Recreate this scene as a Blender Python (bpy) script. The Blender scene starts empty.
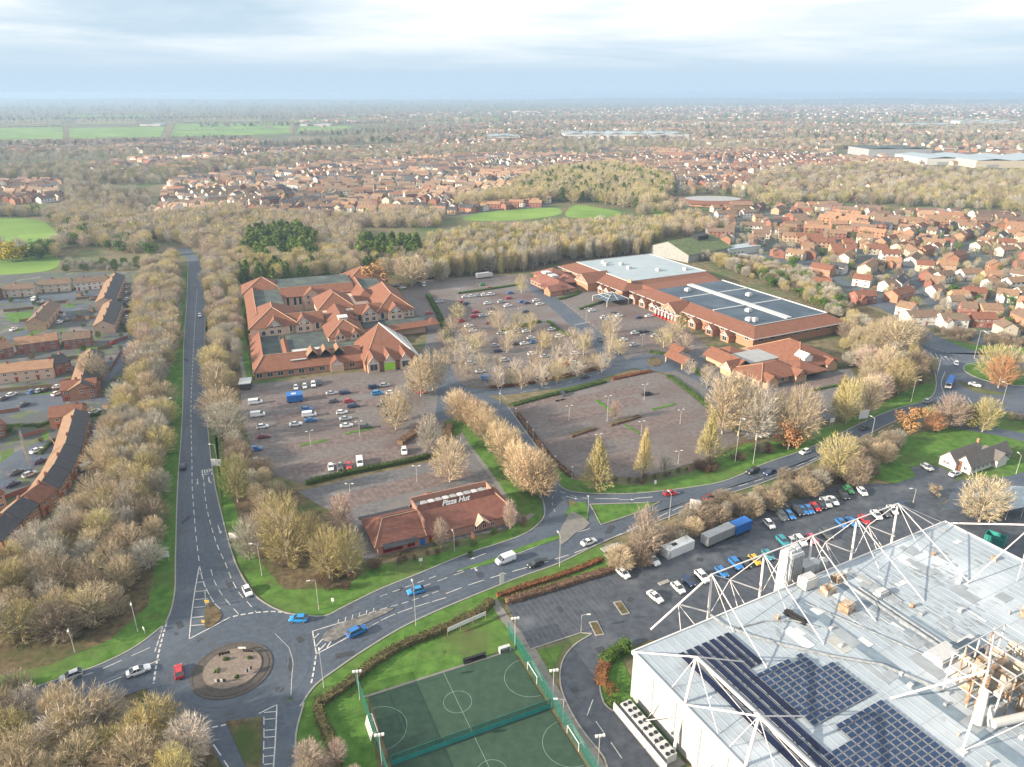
import bpy, bmesh, math, random
import numpy as np
from mathutils import Vector, Matrix
R = random.Random(7)
S = bpy.context.scene
COL = S.collection
# ------------------------------------------------------------------ camera
CAM_H, FPX, HZ = 120.0, 720.0, 93.5
PITCH = math.atan((383.5 - HZ) / FPX)
cam_d = bpy.data.cameras.new('camera'); cam = bpy.data.objects.new('camera', cam_d); COL.objects.link(cam)
cam.location = (0, 0, CAM_H); cam.rotation_euler = (math.pi/2 - PITCH, 0, 0)
cam_d.sensor_fit = 'HORIZONTAL'; cam_d.sensor_width = 36.0; cam_d.lens = 36.0 * FPX / 1024.0
cam_d.clip_start = 1.0; cam_d.clip_end = 60000.0
S.camera = cam
# ------------------------------------------------------------------ light
SUN_AZ = math.atan2(-0.94, -0.34)          # clockwise from +Y
SUN_EL = math.radians(18.5)
W = bpy.data.worlds.new('World'); S.world = W; W.use_nodes = True
nt = W.node_tree; nt.nodes.clear()
def wn(t, **k):
    n = nt.nodes.new(t)
    for a, b in k.items(): setattr(n, a, b)
    return n
sky = wn('ShaderNodeTexSky', sky_type='NISHITA', sun_disc=False, sun_elevation=SUN_EL, sun_rotation=SUN_AZ % (2*math.pi),
         altitude=100, air_density=1.0, dust_density=1.5, ozone_density=1.5)
bg = wn('ShaderNodeBackground'); bg.inputs['Strength'].default_value = 0.068
out = wn('ShaderNodeOutputWorld')
tc = wn('ShaderNodeTexCoord'); sep = wn('ShaderNodeSeparateXYZ'); nt.links.new(tc.outputs['Generated'], sep.inputs[0])

CLOUD_SHIFT = 7.0
# clouds: noise on a flat layer above (direction / height)
mx = wn('ShaderNodeMath', operation='MAXIMUM'); mx.inputs[1].default_value = 0.0; nt.links.new(sep.outputs['Z'], mx.inputs[0])
ad = wn('ShaderNodeMath', operation='ADD'); ad.inputs[1].default_value = 0.06; nt.links.new(mx.outputs[0], ad.inputs[0])
dx = wn('ShaderNodeMath', operation='DIVIDE'); nt.links.new(sep.outputs['X'], dx.inputs[0]); nt.links.new(ad.outputs[0], dx.inputs[1])
dy = wn('ShaderNodeMath', operation='DIVIDE'); nt.links.new(sep.outputs['Y'], dy.inputs[0]); nt.links.new(ad.outputs[0], dy.inputs[1])
cb = wn('ShaderNodeCombineXYZ'); ox = wn('ShaderNodeMath', operation='ADD'); ox.inputs[1].default_value = CLOUD_SHIFT; nt.links.new(dx.outputs[0], ox.inputs[0]); nt.links.new(ox.outputs[0], cb.inputs[0]); nt.links.new(dy.outputs[0], cb.inputs[1])
noi = wn('ShaderNodeTexNoise'); noi.inputs['Scale'].default_value = 0.24; noi.inputs['Detail'].default_value = 7; noi.inputs['Roughness'].default_value = 0.55
noi.inputs['Distortion'].default_value = 0.4
nt.links.new(cb.outputs[0], noi.inputs['Vector'])
ramp = wn('ShaderNodeValToRGB'); ramp.color_ramp.elements[0].position = 0.34; ramp.color_ramp.elements[1].position = 0.52
nt.links.new(noi.outputs['Fac'], ramp.inputs[0])
noi2 = wn('ShaderNodeTexNoise'); noi2.inputs['Scale'].default_value = 0.55; noi2.inputs['Detail'].default_value = 6
nt.links.new(cb.outputs[0], noi2.inputs['Vector'])
ramp2 = wn('ShaderNodeValToRGB')
ramp2.color_ramp.elements[0].position = 0.38; ramp2.color_ramp.elements[0].color = (5.4, 6.0, 6.6, 1)
ramp2.color_ramp.elements[1].position = 0.60; ramp2.color_ramp.elements[1].color = (7.7, 7.7, 7.5, 1)
nt.links.new(noi2.outputs['Fac'], ramp2.inputs[0])
veil = wn('ShaderNodeMixRGB'); veil.inputs[0].default_value = 0.70; veil.inputs[2].default_value = (4.1, 5.2, 6.4, 1)
nt.links.new(sky.outputs[0], veil.inputs[1])
low = wn('ShaderNodeMapRange'); low.inputs[1].default_value = 0.0; low.inputs[2].default_value = 0.10; low.inputs[3].default_value = 0.85; low.inputs[4].default_value = 0.0
nt.links.new(sep.outputs['Z'], low.inputs[0]); hzc = wn('ShaderNodeMixRGB'); hzc.inputs[2].default_value = (3.7, 4.85, 6.0, 1); nt.links.new(low.outputs[0], hzc.inputs[0]); nt.links.new(veil.outputs[0], hzc.inputs[1])
# clouds thin out towards the horizon
fade = wn('ShaderNodeMapRange'); fade.inputs[1].default_value = 0.025; fade.inputs[2].default_value = 0.085
nt.links.new(sep.outputs['Z'], fade.inputs[0])
mul = wn('ShaderNodeMath', operation='MULTIPLY'); nt.links.new(ramp.outputs[0], mul.inputs[0]); nt.links.new(fade.outputs[0], mul.inputs[1])
mixc = wn('ShaderNodeMixRGB'); nt.links.new(mul.outputs[0], mixc.inputs[0]); nt.links.new(hzc.outputs[0], mixc.inputs[1]); nt.links.new(ramp2.outputs[0], mixc.inputs[2])
nt.links.new(mixc.outputs[0], bg.inputs['Color']); nt.links.new(bg.outputs[0], out.inputs['Surface'])
sd = bpy.data.lights.new('sun', 'SUN'); sd.energy = 5.0; sd.angle = math.radians(0.6); sd.color = (1.0, 0.85, 0.66)
so = bpy.data.objects.new('sun', sd); COL.objects.link(so)
sv = Vector((math.sin(SUN_AZ)*math.cos(SUN_EL), math.cos(SUN_AZ)*math.cos(SUN_EL), math.sin(SUN_EL)))
so.rotation_euler = sv.to_track_quat('Z', 'Y').to_euler(); so.location = (0, 0, 300)
S.view_settings.view_transform = 'Standard'; S.view_settings.look = 'None'; S.view_settings.exposure = 1.24; S.view_settings.gamma = 1.0
S.render.engine = 'CYCLES'
S.cycles.max_bounces = 5; S.cycles.diffuse_bounces = 3; S.cycles.glossy_bounces = 2; S.cycles.transmission_bounces = 2
S.cycles.volume_bounces = 0; S.cycles.transparent_max_bounces = 10; S.cycles.use_denoising = True
S.cycles.caustics_reflective = False; S.cycles.caustics_refractive = False
# ------------------------------------------------------------------ photo pixel -> point of the place at height z
CT, ST = math.cos(PITCH), math.sin(PITCH)
def G(u, v, z=0.0):
    x = (u-512)/FPX; y = -(v-383.5)/FPX
    t = (z-CAM_H)/(-ST + y*CT)
    return Vector((x*t, (CT + y*ST)*t, z))
def PX(p):
    dz = p[2]-CAM_H; dep = p[1]*CT - dz*ST; up = p[1]*ST + dz*CT
    return 512 + FPX*p[0]/dep, 383.5 - FPX*up/dep, dep
def htop(u, v, vt):        # height of a thing standing at (u,v) whose top shows at row vt
    b = G(u, v); lo, hi = 0.1, 80
    for _ in range(30):
        m = (lo+hi)/2
        if PX((b.x, b.y, m))[1] > vt: lo = m
        else: hi = m
    return lo
def G2(l, z=0): return [G(u, v, z) for u, v in l]
# ------------------------------------------------------------------ materials
MATS = {}
def mat(name, col, rough=0.85, var=0.15, scale=0.5, rnd=0.0, metal=0.0, bump=0.0, bscale=20, col2=None, spec=0.3, attr=False, tile=0.0, thr=None, lay=None):
    if name in MATS: return MATS[name]
    m = bpy.data.materials.new(name); m.use_nodes = True; t = m.node_tree; N = t.nodes; L = t.links
    b = N['Principled BSDF']; b.inputs['Roughness'].default_value = rough; b.inputs['Metallic'].default_value = metal
    b.inputs['Specular IOR Level'].default_value = spec
    g = N.new('ShaderNodeNewGeometry')
    no = N.new('ShaderNodeTexNoise'); no.inputs['Scale'].default_value = scale; no.inputs['Detail'].default_value = 5; no.inputs['Roughness'].default_value = 0.6
    L.new(g.outputs['Position'], no.inputs['Vector'])
    r = N.new('ShaderNodeValToRGB')
    lo, hi = thr or (0.3, 0.7)
    r.color_ramp.elements[0].position = lo; r.color_ramp.elements[1].position = hi
    c1 = [max(0, c*(1-var)) for c in col]; c2 = [c*(1+var) for c in (col2 or col)]
    r.color_ramp.elements[0].color = (*c1, 1); r.color_ramp.elements[1].color = (*c2, 1)
    L.new(no.outputs['Fac'], r.inputs[0]); cur = r.outputs[0]
    if lay:     # second, larger patches: (colour, scale, lo, hi)
        for (lc, ls, l0, l1) in lay:
            n2 = N.new('ShaderNodeTexNoise'); n2.inputs['Scale'].default_value = ls; n2.inputs['Detail'].default_value = 6; L.new(g.outputs['Position'], n2.inputs['Vector'])
            r2 = N.new('ShaderNodeValToRGB'); r2.color_ramp.elements[0].position = l0; r2.color_ramp.elements[1].position = l1; L.new(n2.outputs['Fac'], r2.inputs[0])
            mm = N.new('ShaderNodeMixRGB'); L.new(r2.outputs[0], mm.inputs[0]); L.new(cur, mm.inputs[1]); mm.inputs[2].default_value = (*lc, 1); cur = mm.outputs[0]
    if attr:
        a = N.new('ShaderNodeVertexColor'); a.layer_name = 'tone'
        mm = N.new('ShaderNodeMixRGB'); mm.blend_type = 'MULTIPLY'; mm.inputs[0].default_value = 1
        L.new(cur, mm.inputs[1]); L.new(a.outputs[0], mm.inputs[2]); cur = mm.outputs[0]
    if rnd:
        oi = N.new('ShaderNodeObjectInfo'); hs = N.new('ShaderNodeHueSaturation')
        mr = N.new('ShaderNodeMapRange'); mr.inputs[3].default_value = 1-rnd; mr.inputs[4].default_value = 1+rnd
        L.new(oi.outputs['Random'], mr.inputs[0]); L.new(mr.outputs[0], hs.inputs['Value'])
        mh = N.new('ShaderNodeMapRange'); mh.inputs[3].default_value = 0.5-rnd*0.06; mh.inputs[4].default_value = 0.5+rnd*0.04
        ml = N.new('ShaderNodeMath'); ml.operation = 'FRACT'; mk = N.new('ShaderNodeMath'); mk.operation = 'MULTIPLY'; mk.inputs[1].default_value = 7.3
        L.new(oi.outputs['Random'], mk.inputs[0]); L.new(mk.outputs[0], ml.inputs[0]); L.new(ml.outputs[0], mh.inputs[0]); L.new(mh.outputs[0], hs.inputs['Hue'])
        L.new(cur, hs.inputs['Color']); cur = hs.outputs[0]
    if tile:
        sp = N.new('ShaderNodeSeparateXYZ'); L.new(g.outputs['Position'], sp.inputs[0])
        fr = N.new('ShaderNodeMath'); fr.operation = 'MULTIPLY'; fr.inputs[1].default_value = 1/tile; L.new(sp.outputs['Z'], fr.inputs[0])
        ff = N.new('ShaderNodeMath'); ff.operation = 'FRACT'; L.new(fr.outputs[0], ff.inputs[0])
        bp = N.new('ShaderNodeBump'); bp.inputs['Strength'].default_value = 0.6; bp.inputs['Distance'].default_value = 0.05; L.new(ff.outputs[0], bp.inputs['Height']); L.new(bp.outputs[0], b.inputs['Normal'])
    elif bump:
        n3 = N.new('ShaderNodeTexNoise'); n3.inputs['Scale'].default_value = bscale; L.new(g.outputs['Position'], n3.inputs['Vector'])
        bp = N.new('ShaderNodeBump'); bp.inputs['Strength'].default_value = bump; bp.inputs['Distance'].default_value = 0.1; L.new(n3.outputs['Fac'], bp.inputs['Height']); L.new(bp.outputs[0], b.inputs['Normal'])
    L.new(cur, b.inputs['Base Color'])
    MATS[name] = m; return m
def mnet(name, col, alpha):
    m = bpy.data.materials.new(name); m.use_nodes = True; t = m.node_tree; N = t.nodes; L = t.links
    b = N['Principled BSDF']; b.inputs['Base Color'].default_value = (*col, 1); b.inputs['Roughness'].default_value = 0.6
    tr = N.new('ShaderNodeBsdfTransparent'); mx = N.new('ShaderNodeMixShader'); mx.inputs[0].default_value = alpha
    L.new(tr.outputs[0], mx.inputs[1]); L.new(b.outputs[0], mx.inputs[2]); L.new(mx.outputs[0], N['Material Output'].inputs[0])
    MATS[name] = m; return m
# ------------------------------------------------------------------ mesh builder
class MB:
    def __init__(s): s.v = []; s.f = []; s.m = []
    def vs(s, l): b = len(s.v); s.v += [tuple(p) for p in l]; return b
    def poly(s, pts, m=0): b = s.vs(pts); s.f.append(tuple(range(b, b+len(pts)))); s.m.append(m)
    def box(s, x0, x1, y0, y1, z0, z1, m=0):
        b = s.vs([(x0,y0,z0),(x1,y0,z0),(x1,y1,z0),(x0,y1,z0),(x0,y0,z1),(x1,y0,z1),(x1,y1,z1),(x0,y1,z1)])
        for q in ((0,3,2,1),(4,5,6,7),(0,1,5,4),(1,2,6,5),(2,3,7,6),(3,0,4,7)): s.f.append(tuple(b+i for i in q)); s.m.append(m)
        return s
    def obox(s, c, ax, lx, ly, z0, z1, m=0):   # box centred at c, x axis along angle ax
        ca, sa = math.cos(ax), math.sin(ax)
        P = [(c[0]+i*lx/2*ca-j*ly/2*sa, c[1]+i*lx/2*sa+j*ly/2*ca) for i, j in ((-1,-1),(1,-1),(1,1),(-1,1))]
        s.prism(P, z0, z1, m); return s
    def prism(s, P, z0, z1, m=0, cap=True):
        n = len(P); b = s.vs([(p[0],p[1],z0) for p in P]+[(p[0],p[1],z1) for p in P])
        for i in range(n):
            j = (i+1) % n; s.f.append((b+i,b+j,b+n+j,b+n+i)); s.m.append(m)
        if cap: s.f.append(tuple(b+n+i for i in range(n))); s.m.append(m); s.f.append(tuple(b+n-1-i for i in range(n))); s.m.append(m)
        return s
    def tube(s, p0, p1, r0, r1=None, n=5, m=0):
        r1 = r0 if r1 is None else r1
        p0 = Vector(p0); p1 = Vector(p1); d = (p1-p0)
        if d.length < 1e-6: return s
        d.normalize(); a = d.orthogonal().normalized(); c = d.cross(a)
        b = s.vs([p0+(a*math.cos(2*math.pi*i/n)+c*math.sin(2*math.pi*i/n))*r0 for i in range(n)]+[p1+(a*math.cos(2*math.pi*i/n)+c*math.sin(2*math.pi*i/n))*r1 for i in range(n)])
        for i in range(n):
            j = (i+1) % n; s.f.append((b+i,b+j,b+n+j,b+n+i)); s.m.append(m)
        s.f.append(tuple(b+n+i for i in range(n))); s.m.append(m); s.f.append(tuple(b+n-1-i for i in range(n))); s.m.append(m)
        return s
    def slab(s, P, t, m=0):   # thick sheet from 3-D outline P, thickness t downwards
        n = len(P); b = s.vs(list(P)+[(p[0],p[1],p[2]-t) for p in P])
        s.f.append(tuple(b+i for i in range(n))); s.m.append(m); s.f.append(tuple(b+2*n-1-i for i in range(n))); s.m.append(m)
        for i in range(n):
            j = (i+1) % n; s.f.append((b+i,b+n+i,b+n+j,b+j)); s.m.append(m)
        return s
    def mesh(s, name, mats):
        me = bpy.data.meshes.new(name); me.from_pydata(s.v, [], s.f)
        if not isinstance(mats, (list, tuple)): mats = [mats]
        for k in mats: me.materials.append(k)
        if len(mats) > 1: me.polygons.foreach_set('material_index', s.m)
        me.update(); return me
    def build(s, name, mats, parent=None, loc=None, rz=0, smooth=False):
        me = s.mesh(name, mats)
        if smooth: me.shade_smooth()
        return link(name, me, parent, loc, rz)
def link(name, me, parent=None, loc=None, rz=0):
    o = bpy.data.objects.new(name, me); COL.objects.link(o)
    if parent is not None: o.parent = parent
    if loc is not None: o.location = loc
    if rz: o.rotation_euler.z = rz
    return o
def tag(o, label, cat, group=None, kind=None):
    if label: o['label'] = label
    if cat: o['category'] = cat
    if group: o['group'] = group
    if kind: o['kind'] = kind
    return o
def thing(name, label, cat, loc=(0,0,0), rz=0, group=None, kind=None):
    o = bpy.data.objects.new(name, None); COL.objects.link(o); o.location = loc; o.rotation_euler.z = rz; o.empty_display_size = 0.5
    return tag(o, label, cat, group, kind)
def copy_tree(o, parent=None):
    c = o.copy(); COL.objects.link(c); c.parent = parent
    for ch in o.children: copy_tree(ch, c)
    return c
def struct(o, label=None, kind='structure'):
    o['kind'] = kind
    if label: o['label'] = label
    return o
ORD = 'first second third fourth fifth sixth seventh eighth ninth tenth eleventh twelfth thirteenth fourteenth fifteenth sixteenth seventeenth eighteenth nineteenth twentieth'.split()
TENS = {20:'twenty',30:'thirty',40:'forty',50:'fifty',60:'sixty',70:'seventy',80:'eighty',90:'ninety'}
def ordw(i):
    i += 1
    if i <= 20: return ORD[i-1]
    if i % 10 == 0 and i < 100: return TENS[i][:-1]+'ieth'
    if i < 100: return TENS[i//10*10]+'-'+ORD[i%10-1]
    return '%dth' % i
def spline(P, n=6, closed=False):
    P = [Vector(p[:2]) for p in P]; o = []; N = len(P); rng = range(N if closed else N-1)
    for i in rng:
        p1, p2 = P[i], P[(i+1) % N]
        p0 = P[i-1] if (i > 0 or closed) else p1*2-p2
        p3 = P[(i+2) % N] if (i+2 < N or closed) else p2*2-p1
        for k in range(n):
            t = k/n; o.append(0.5*((2*p1)+(p2-p0)*t+(2*p0-5*p1+4*p2-p3)*t*t+(3*p1-p0-3*p2+p3)*t**3))
    if not closed: o.append(P[-1])
    return o
def sheet(name, pts, z, m, smooth=False, px=True, label=None, parent=None):
    P = [G(*p) for p in pts] if px else pts
    if smooth: P = spline(P, 5, True)
    mb = MB(); mb.prism([(p[0], p[1]) for p in P], z-0.02, z)
    mb.f = mb.f[:-1]; mb.m = mb.m[:-1]
    o = mb.build(name, m, parent)
    if parent is None: struct(o, label)
    return o
def ribbon(mb, P, w, z0, z1, m=0, off=0.0):    # raised strip along world polyline
    n = len(P); Lp = []; Rp = []
    for i in range(n):
        a = P[max(0, i-1)]; b = P[min(n-1, i+1)]; d = Vector((b[0]-a[0], b[1]-a[1]))
        if d.length < 1e-6: d = Vector((1, 0))
        d.normalize(); q = Vector((-d.y, d.x)); c = Vector(P[i][:2])
        Lp.append(c+q*(off+w/2)); Rp.append(c+q*(off-w/2))
    for i in range(n-1):
        b = mb.vs([(Lp[i].x,Lp[i].y,z1),(Lp[i+1].x,Lp[i+1].y,z1),(Rp[i+1].x,Rp[i+1].y,z1),(Rp[i].x,Rp[i].y,z1),
                   (Lp[i].x,Lp[i].y,z0),(Lp[i+1].x,Lp[i+1].y,z0),(Rp[i+1].x,Rp[i+1].y,z0),(Rp[i].x,Rp[i].y,z0)])
        for q in ((0,3,2,1),(0,1,5,4),(3,7,6,2)): mb.f.append(tuple(b+k for k in q)); mb.m.append(m)
        if i == 0: mb.f.append((b,b+4,b+7,b+3)); mb.m.append(m)
        if i == n-2: mb.f.append((b+1,b+2,b+6,b+5)); mb.m.append(m)
def inside(p, poly):
    x, y = p[0], p[1]; c = False; j = len(poly)-1
    for i in range(len(poly)):
        xi, yi = poly[i][0], poly[i][1]; xj, yj = poly[j][0], poly[j][1]
        if (yi > y) != (yj > y) and x < (xj-xi)*(y-yi)/(yj-yi)+xi: c = not c
        j = i
    return c
# ================================================================== materials for the setting
mat('ground', (0.085,0.085,0.035), 0.95, 0.35, 0.25, col2=(0.15,0.12,0.07), lay=[((0.06,0.10,0.03),0.02,0.45,0.6),((0.16,0.14,0.09),0.006,0.52,0.66)])
mat('far_land', (0.07,0.085,0.04), 0.95, 0.3, 0.02, col2=(0.12,0.11,0.07))
mat('lawn', (0.050,0.140,0.016), 0.95, 0.30, 0.35, col2=(0.075,0.150,0.026), bump=0.5, bscale=3, lay=[((0.085,0.10,0.035),0.05,0.5,0.75),((0.085,0.075,0.035),0.22,0.60,0.76)])
mat('field', (0.10,0.20,0.03), 0.95, 0.25, 0.01, col2=(0.15,0.24,0.045))
mat('field_dull', (0.15,0.17,0.06), 0.95, 0.25, 0.008, col2=(0.20,0.18,0.09))
mat('litter', (0.075,0.058,0.032), 0.97, 0.4, 0.6, col2=(0.12,0.09,0.05), lay=[((0.05,0.08,0.02),0.08,0.5,0.7)])
mat('asphalt', (0.048,0.064,0.092), 0.72, 0.16, 0.8, col2=(0.062,0.081,0.112), lay=[((0.09,0.108,0.135),0.07,0.46,0.75),((0.055,0.06,0.07),0.18,0.58,0.72)], spec=0.5)
mat('yard_asphalt', (0.042,0.050,0.066), 0.65, 0.2, 0.5, col2=(0.060,0.070,0.088), lay=[((0.13,0.14,0.155),0.11,0.56,0.78)], spec=0.5)
mat('paving', (0.118,0.102,0.098), 0.85, 0.15, 0.6, col2=(0.155,0.138,0.134), lay=[((0.115,0.082,0.078),0.035,0.5,0.68),((0.165,0.16,0.165),0.02,0.55,0.75)])
mat('paving_grey', (0.105,0.103,0.108), 0.85, 0.15, 0.6, col2=(0.135,0.133,0.138), lay=[((0.16,0.148,0.14),0.05,0.52,0.72)])
mat('paving_red', (0.17,0.095,0.08), 0.85, 0.2, 0.8)
mat('asphalt_worn', (0.070,0.086,0.112), 0.6, 0.25, 0.5, col2=(0.07,0.082,0.10)); mat('asphalt_patch', (0.045,0.05,0.058), 0.8, 0.15, 1.0); mat('bay_red', (0.118,0.088,0.082), 0.85, 0.25, 0.5, col2=(0.15,0.118,0.112))
mat('footpath', (0.17,0.165,0.155), 0.85, 0.15, 0.7)
mat('kerb', (0.28,0.27,0.25), 0.85, 0.15, 0.9)
mat('paint', (0.46,0.46,0.45), 0.6, 0.3, 1.5)
mat('paint_worn', (0.13,0.135,0.145), 0.6, 0.35, 1.2)
mat('estate', (0.10,0.11,0.12), 0.9, 0.2, 0.12, col2=(0.075,0.10,0.045), thr=(0.50,0.58), lay=[((0.15,0.14,0.13),0.07,0.56,0.62)])
mat('gravel', (0.19,0.155,0.13), 0.95, 0.25, 1.5)
mat('apron', (0.085,0.075,0.068), 0.9, 0.2, 1.2)
mat('turf', (0.030,0.060,0.042), 0.95, 0.12, 0.5, col2=(0.036,0.072,0.048))
M = MATS
# ================================================================== terrain
mb = MB(); nx = 24
mb.prism([(-17000,-500),(17000,-500),(17000,17000),(-17000,17000)], -0.9, 0.0); struct(mb.build('ground', M['ground']), 'brown green ground under the trees and streets')
def hill(name, x0, x1, y, h, seed, w=900):
    r = random.Random(seed); mb = MB(); n = 60; prev = None
    ph = [r.uniform(0, 6.28) for _ in range(4)]
    for i in range(n+1):
        t = i/n; x = x0+(x1-x0)*t
        hh = h*(0.45+0.25*math.sin(3*t*2+ph[0])+0.18*math.sin(9*t+ph[1])+0.1*math.sin(23*t+ph[2]))*min(1, 6*t+.1, 6*(1-t)+.1)
        row = mb.vs([(x, y-w, -0.5), (x, y-w*0.4, hh*0.7), (x, y, hh), (x, y+w, -0.5)])
        if prev is not None:
            for k in range(3): mb.f.append((prev+k, row+k, row+k+1, prev+k+1)); mb.m.append(0)
        prev = row
    o = mb.build(name, M['far_land'], smooth=True); struct(o, 'long low hill along the misty skyline')
hill('hill', 3500, 14000, 12500, 105, 3); hill('hill', -14000, -2500, 13000, 70, 5); hill('hill', -4500, 6000, 14500, 60, 9)
for pts, m in [([(0,142),(0,128),(62,127),(66,141)],'field'),([(70,139),(68,128),(165,127),(160,138)],'field'),([(170,137),(176,124),(290,123),(292,134)],'field'),
               ([(0,150),(0,143.5),(120,142),(118,147)],'field'),([(75,124),(78,119),(140,119),(135,124)],'field_dull'),([(395,124),(400,120),(450,120),(445,124)],'field_dull'),
               ([(0,124),(0,119.5),(60,119),(62,124)],'field_dull'),([(290,122),(292,119),(330,119),(326,122)],'field'),([(560,113),(640,113),(650,115),(556,115)],'field_dull'),([(296,133),(300,126.5),(352,126),(348,132)],'field'),([(430,121),(436,118.5),(500,118),(496,121)],'field'),([(60,117.5),(64,115),(150,115),(146,117.5)],'field'),([(340,119),(346,117),(390,117),(388,119)],'field'),([(180,121),(190,117),(260,117),(262,121)],'field_dull')]:
    sheet('field', pts, 0.5, M[m], label='winter field beyond the houses')
for pts in [[(-40,246),(-40,222),(30,219),(52,228),(58,240),(46,247)],[(-40,274),(-40,256),(44,254),(60,262),(40,272)],[(462,219),(480,213),(520,209),(556,208),(560,214),(530,219),(490,221)],[(566,216),(576,205),(600,208),(622,213),(600,218)],
            [(655,215),(650,203),(662,200),(670,206),(668,214)],[(326,244),(328,230),(345,232),(343,243)]]:
    sheet('lawn', pts, 0.05, M['field'], True, label='bright green playing field among the woods')
# litter under belts
for pts in [[(0,672),(0,520),(70,520),(100,470),(120,420),(138,340),(140,262),(172,255),(172,330),(168,400),(160,470),(156,560),(146,610),(100,650),(40,668)],
            [(-60,700),(0,690),(90,672),(150,690),(205,728),(235,767),(260,840),(-200,840)],
            [(205,262),(420,262),(420,285),(255,290),(240,300),(250,380),(243,440),(262,478),(300,490),(380,500),(372,560),(350,586),(285,588),(245,545),(222,450),(208,380)],
            [(615,560),(640,545),(700,520),(770,500),(860,470),(905,440),(950,415),(1000,420),(985,440),(900,462),(868,484),(800,505),(700,536),(640,556)],
            [(420,285),(420,240),(700,212),(740,215),(720,238),(662,240),(660,262),(540,270),(470,278)],
            [(835,300),(900,320),(920,345),(935,372),(925,385),(870,415),(760,440),(700,470),(690,465),(745,440),(780,400),(850,380),(840,340)]]:
    sheet('leaf_litter', pts, 0.02, M['litter'], True, label='brown leaf litter under the trees')
# estates: gardens and drives
for pts in [[(-60,272),(140,272),(146,300),(136,350),(120,400),(100,450),(64,505),(0,545),(-120,560)],
            [(690,232),(710,214),(790,205),(1080,222),(1080,340),(985,346),(900,318),(868,300),(840,300),(800,270),(745,262),(735,240)],
            [(150,222),(170,182),(330,160),(560,150),(620,160),(575,190),(545,208),(500,212),(430,218),(330,224),(230,218)],
            [(600,168),(760,152),(900,165),(930,180),(850,200),(740,192),(670,190)]]:
    sheet('estate_ground', pts, 0.03, M['estate'], False, label='streets and gardens between the houses')
# lawns along the roads
LAWN = [
 [(172,262),(190,262),(185,300),(184,340),(184,400),(182,440),(179,480),(177,520),(176,560),(176,592),(170,615),(162,627),(137,646),(102,664),(60,678),(0,698),(-60,712),(-60,690),(0,676),(50,665),(110,640),(148,606),(156,560),(156,470),(164,400),(170,340)],
 [(200,300),(206,300),(208,400),(211,440),(216,480),(224,520),(238,562),(256,592),(268,604),(292,614),(323,616.5),(343,608),(379,590),(416,575),(467,554),(518,537),(538,524),(543,512),(541,494),(522,508),(508,530),(470,545),(430,556),(372,566),(345,588),(285,590),(248,548),(224,470),(214,400),(208,330)],
 [(442,420),(452,414),(470,414),(484,414),(500,430),(520,455),(535,470),(541,494),(545,512),(525,516),(505,497),(484,470),(465,445)],
 [(495,404),(506,412),(530,442),(572,480),(640,486),(690,474),(745,444),(800,438),(860,415),(905,392),(925,383),(936,382),(940,392),(928,402),(896,410),(866,421),(815,446),(764,464),(743,474),(713,484),(654,492),(616,494),(573,492),(556,483),(540,466),(515,436),(499,412)],
 [(590,504.5),(642,503),(660,502),(640,512),(601,525),(585,524)],
 [(300,707),(315,686),(338,668.5),(363.5,651),(401.6,628),(442,609),(488,590),(521,577),(560,563),(601,543),(612,570),(555,588),(505,601),(494,600),(510,625),(530,650),(549,682),(512,651),(368,697),(372,730),(380,780),(376,810),(300,810),(297,730)],
 [(532,651),(564,645),(556,664),(549,681)],
 [(634,640),(634,652),(622,660),(640,700),(672,740),(690,775),(665,765),(642,737),(622,717),(604.5,704),(599.4,681),(604.5,666),(617,653)],
 [(866,478),(880,458),(905,438),(945,424),(1000,420),(1060,424),(1060,462),(1024,473),(1000,479),(960,470),(935,462),(912,468),(916,477),(894,484),(878,479)],
 [(900,497),(912,487),(935,482),(952,488),(940,500),(918,506)],
 [(250,292),(290,272),(380,264),(412,268),(416,285),(400,280),(380,272),(300,284),(256,300)],
 [(921,336),(940,338),(975,345),(1060,350),(1060,362),(1024,354),(990,350),(965,351),(930,343)],
 [(236,296),(250,292),(246,330),(252,378),(246,390),(240,350)],
]
for i, pts in enumerate(LAWN): sheet('grass_verge', pts, 0.06+0.001*i, M['lawn'], False, label='bright green grass verge beside the road')
# ================================================================== car parks
CP = [('paving',[(240,386),(300,379),(412,366),(425,372),(438,392),(446,420),(430,456),(360,470),(305,484),(268,474),(252,450),(243,420)]),
      ('paving_grey',[(298,492),(362,476),(432,462),(462,432),(484,468),(505,497),(524,518),(510,528),(366,560),(352,548),(345,515),(320,506)]),
      ('paving',[(402,292),(424,280),(528,274),(545,296),(604,344),(626,362),(585,374),(500,388),(462,386),(440,372),(432,345),(420,318)]),
      ('paving_grey',[(400,290),(418,300),(438,345),(442,388),(440,415),(428,414),(412,366),(425,345),(428,330)]),
      ('paving',[(543,293),(640,290),(700,340),(745,380),(720,392),(690,372),(654,352),(626,362),(600,343)]),
      ('paving',[(508,408),(575,388),(652,372),(668,376),(700,403),(742,440),(700,462),(640,478),(574,476),(534,440)]),
      ('paving_grey',[(652,368),(660,352),(700,352),(745,378),(770,385),(850,368),(862,385),(880,392),(865,408),(790,432),(748,440),(704,402),(672,376)])]
for i, (m, pts) in enumerate(CP): sheet('car_park', pts, 0.08+0.002*i, M[m], False, label='block paved car park surface')
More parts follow.
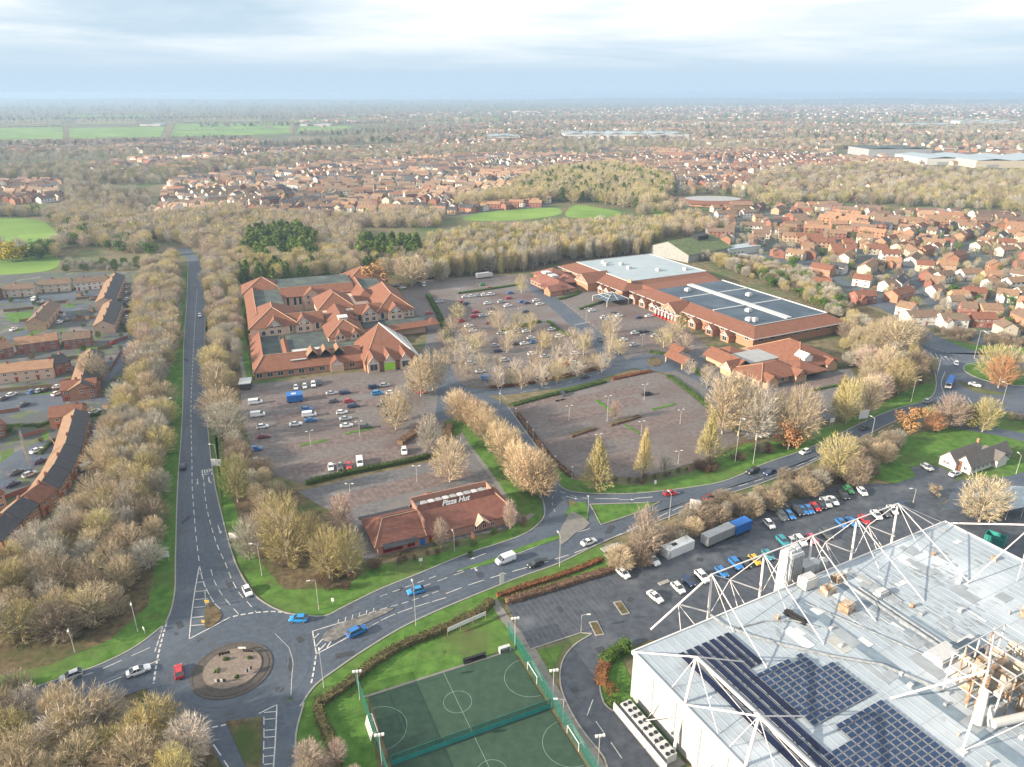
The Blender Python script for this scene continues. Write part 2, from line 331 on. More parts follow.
sheet('service_yard', [(505,602),(560,586),(612,570),(622,558),(640,549),(700,530),(760,512),(800,498),(850,481),(868,484),(894,484),(916,477),(911,468),(926,464),(945,468),(962,486),(940,505),(985,490),(1024,474),(1120,440),(1200,520),(1300,640),(1000,640),(700,640),(650,640),(632.5,647),(617,653),(604.5,666),(599.4,681),(604.5,704),(622,717),(642.6,737),(665.5,765),(700,810),(625,810),(607,767),(602,755),(581.6,729.6),(566,702),(560,681),(562.6,661),(574,645.7),(592,634),(581,633),(531,649.5)], 0.095, M['yard_asphalt'], False, label='dark asphalt yard and drive round the factory')
# ================================================================== roads
EA_L = [(176,248),(188,262),(187,300),(184,340),(183,400),(181,440),(178,480),(176.5,520),(175.5,560),(175,590),(170,614),(160,632)]
EA_R = [(190,248),(203,268),(205,300),(205,340),(206,400),(209,440),(214,480),(223,520),(235,562),(252,592),(266,604)]
EB_U = [(292,614.5),(323,616.5),(343,607.6),(378.7,590),(416,575),(467,554),(518,537),(538,524.5),(545,512),(541,494),(530,468),(512,440),(492,412),(480,404),(452,412),(440,420)]
EB_L = [(300,707),(315,686),(338,668.5),(363.5,651),(401.6,628),(442,609),(488,590),(521,577),(560,563),(601,543),(629,532),(667,518),(713,499),(760,484),(810,464),(855,441),(881,428),(926,407),(950,400),(975,404),(1024,418)]
ring = []
RC = G(232, 670); dep = PX(RC)[2]; RR = 38*dep/FPX; RO = RR*2.02
def circ(r, n=48, c=None):
    c = RC if c is None else c; return [(c.x+r*math.cos(2*math.pi*i/n), c.y+r*math.sin(2*math.pi*i/n)) for i in range(n)]
sheet('road', [Vector(p) for p in circ(RO)], 0.130, M['asphalt'], px=False, label='ring of road round the small traffic island')
sheet('road', [G(160,632),G(150,650),G(153,692),G(200,695),G(212,640),G(172,612)], 0.1005, M['asphalt'], px=False, label='mouth of the side road at the roundabout')
sheet('road', [G(252,592),G(266,604),G(280,611),G(296,616.5),G(318,617),G(318,645),G(262,650),G(240,610)], 0.1012, M['asphalt'], px=False, label='mouth of the main road at the roundabout')
sheet('road', spline(G2(EA_L), 4)+[G(200,660),G(262,640)]+spline(G2(EA_R), 4)[::-1], 0.100, M['asphalt'], px=False, label='long straight road between tree belts')
UB = [(540,469),(555,482),(573,492),(616,494),(654,492),(713,484),(743,474),(764,464),(815,446),(866,421),(896,409),(927,400),(936,387),(933,368),(921,346),(912,334),(905,322),(925,334),(950,343),(973,352),(1000,358),(1060,374)]
sheet('road', spline(G2([(292,614.5),(323,616.5),(343,607.6),(378.7,590),(416,575),(467,554),(518,537),(538,524.5),(562,512),(590,504),(601,525),(640,513),(665,501),(690,492),(713,484),(743,474),(764,464),(815,446),(866,421),(896,409),(927,400),(950,388)]), 4)+spline(G2(EB_L[:-3]), 4)[::-1]+[G(262,667)], 0.104, M['asphalt'], px=False, label='main road curving away past the factory')
sheet('road', spline(G2([(540,467),(555,482),(573,492),(616,494),(654,492),(713,484)]), 4)+spline(G2([(713,486),(690,494),(659,502),(642,503),(591,504.5),(565,498),(548,484)]), 4), 0.108, M['asphalt'], px=False, label='slip road joining beside the car park')
for k_, (a_, w_) in enumerate([([(556,534),(557,514),(552,494),(541,470),(523,443),(503,414),(489,402),(468,396),(452,388),(446,378)],8.2),([(444,420),(446,400),(446,378),(440,362)],7.5),([(446,380),(464,391),(500,391.5),(540,387),(578,381),(618,369),(650,362)],8.0),
        ([(620,366),(600,342),(575,321),(552,301),(536,288),(530,279)],10.5),([(672,366),(700,378),(720,392)],7),([(534,288),(560,291),(580,294)],6),([(540,535),(556,524),(575,508)],7)]):
    mb = MB(); ribbon(mb, spline(G2(a_), 5), w_, 0, 0.112+k_*.0022); struct(mb.build('road', M['asphalt']), ['access road winding through the shopping park','lane beside the arcade car park','road between the two big car parks','road in front of the restaurant and superstore','short lane to the annex shops','turning to the restaurant terrace','turning across the junction'][k_])
c_ = G(1000,374); sheet('road', [Vector(p) for p in circ(25.5, 40, c_)], 0.1265, M['asphalt'], px=False, label='ring of road round the wooded island')
mb = MB(); mb.prism(circ(14.5, 36, c_), 0, 0.26); struct(mb.build('wooded_island', M['lawn']), 'round grassy island under the trees'); mb = MB(); ribbon(mb, [Vector(p) for p in circ(14.6, 36, c_)]+[Vector(circ(14.6,36,c_)[0])], .4, 0, .28); struct(mb.build('kerb', M['kerb']), 'kerb of the wooded island')
c_ = G(654,363); sheet('road', [Vector(p) for p in circ(12.5, 32, c_)], 0.129, M['asphalt'], px=False, label='mini roundabout in front of the superstore')
sheet('road', spline(G2([(168,622),(137,646),(102,664),(60,679),(0,699),(-80,718),(-80,780),(0,748),(90,712),(150,688),(176,700)]), 4), 0.116, M['asphalt'], px=False, label='side road passing under the bare trees')
sheet('road', G2([(199,724),(210,745),(228,775),(270,850),(300,850),(297,767),(295,735),(304,705),(260,690),(215,700)]), 0.120, M['asphalt'], px=False, label='short road leading south from the roundabout')
sheet('road', spline(G2([(926,402),(936,387),(933,368),(921,346),(908,330),(880,308),(840,302),(846,298),(885,302),(925,330),(950,342),(973,351),(1000,357),(1060,374),(1060,390),(1024,382),(1010,360),(985,352),(960,360),(955,375),(965,388),(990,395),(1024,394),(1060,404),(1060,430),(1024,418),(975,404),(940,404)]), 3), 0.124, M['asphalt'], px=False, label='road round the wooded island')
sheet('road', spline(G2([(960,480),(1000,478),(1024,472),(1060,462),(1060,478),(1024,490),(985,500),(940,512)]), 3), 0.103, M['asphalt'], px=False, label='road past the small white office')
sheet('road', G2([(915,420),(940,418),(1060,440),(1060,450),(1000,436),(940,426)]), 0.101, M['asphalt'], px=False, label='lane behind the small white office')
sheet('road', G2([(200,160),(290,135),(293,135),(206,160)]), 0.2, M['asphalt'], px=False, label='distant lane')
# estate streets
for a in [[(0,345),(30,330),(60,318),(75,308),(110,300)],[(0,402),(50,397),(110,400),(140,408)],[(0,470),(30,450),(60,440),(110,425)],[(20,300),(50,306),(72,312)],[(118,335),(128,345),(110,372),(95,385)],
          [(700,245),(760,255),(800,262),(850,250),(840,230)],[(800,262),(860,290),(910,312),(990,345)],[(850,250),(905,262),(960,255),(1030,262)],[(905,262),(930,300),(950,322)],[(960,255),(985,235),(980,218)],
          [(180,205),(260,190),(340,180),(450,172)],[(260,190),(300,215)],[(450,172),(540,165)],[(340,180),(380,200),(470,198)],[(700,180),(800,170),(900,170)]]:
    si_ = globals().get('si_',0)+1; mb = MB(); ribbon(mb, spline(G2(a), 4), 7, 0, 0.068 + 0.0017*si_); struct(mb.build('street', M['asphalt']), 'narrow estate street between the houses')
# kerbs
def kerb(px, w=0.35, h=0.22, sp=4, m='kerb', name='kerb'):
    mb = MB(); ribbon(mb, spline(G2(px), sp), w, 0, h); struct(mb.build(name, M[m]), 'pale concrete kerb along the road edge')
kerb(EA_L[1:]); kerb(EA_R[1:]+[(280,611),(292,614.5)]); kerb(EB_U[:10]); kerb(EB_L[:-3]); kerb([(540,467),(555,482),(573,492),(616,494),(654,492),(713,484),(743,474),(764,464),(815,446),(866,421),(896,409),(927,400),(936,387),(933,368),(921,346)])
kerb([(168,622),(137,646),(102,664),(60,679),(0,699),(-60,714)]); kerb([(304,703),(296,735),(297,767),(300,800)]); kerb([(590,504.5),(642,503),(660,502),(640,512),(601,525),(590,504.5)], 0.3, 0.215, 1)
kerb([(592,634),(574,645.7),(562.6,661),(560,681),(566,702),(581.6,729.6),(602,755),(607,767),(620,800)], 0.3); kerb([(632.5,647),(617,653),(604.5,666),(599.4,681),(604.5,704),(622,717),(642.6,737),(665.5,765)], 0.3)
kerb([(531,649.5),(581,633),(592,634)], 0.25, 0.2, 1); kerb([(545,512),(541,494),(530,468),(512,440),(494,414)], 0.3, 0.18); kerb([(556,484),(552,468),(530,438),(508,407)], 0.3, 0.18)
kerb([(921,346),(908,330)],0.3,0.2,1)
# footpaths
for P, w in [([(493,600),(510,625),(531,650),(549,682),(575,725),(602,770),(620,800)], 2.2), ([(505,498),(520,520),(533,514)], 1.6), ([(488,452),(500,448),(512,446)],1.5),
             ([(366,562),(372,480)],0.1), ([(240,300),(238,340),(245,380)],1.6), ([(466,442),(486,468),(506,497)], 1.4)]:
    mb = MB(); ribbon(mb, spline(G2(P), 4), w, 0, 0.085+w*0.001); struct(mb.build('path', M['footpath']), 'narrow footpath across the grass')
# ---- painted marks
def line(mb, P, w, on=None, off=None, z=0.155, sp=4, px=True):
    Q = spline(G2(P) if px else P, sp)
    if on is None: strip(mb, Q, w, z); return
    # walk
    seg = []; acc = 0; cur = []; state = True; lim = on; last = Q[0]; cur = [Q[0]]
    for q in Q[1:]:
        d = (q-last).length
        while d > 1e-6 and acc+d >= lim:
            t = (lim-acc)/d; p = last.lerp(q, t)
            if state: cur.append(p); strip(mb, cur, w, z)
            state = not state; cur = [p]; last = p; d = (q-last).length; acc = 0; lim = on if state else off
        acc += d; last = q
        if state: cur.append(q)
    if state and len(cur) > 1: strip(mb, cur, w, z)
def strip(mb, Q, w, z):
    n = len(Q); ids = []
    for i in range(n):
        a = Q[max(0,i-1)]; b = Q[min(n-1,i+1)]; d = b-a
        if d.length < 1e-6: d = Vector((1,0))
        d.normalize(); q = Vector((-d.y, d.x))*w/2
        ids.append(mb.vs([(Q[i].x+q.x, Q[i].y+q.y, z), (Q[i].x-q.x, Q[i].y-q.y, z)]))
    for i in range(n-1): mb.f.append((ids[i], ids[i]+1, ids[i+1]+1, ids[i+1])); mb.m.append(0)
mk = MB()
line(mk, [(197,290),(194.5,330),(192,380),(191,415),(192,463.5),(192.4,489),(195.7,532),(199.5,564)], 0.22, 3.0, 2.2)
line(mk, [(203.3,476),(207,509),(216,542),(225,562.6),(231,578),(239,593),(248,603),(256,612)], 0.22, 3.0, 2.0)
line(mk, [(211,570),(214.7,582),(222,595),(231,606),(239,615)], 0.2, 3.0, 2.0)
line(mk, [(199.5,566),(196,585),(192,612),(189.3,639.3)], 0.25); line(mk, [(199.5,566),(204,584),(213.5,602),(222,611)], 0.25, 3, .8); line(mk, [(189.3,639.3),(209,629),(230,617.7)], 0.3)
for y, xr in [(574,203),(583,205),(592,207),(600,208),(608,206),(618,204),(626,205)]:
    xl = 199.5-(y-566)*0.139; line(mk, [(xl,y),(xr,y-1)], 0.25)
line(mk, [(205,592),(207,618)], .2)
line(mk, [(233,617),(245,614.5),(259,612.7),(275,612),(290,614)], 0.4, 1.2, .6)
line(mk, [(312.6,631.7),(338,624),(358,619)], 0.25); line(mk, [(358,617),(379,610.4),(410,601.5),(440,591)], 0.22, 1.8, 1)
line(mk, [(316.5,654.6),(335.5,644.4),(360,631)], 0.3); line(mk, [(365,630),(386,618.5),(410,609),(446,598)], 0.22, 4, .6)
line(mk, [(312.6,631.7),(316.5,654.6)], 0.3); line(mk,[(313,640),(319,634)],.3); line(mk,[(315,648),(325,637)],.3); line(mk,[(318,652),(326,644)],.3); line(mk,[(327,648),(331,642)],.3)
for i in range(6):
    a = 338+i*7; line(mk, [(a,624-i*2.2),(a+1,619.5-i*2.2)], .2)
line(mk, [(316,656),(314,670),(311,685)], 0.4, 1.2, .6)
line(mk, [(446,594),(470,585),(500,575.5),(540,564),(575,553),(610,539),(650,521),(690,503)], 0.25, 4.5, 2.0)
line(mk, [(690,503),(720,492),(760,480),(800,465),(850,445),(890,427),(920,411)], 0.22, 4, 3)
line(mk, [(457,572),(490,562),(520,553),(560,538),(590,529)], 0.18); line(mk, [(420,588),(450,577),(480,566)], .2, 3,2)
line(mk, [(380,597),(410,586),(440,575)], .2, 2,1.5)
line(mk, [(600,499),(625,499),(650,497.5),(680,493)], .3, 6, 5); line(mk, [(560,492),(580,498),(600,499)], .2, 2, 2)
line(mk, [(166.5,624),(162,640),(157,662),(153.7,684)], 0.4, 1.2, .6); line(mk, [(163,628),(159,640),(155,652)], 0.25, 1.8, .5)
line(mk, [(150,648),(130,657),(110,666),(90,674),(60,684)], 0.2, 4, 2); line(mk, [(160,660),(120,678),(90,690),(40,706),(0,716)], 0.22, 5, 3)
line(mk, [(203,729.6),(222,726),(226,725)], .35, 1.2, .5); line(mk, [(203,730),(210,740)], .25); line(mk, [(213.5,745),(221,756)], .25); line(mk, [(224,761),(232,773)], .25)
line(mk, [(259,714),(277,705)], .25); line(mk, [(277,705),(276,730),(274.5,755),(273,775)], .25); line(mk, [(264,717),(264,740),(263,770)], .2, 2.2, 1)
for y in (712,719,730,737,748,756,764): line(mk, [(264,y+1),(276.5-(y-705)*.04,y)], .22)
line(mk, [(289,648),(293,662),(292,676),(291,696)], .12); line(mk, [(275,634),(289,648)], .1)
line(mk, [(945,372),(941,384),(945,396)], .3, 1.5, .8); line(mk, [(925,345),(945,352),(965,357)], .25, 2, 1); line(mk,[(925,350),(940,362)],.25,2,1)
for i in range(6): line(mk, [(930+i*5,352+i*1.5),(934+i*5,359+i*.5)], .3)
for i in range(5): line(mk, [(952+i*4,398),(956+i*4,404)], .3)
line(mk, [(560,300),(580,315),(605,336)], .2, 3, 3); line(mk, [(520,393),(560,385),(600,373)], .2, 3, 3); line(mk,[(575,325),(590,322)],.5); line(mk,[(560,532),(566,525),(570,512)],.3,1,.5)
line(mk, [(506,400),(500,392),(505,384)], .25, 1, .6); line(mk, [(560,484),(552,500),(556,515)], .15, 2, 2)
line(mk, [(593,700),(587,716)], .2); line(mk,[(596,722),(605,735)],.2); line(mk,[(611,743),(622,759)],.2)
line(mk, [(640,655),(700,636)],.1)
struct(mk.build('road_marking', M['paint']), 'white painted road markings')
# lane letters and arrows painted on the long road
def arrow(mb, u, v, du, dv, L=4.0, turn=0):
    p = G(u, v); q = G(u+du, v+dv); a = math.atan2(q.y-p.y, q.x-p.x)
    def T(x, y): return (p.x+x*math.cos(a)-y*math.sin(a), p.y+x*math.sin(a)+y*math.cos(a), 0.157)
    mb.poly([T(-L/2,-.12), T(L/4,-.12), T(L/4,.12), T(-L/2,.12)])
    if turn: mb.poly([T(L/4-.3,0), T(L/4-.3,turn*.9), T(L/4+.05,turn*.9), T(L/4+.05,0)]); mb.poly([T(L/4-.6,turn*.9), T(L/4-.1,turn*1.6), T(L/4+.4,turn*.9)])
    else: mb.poly([T(L/4,-.5), T(L/2,0), T(L/4,.5)])
ar = MB(); arrow(ar, 197.6, 482, 0, 8, 4, 0); arrow(ar, 219.5, 530, 3, 8, 5, 0); arrow(ar,478,556.8,-8,3,5); arrow(ar,548-70,567,-8,3,5,1); arrow(ar,627,500,8,0,5); arrow(ar,572,498,4,1,4)
struct(ar.build('road_arrow', M['paint']), 'white lane arrows painted on the road')
def letters(txt, u, v, h, col, ax, z=0.157, sx=1.0, mat_=None):
    cu = bpy.data.curves.new('t', 'FONT'); cu.body = txt; cu.size = 1; cu.align_x = 'CENTER'; cu.align_y = 'CENTER'; cu.fill_mode = 'FRONT'; cu.shear = 0.35 if txt[0] == 'P' else 0; cu.offset = 0.03 if txt[0] == 'P' else 0
    o = bpy.data.objects.new('t', cu); me = bpy.data.meshes.new_from_object(o); bpy.data.objects.remove(o)
    me.materials.clear(); me.materials.append(M[col]); return me
wd = MB()
for P in ([(202.3,470.3),(202.5,476.8)],[(204.5,470),(204.9,473.4),(206,473.2)],[(207,469.8),(207.3,473)],[(209.2,469),(209.6,472.6)],[(211,469.4),(211.3,471.5)],[(202.5,475.2),(206,474.7),(209,474)],[(211.5,473),(212,474.8)],[(208.8,477),(209,480.6),(210.2,482.8),(212,483)]): line(wd, P, .38, z=.158, sp=2)
struct(wd.build('road_lettering', M['paint']), 'worn illegible white lettering painted across the lane')
# wheel-polished tracks and repair patches
wt = MB()
def track(P, offs, z, w=.55, sp=4):
    Q = spline(G2(P), sp)
    for o_ in offs:
        R_ = []
        for i in range(len(Q)):
            a = Q[max(0,i-1)]; b = Q[min(len(Q)-1,i+1)]; d = (b-a); d.normalize(); R_.append(Q[i]+Vector((-d.y,d.x))*o_)
        strip(wt, R_, w, z)
track([(192,270),(193,300),(192,340),(190,380),(187,420),(185,460),(183,500),(182,540),(181,580),(178,610)], (-.8,.8), .138); track([(199,270),(200,300),(200,340),(200,380),(200,420),(202,460),(206,500),(214,540),(226,575),(242,603)], (-.8,.8), .138)
track([(322,626),(352,616),(385,602),(416,588),(455,575),(500,560),(545,545),(600,527),(650,513),(713,492),(760,476),(812,457),(858,434)], (-.8,.8), .138); track([(330,666),(360,646),(400,622),(440,604),(488,585),(540,567),(600,542),(650,518),(713,494),(760,480),(810,461),(855,438)], (-.8,.8), .138)
for k_ in (1.28,1.42,1.62,1.76): strip(wt, [Vector(p) for p in circ(RR*k_, 60)]+[Vector(circ(RR*k_, 60)[0])], .5, .139)
struct(wt.build('worn_track', M['asphalt_worn']), 'pale tyre polished tracks along the lanes')
pt_ = MB(); rp = random.Random(6)
for (u,v) in [(186,360),(200,395),(186,520),(230,585),(180,625),(200,640),(300,640),(290,665),(345,655),(400,590),(480,575),(545,560),(610,530),(500,560),(760,478),(650,515),(280,690),(215,612),(630,600),(600,650),(575,690),(720,600),(560,610),(700,560),(840,510)]:
    p = G(u,v); pt_.obox((p.x,p.y), rp.uniform(0,3), rp.uniform(1.2,5), rp.uniform(.8,1.8), .100, .1385)
struct(pt_.build('repair_patch', M['asphalt_patch']), 'dark patched squares of asphalt')
# parking bay lines
bay = MB()
def bays(p0, p1, n, depth, z=0.118, both=False, red=None):   # px row ends, lines perpendicular
    a, b = G(*p0), G(*p1); d = Vector((b.x-a.x, b.y-a.y)); Ln = d.length; d.normalize(); q = Vector((-d.y, d.x))
    if red is not None: A_, B_ = Vector((a.x,a.y)), Vector((b.x,b.y)); strip(red, [A_, A_.lerp(B_,.5), B_], depth*2, z-.008)
    for i in range(n+1):
        c = Vector((a.x, a.y))+d*Ln*i/n
        strip(bay, [c-(q*depth if both else q*0), c+q*depth], 0.1, z)
bays((535,652),(592,634),12,5); bays((508,606),(612,574),22,-4.8); bays((520,630),(600,603),17,4.5,both=True); bays((640,553),(660,598),6,4.8,both=True); bays((765,527),(862,492),22,-4.8)
bays((700,590),(900,520),40,4.8,both=True)
struct(bay.build('parking_bay_line', M['paint_worn']), 'worn white parking bay lines')
bay = MB(); redm = MB()
for a, b, n in [((275,420),(400,398),24),((285,450),(400,428),22),((460,310),(560,300),24),((470,335),(600,322),28),((560,405),(640,388),18),((580,440),(690,415),24),((600,465),(650,455),10),((270,404),(400,384),24),((290,472),(400,452),20),((520,405),(560,396),8),((548,422),(640,400),22),((700,352),(600,322),0) if 0 else ((612,330),(690,352),14),((760,400),(850,378),20),((330,505),(470,470),28)]:
    bays(a, b, n, 4.8, 0.112, True, redm)
struct(redm.build('bay_paving', M['bay_red']), 'reddish block paved parking bays'); struct(bay.build('parking_bay_line', mat('bay_brick',(0.19,0.175,0.17))), 'faint paved bay lines in the car park')
# islands
mb = MB(); mb.prism(circ(RR), 0, 0.22); mb.build('traffic_island_apron', M['apron']).parent = None
struct(S.objects['traffic_island_apron'], 'paved ring round the roundabout island')
mb = MB(); ribbon(mb, [Vector(p) for p in circ(RR, 48)]+[Vector(circ(RR,48)[0])], 0.45, 0, 0.27); struct(mb.build('kerb', M['apron']), 'round kerb of the small roundabout')
mb = MB(); mb.prism(circ(RR*0.93), 0.2, 0.30); mb.prism(circ(RR*0.76), 0.2, 0.36); struct(mb.build('island_paving', M['apron']), 'sloping brick band of the roundabout')
mb = MB(); c2 = RC+Vector((0.1,0.3,0)); mb.prism([(c2.x+RR*.73*math.cos(i*.1309), c2.y+RR*.73*math.sin(i*.1309)) for i in range(48)], 0.3, 0.46); struct(mb.build('gravel_disc', M['gravel']), 'gravel centre of the roundabout')
mat('island_dirt',(.13,.125,.12),.9,.35,.9,lay=[((.22,.215,.20),.5,.5,.65)])
def isl(pts, z=0.27, m='footpath', lab='raised traffic island in the road', sp=3):
    mb = MB(); P = spline(G2(pts), sp, True); mb.prism([(p.x,p.y) for p in P], 0, z); struct(mb.build('traffic_island', M[m]), lab)
isl([(323,640),(328,631),(352,620),(386,609.5),(392,611),(360,626),(336,641)], m='island_dirt'); isl([(206,606),(213,605),(222,616),(212,627),(205,627)], m='litter', lab='brown planted wedge between the lanes')
isl([(226,722),(262,717),(262,767),(262,800),(256,800),(246,767)], 0.24, 'litter', 'dark planted wedge south of the roundabout', 1)
isl([(457,571),(490,560),(523,547),(559,535),(562,538),(524,551),(490,564)], 0.22, 'lawn', 'thin grassy strip between the two roads')
isl([(559,534),(566,520),(573,512),(590,524),(575,534),(562,545)], 0.25, 'footpath', 'paved corner of the junction', 2)
isl([(647,362),(652,357),(660,359),(662,364),(654,367)], 0.3, 'litter', 'small round planted island by the superstore')
isl([(566,516),(572,505),(586,503),(588,520),(578,526)], 0.24, 'lawn', 'grassy corner of the junction', 2)
# planted strips in the car parks (hedge islands)
for a, b, w in [((571,436),(595,428),2.2),((610,425),(640,416),2.2),((596,400),(615,414),1.6),((652,410),(676,404),1.5),((300,446),(328,440),1.6),((345,434),(374,428),1.6),((625,425),(640,434),1.2)]:
    A, B = G(*a), G(*b); mb = MB(); ribbon(mb, [A.xy, B.xy], w, 0, 0.25); struct(mb.build('planting_strip', M['lawn']), 'low grassy strip in the car park')
# ================================================================== building materials and helpers
mat('tile_orange', (0.180,0.078,0.049), 0.85, 0.22, 0.7, tile=0.35, lay=[((0.185,0.085,0.06),0.15,0.5,0.7),((0.15,0.12,0.08),0.5,0.62,0.75)])
mat('tile_brown', (0.17,0.115,0.085), 0.85, 0.2, 0.6, tile=0.35, lay=[((0.14,0.12,0.08),0.2,0.5,0.7)])
mat('tile_tan', (0.22,0.14,0.09), 0.85, 0.2, 0.6, tile=0.35)
mat('tile_red', (0.19,0.08,0.06), 0.85, 0.2, 0.6, tile=0.35, lay=[((0.22,0.11,0.08),0.2,0.5,0.7)])
mat('tile_dark', (0.055,0.055,0.062), 0.7, 0.2, 0.6, tile=0.35)
mat('tile_peach', (0.29,0.17,0.105), 0.85, 0.2, 0.6, tile=0.35)
mat('brick_red', (0.26,0.12,0.09), 0.9, 0.2, 1.5); mat('brick_orange', (0.36,0.19,0.12), 0.9, 0.2, 1.5); mat('brick_buff', (0.45,0.30,0.20), 0.9, 0.15, 1.5)
mat('render_white', (0.55,0.54,0.515), 0.8, 0.06, 0.8); mat('render_cream', (0.50,0.44,0.35), 0.8, 0.08, 0.8); mat('render_peach', (0.56,0.40,0.31), 0.85, 0.10, 0.8)
mat('trim_white', (0.66,0.65,0.63), 0.5, 0.05, 2); mat('glass_dark', (0.03,0.04,0.05), 0.12, 0.3, 0.5, spec=0.8); mat('door_paint', (0.25,0.06,0.04), 0.5, 0.1); mat('red_paint', (0.42,0.03,0.03), 0.5, 0.1)
mat('flat_dark', (0.06,0.075,0.075), 0.85, 0.3, 0.25, lay=[((0.10,0.13,0.10),0.12,0.5,0.7)]); mat('flat_blue', (0.045,0.07,0.10), 0.6, 0.25, 0.12, lay=[((0.08,0.11,0.145),0.07,0.5,0.7)])
mat('flat_white', (0.30,0.36,0.40), 0.7, 0.07, 0.10, lay=[((0.33,0.39,0.42),0.045,0.5,0.75)]); mat('flat_grey', (0.30,0.31,0.32), 0.8, 0.12, 0.2); mat('ridge_cap', (0.50,0.33,0.22), 0.85, 0.1)
mat('roof_green', (0.10,0.13,0.055), 0.85, 0.3, 0.3); mat('roof_slate', (0.13,0.12,0.115), 0.8, 0.15, 0.5, tile=0.3); mat('metal_grey', (0.35,0.36,0.37), 0.5, 0.1, 1.0, metal=0.3); mat('metal_pale', (0.46,0.47,0.48), 0.5, 0.1, 1.0)
mat('timber', (0.20,0.13,0.08), 0.85, 0.2, 1.0); mat('green_sign', (0.30,0.62,0.04), 0.5, 0.05); mat('teal', (0.02,0.16,0.13), 0.5, 0.15); mat('teal_light', (0.03,0.22,0.20), 0.5, 0.15)
mat('blue_paint', (0.02,0.13,0.42), 0.5, 0.15); mat('black', (0.02,0.02,0.022), 0.6, 0.1); mat('mast_white', (0.66,0.62,0.60), 0.45, 0.06, 1.5)
mat('solar', (0.008,0.014,0.045), 0.3, 0.3, 0.6, spec=0.25); mat('solar_grid', (0.020,0.042,0.10), 0.35, 0.2, 0.6, spec=0.25)
mat('cladding', (0.36,0.37,0.37), 0.6, 0.06, 0.3); mat('membrane', (0.325,0.375,0.42), 0.55, 0.08, 0.35, lay=[((0.29,0.34,0.40),0.10,0.44,0.72),((0.50,0.55,0.60),0.05,0.55,0.75),((0.20,0.22,0.24),0.16,0.56,0.82),((0.16,0.16,0.16),0.45,0.66,0.80)]); mat('membrane_joint', (0.36,0.41,0.46), 0.6, 0.1, 0.5); mat('trim_pane', (0.03,0.04,0.05), 0.12, 0.3, 0.5, spec=0.8); mat('membrane_dark', (0.16,0.21,0.26), 0.6, 0.2, 0.5)
mat('stain', (0.25,0.27,0.29), 0.8, 0.35, 1.0); mat('rust_duct', (0.30,0.20,0.13), 0.7, 0.35, 0.8, lay=[((0.45,0.40,0.33),0.6,0.5,0.6)])
WMC = {}
def win_mesh(w, h, kind='w', fr='trim_white', split=False):
    k = (round(w,1), round(h,1), kind, fr, split)
    if k in WMC: return WMC[k]
    mb = MB(); pb = MB(); t = 0.10
    if kind == 'arch':
        n = 8; pts = [(-w/2, 0), (w/2, 0)]+[(w/2*math.cos(math.pi*i/n), h-w/2+w/2*math.sin(math.pi*i/n)) for i in range(n+1)]
        for (sc, y0, y1, m_) in ((1.0, -0.10, 0.0, 0), (0.82, -0.13, -0.02, 1)):
            q = pb if (m_ and split) else mb; cz = h/2; P = [(p[0]*sc, cz+(p[1]-cz)*(sc*1.03 if sc < 1 else 1)) for p in pts]
            b = q.vs([(p[0], y0, p[1]) for p in P]+[(p[0], y1, p[1]) for p in P]); n2 = len(P)
            q.f.append(tuple(b+i for i in range(n2))); q.m.append(m_)
            for i in range(n2): j = (i+1) % n2; q.f.append((b+i, b+n2+i, b+n2+j, b+j)); q.m.append(m_)
    else:
        (pb if split else mb).box(-w/2+.01, w/2-.01, -0.04, 0.0, .01, h-.01, 1); mb.box(-w/2, -w/2+t, -0.10, 0.01, 0, h, 0); mb.box(w/2-t, w/2, -0.10, 0.01, 0, h, 0)
        mb.box(-w/2+t, w/2-t, -0.10, 0.01, 0, t, 0); mb.box(-w/2+t, w/2-t, -0.10, 0.01, h-t, h, 0)
        if w > 1.0: mb.box(-t/2, t/2, -0.09, 0.01, t, h-t, 0)
    me = mb.mesh('window', [M[fr], M['glass_dark']])
    if split:
        pb.m = [0]*len(pb.m); me = (me, pb.mesh('pane', [M['glass_dark']]))
    WMC[k] = me; return me
def win(par, x, y, z, w, h, ang=0, kind='w', name='window', fr='trim_white'):
    a, b = win_mesh(w, h, kind, fr, True); o = link(name, a, par); o.location = (x, y, z); o.rotation_euler.z = math.radians(ang); link('pane', b, o); return o
def hip(mb, x0, x1, y0, y1, ze, zr, m=0, inset=None):
    w, d = x1-x0, y1-y0; s = min(w, d)/2
    if w >= d: a, b = (x0+s, (y0+y1)/2, zr), (x1-s, (y0+y1)/2, zr)
    else: a, b = ((x0+x1)/2, y0+s, zr), ((x0+x1)/2, y1-s, zr)
    i = mb.vs([(x0,y0,ze),(x1,y0,ze),(x1,y1,ze),(x0,y1,ze), a, b])
    fs = [(0,1,5,4),(1,2,5),(2,3,4,5),(3,0,4)] if w >= d else [(0,1,4),(1,2,5,4),(2,3,5),(3,0,4,5)]
    for f in fs+[(3,2,1,0)]: mb.f.append(tuple(i+k for k in f)); mb.m.append(m)
    # eave board
    return mb
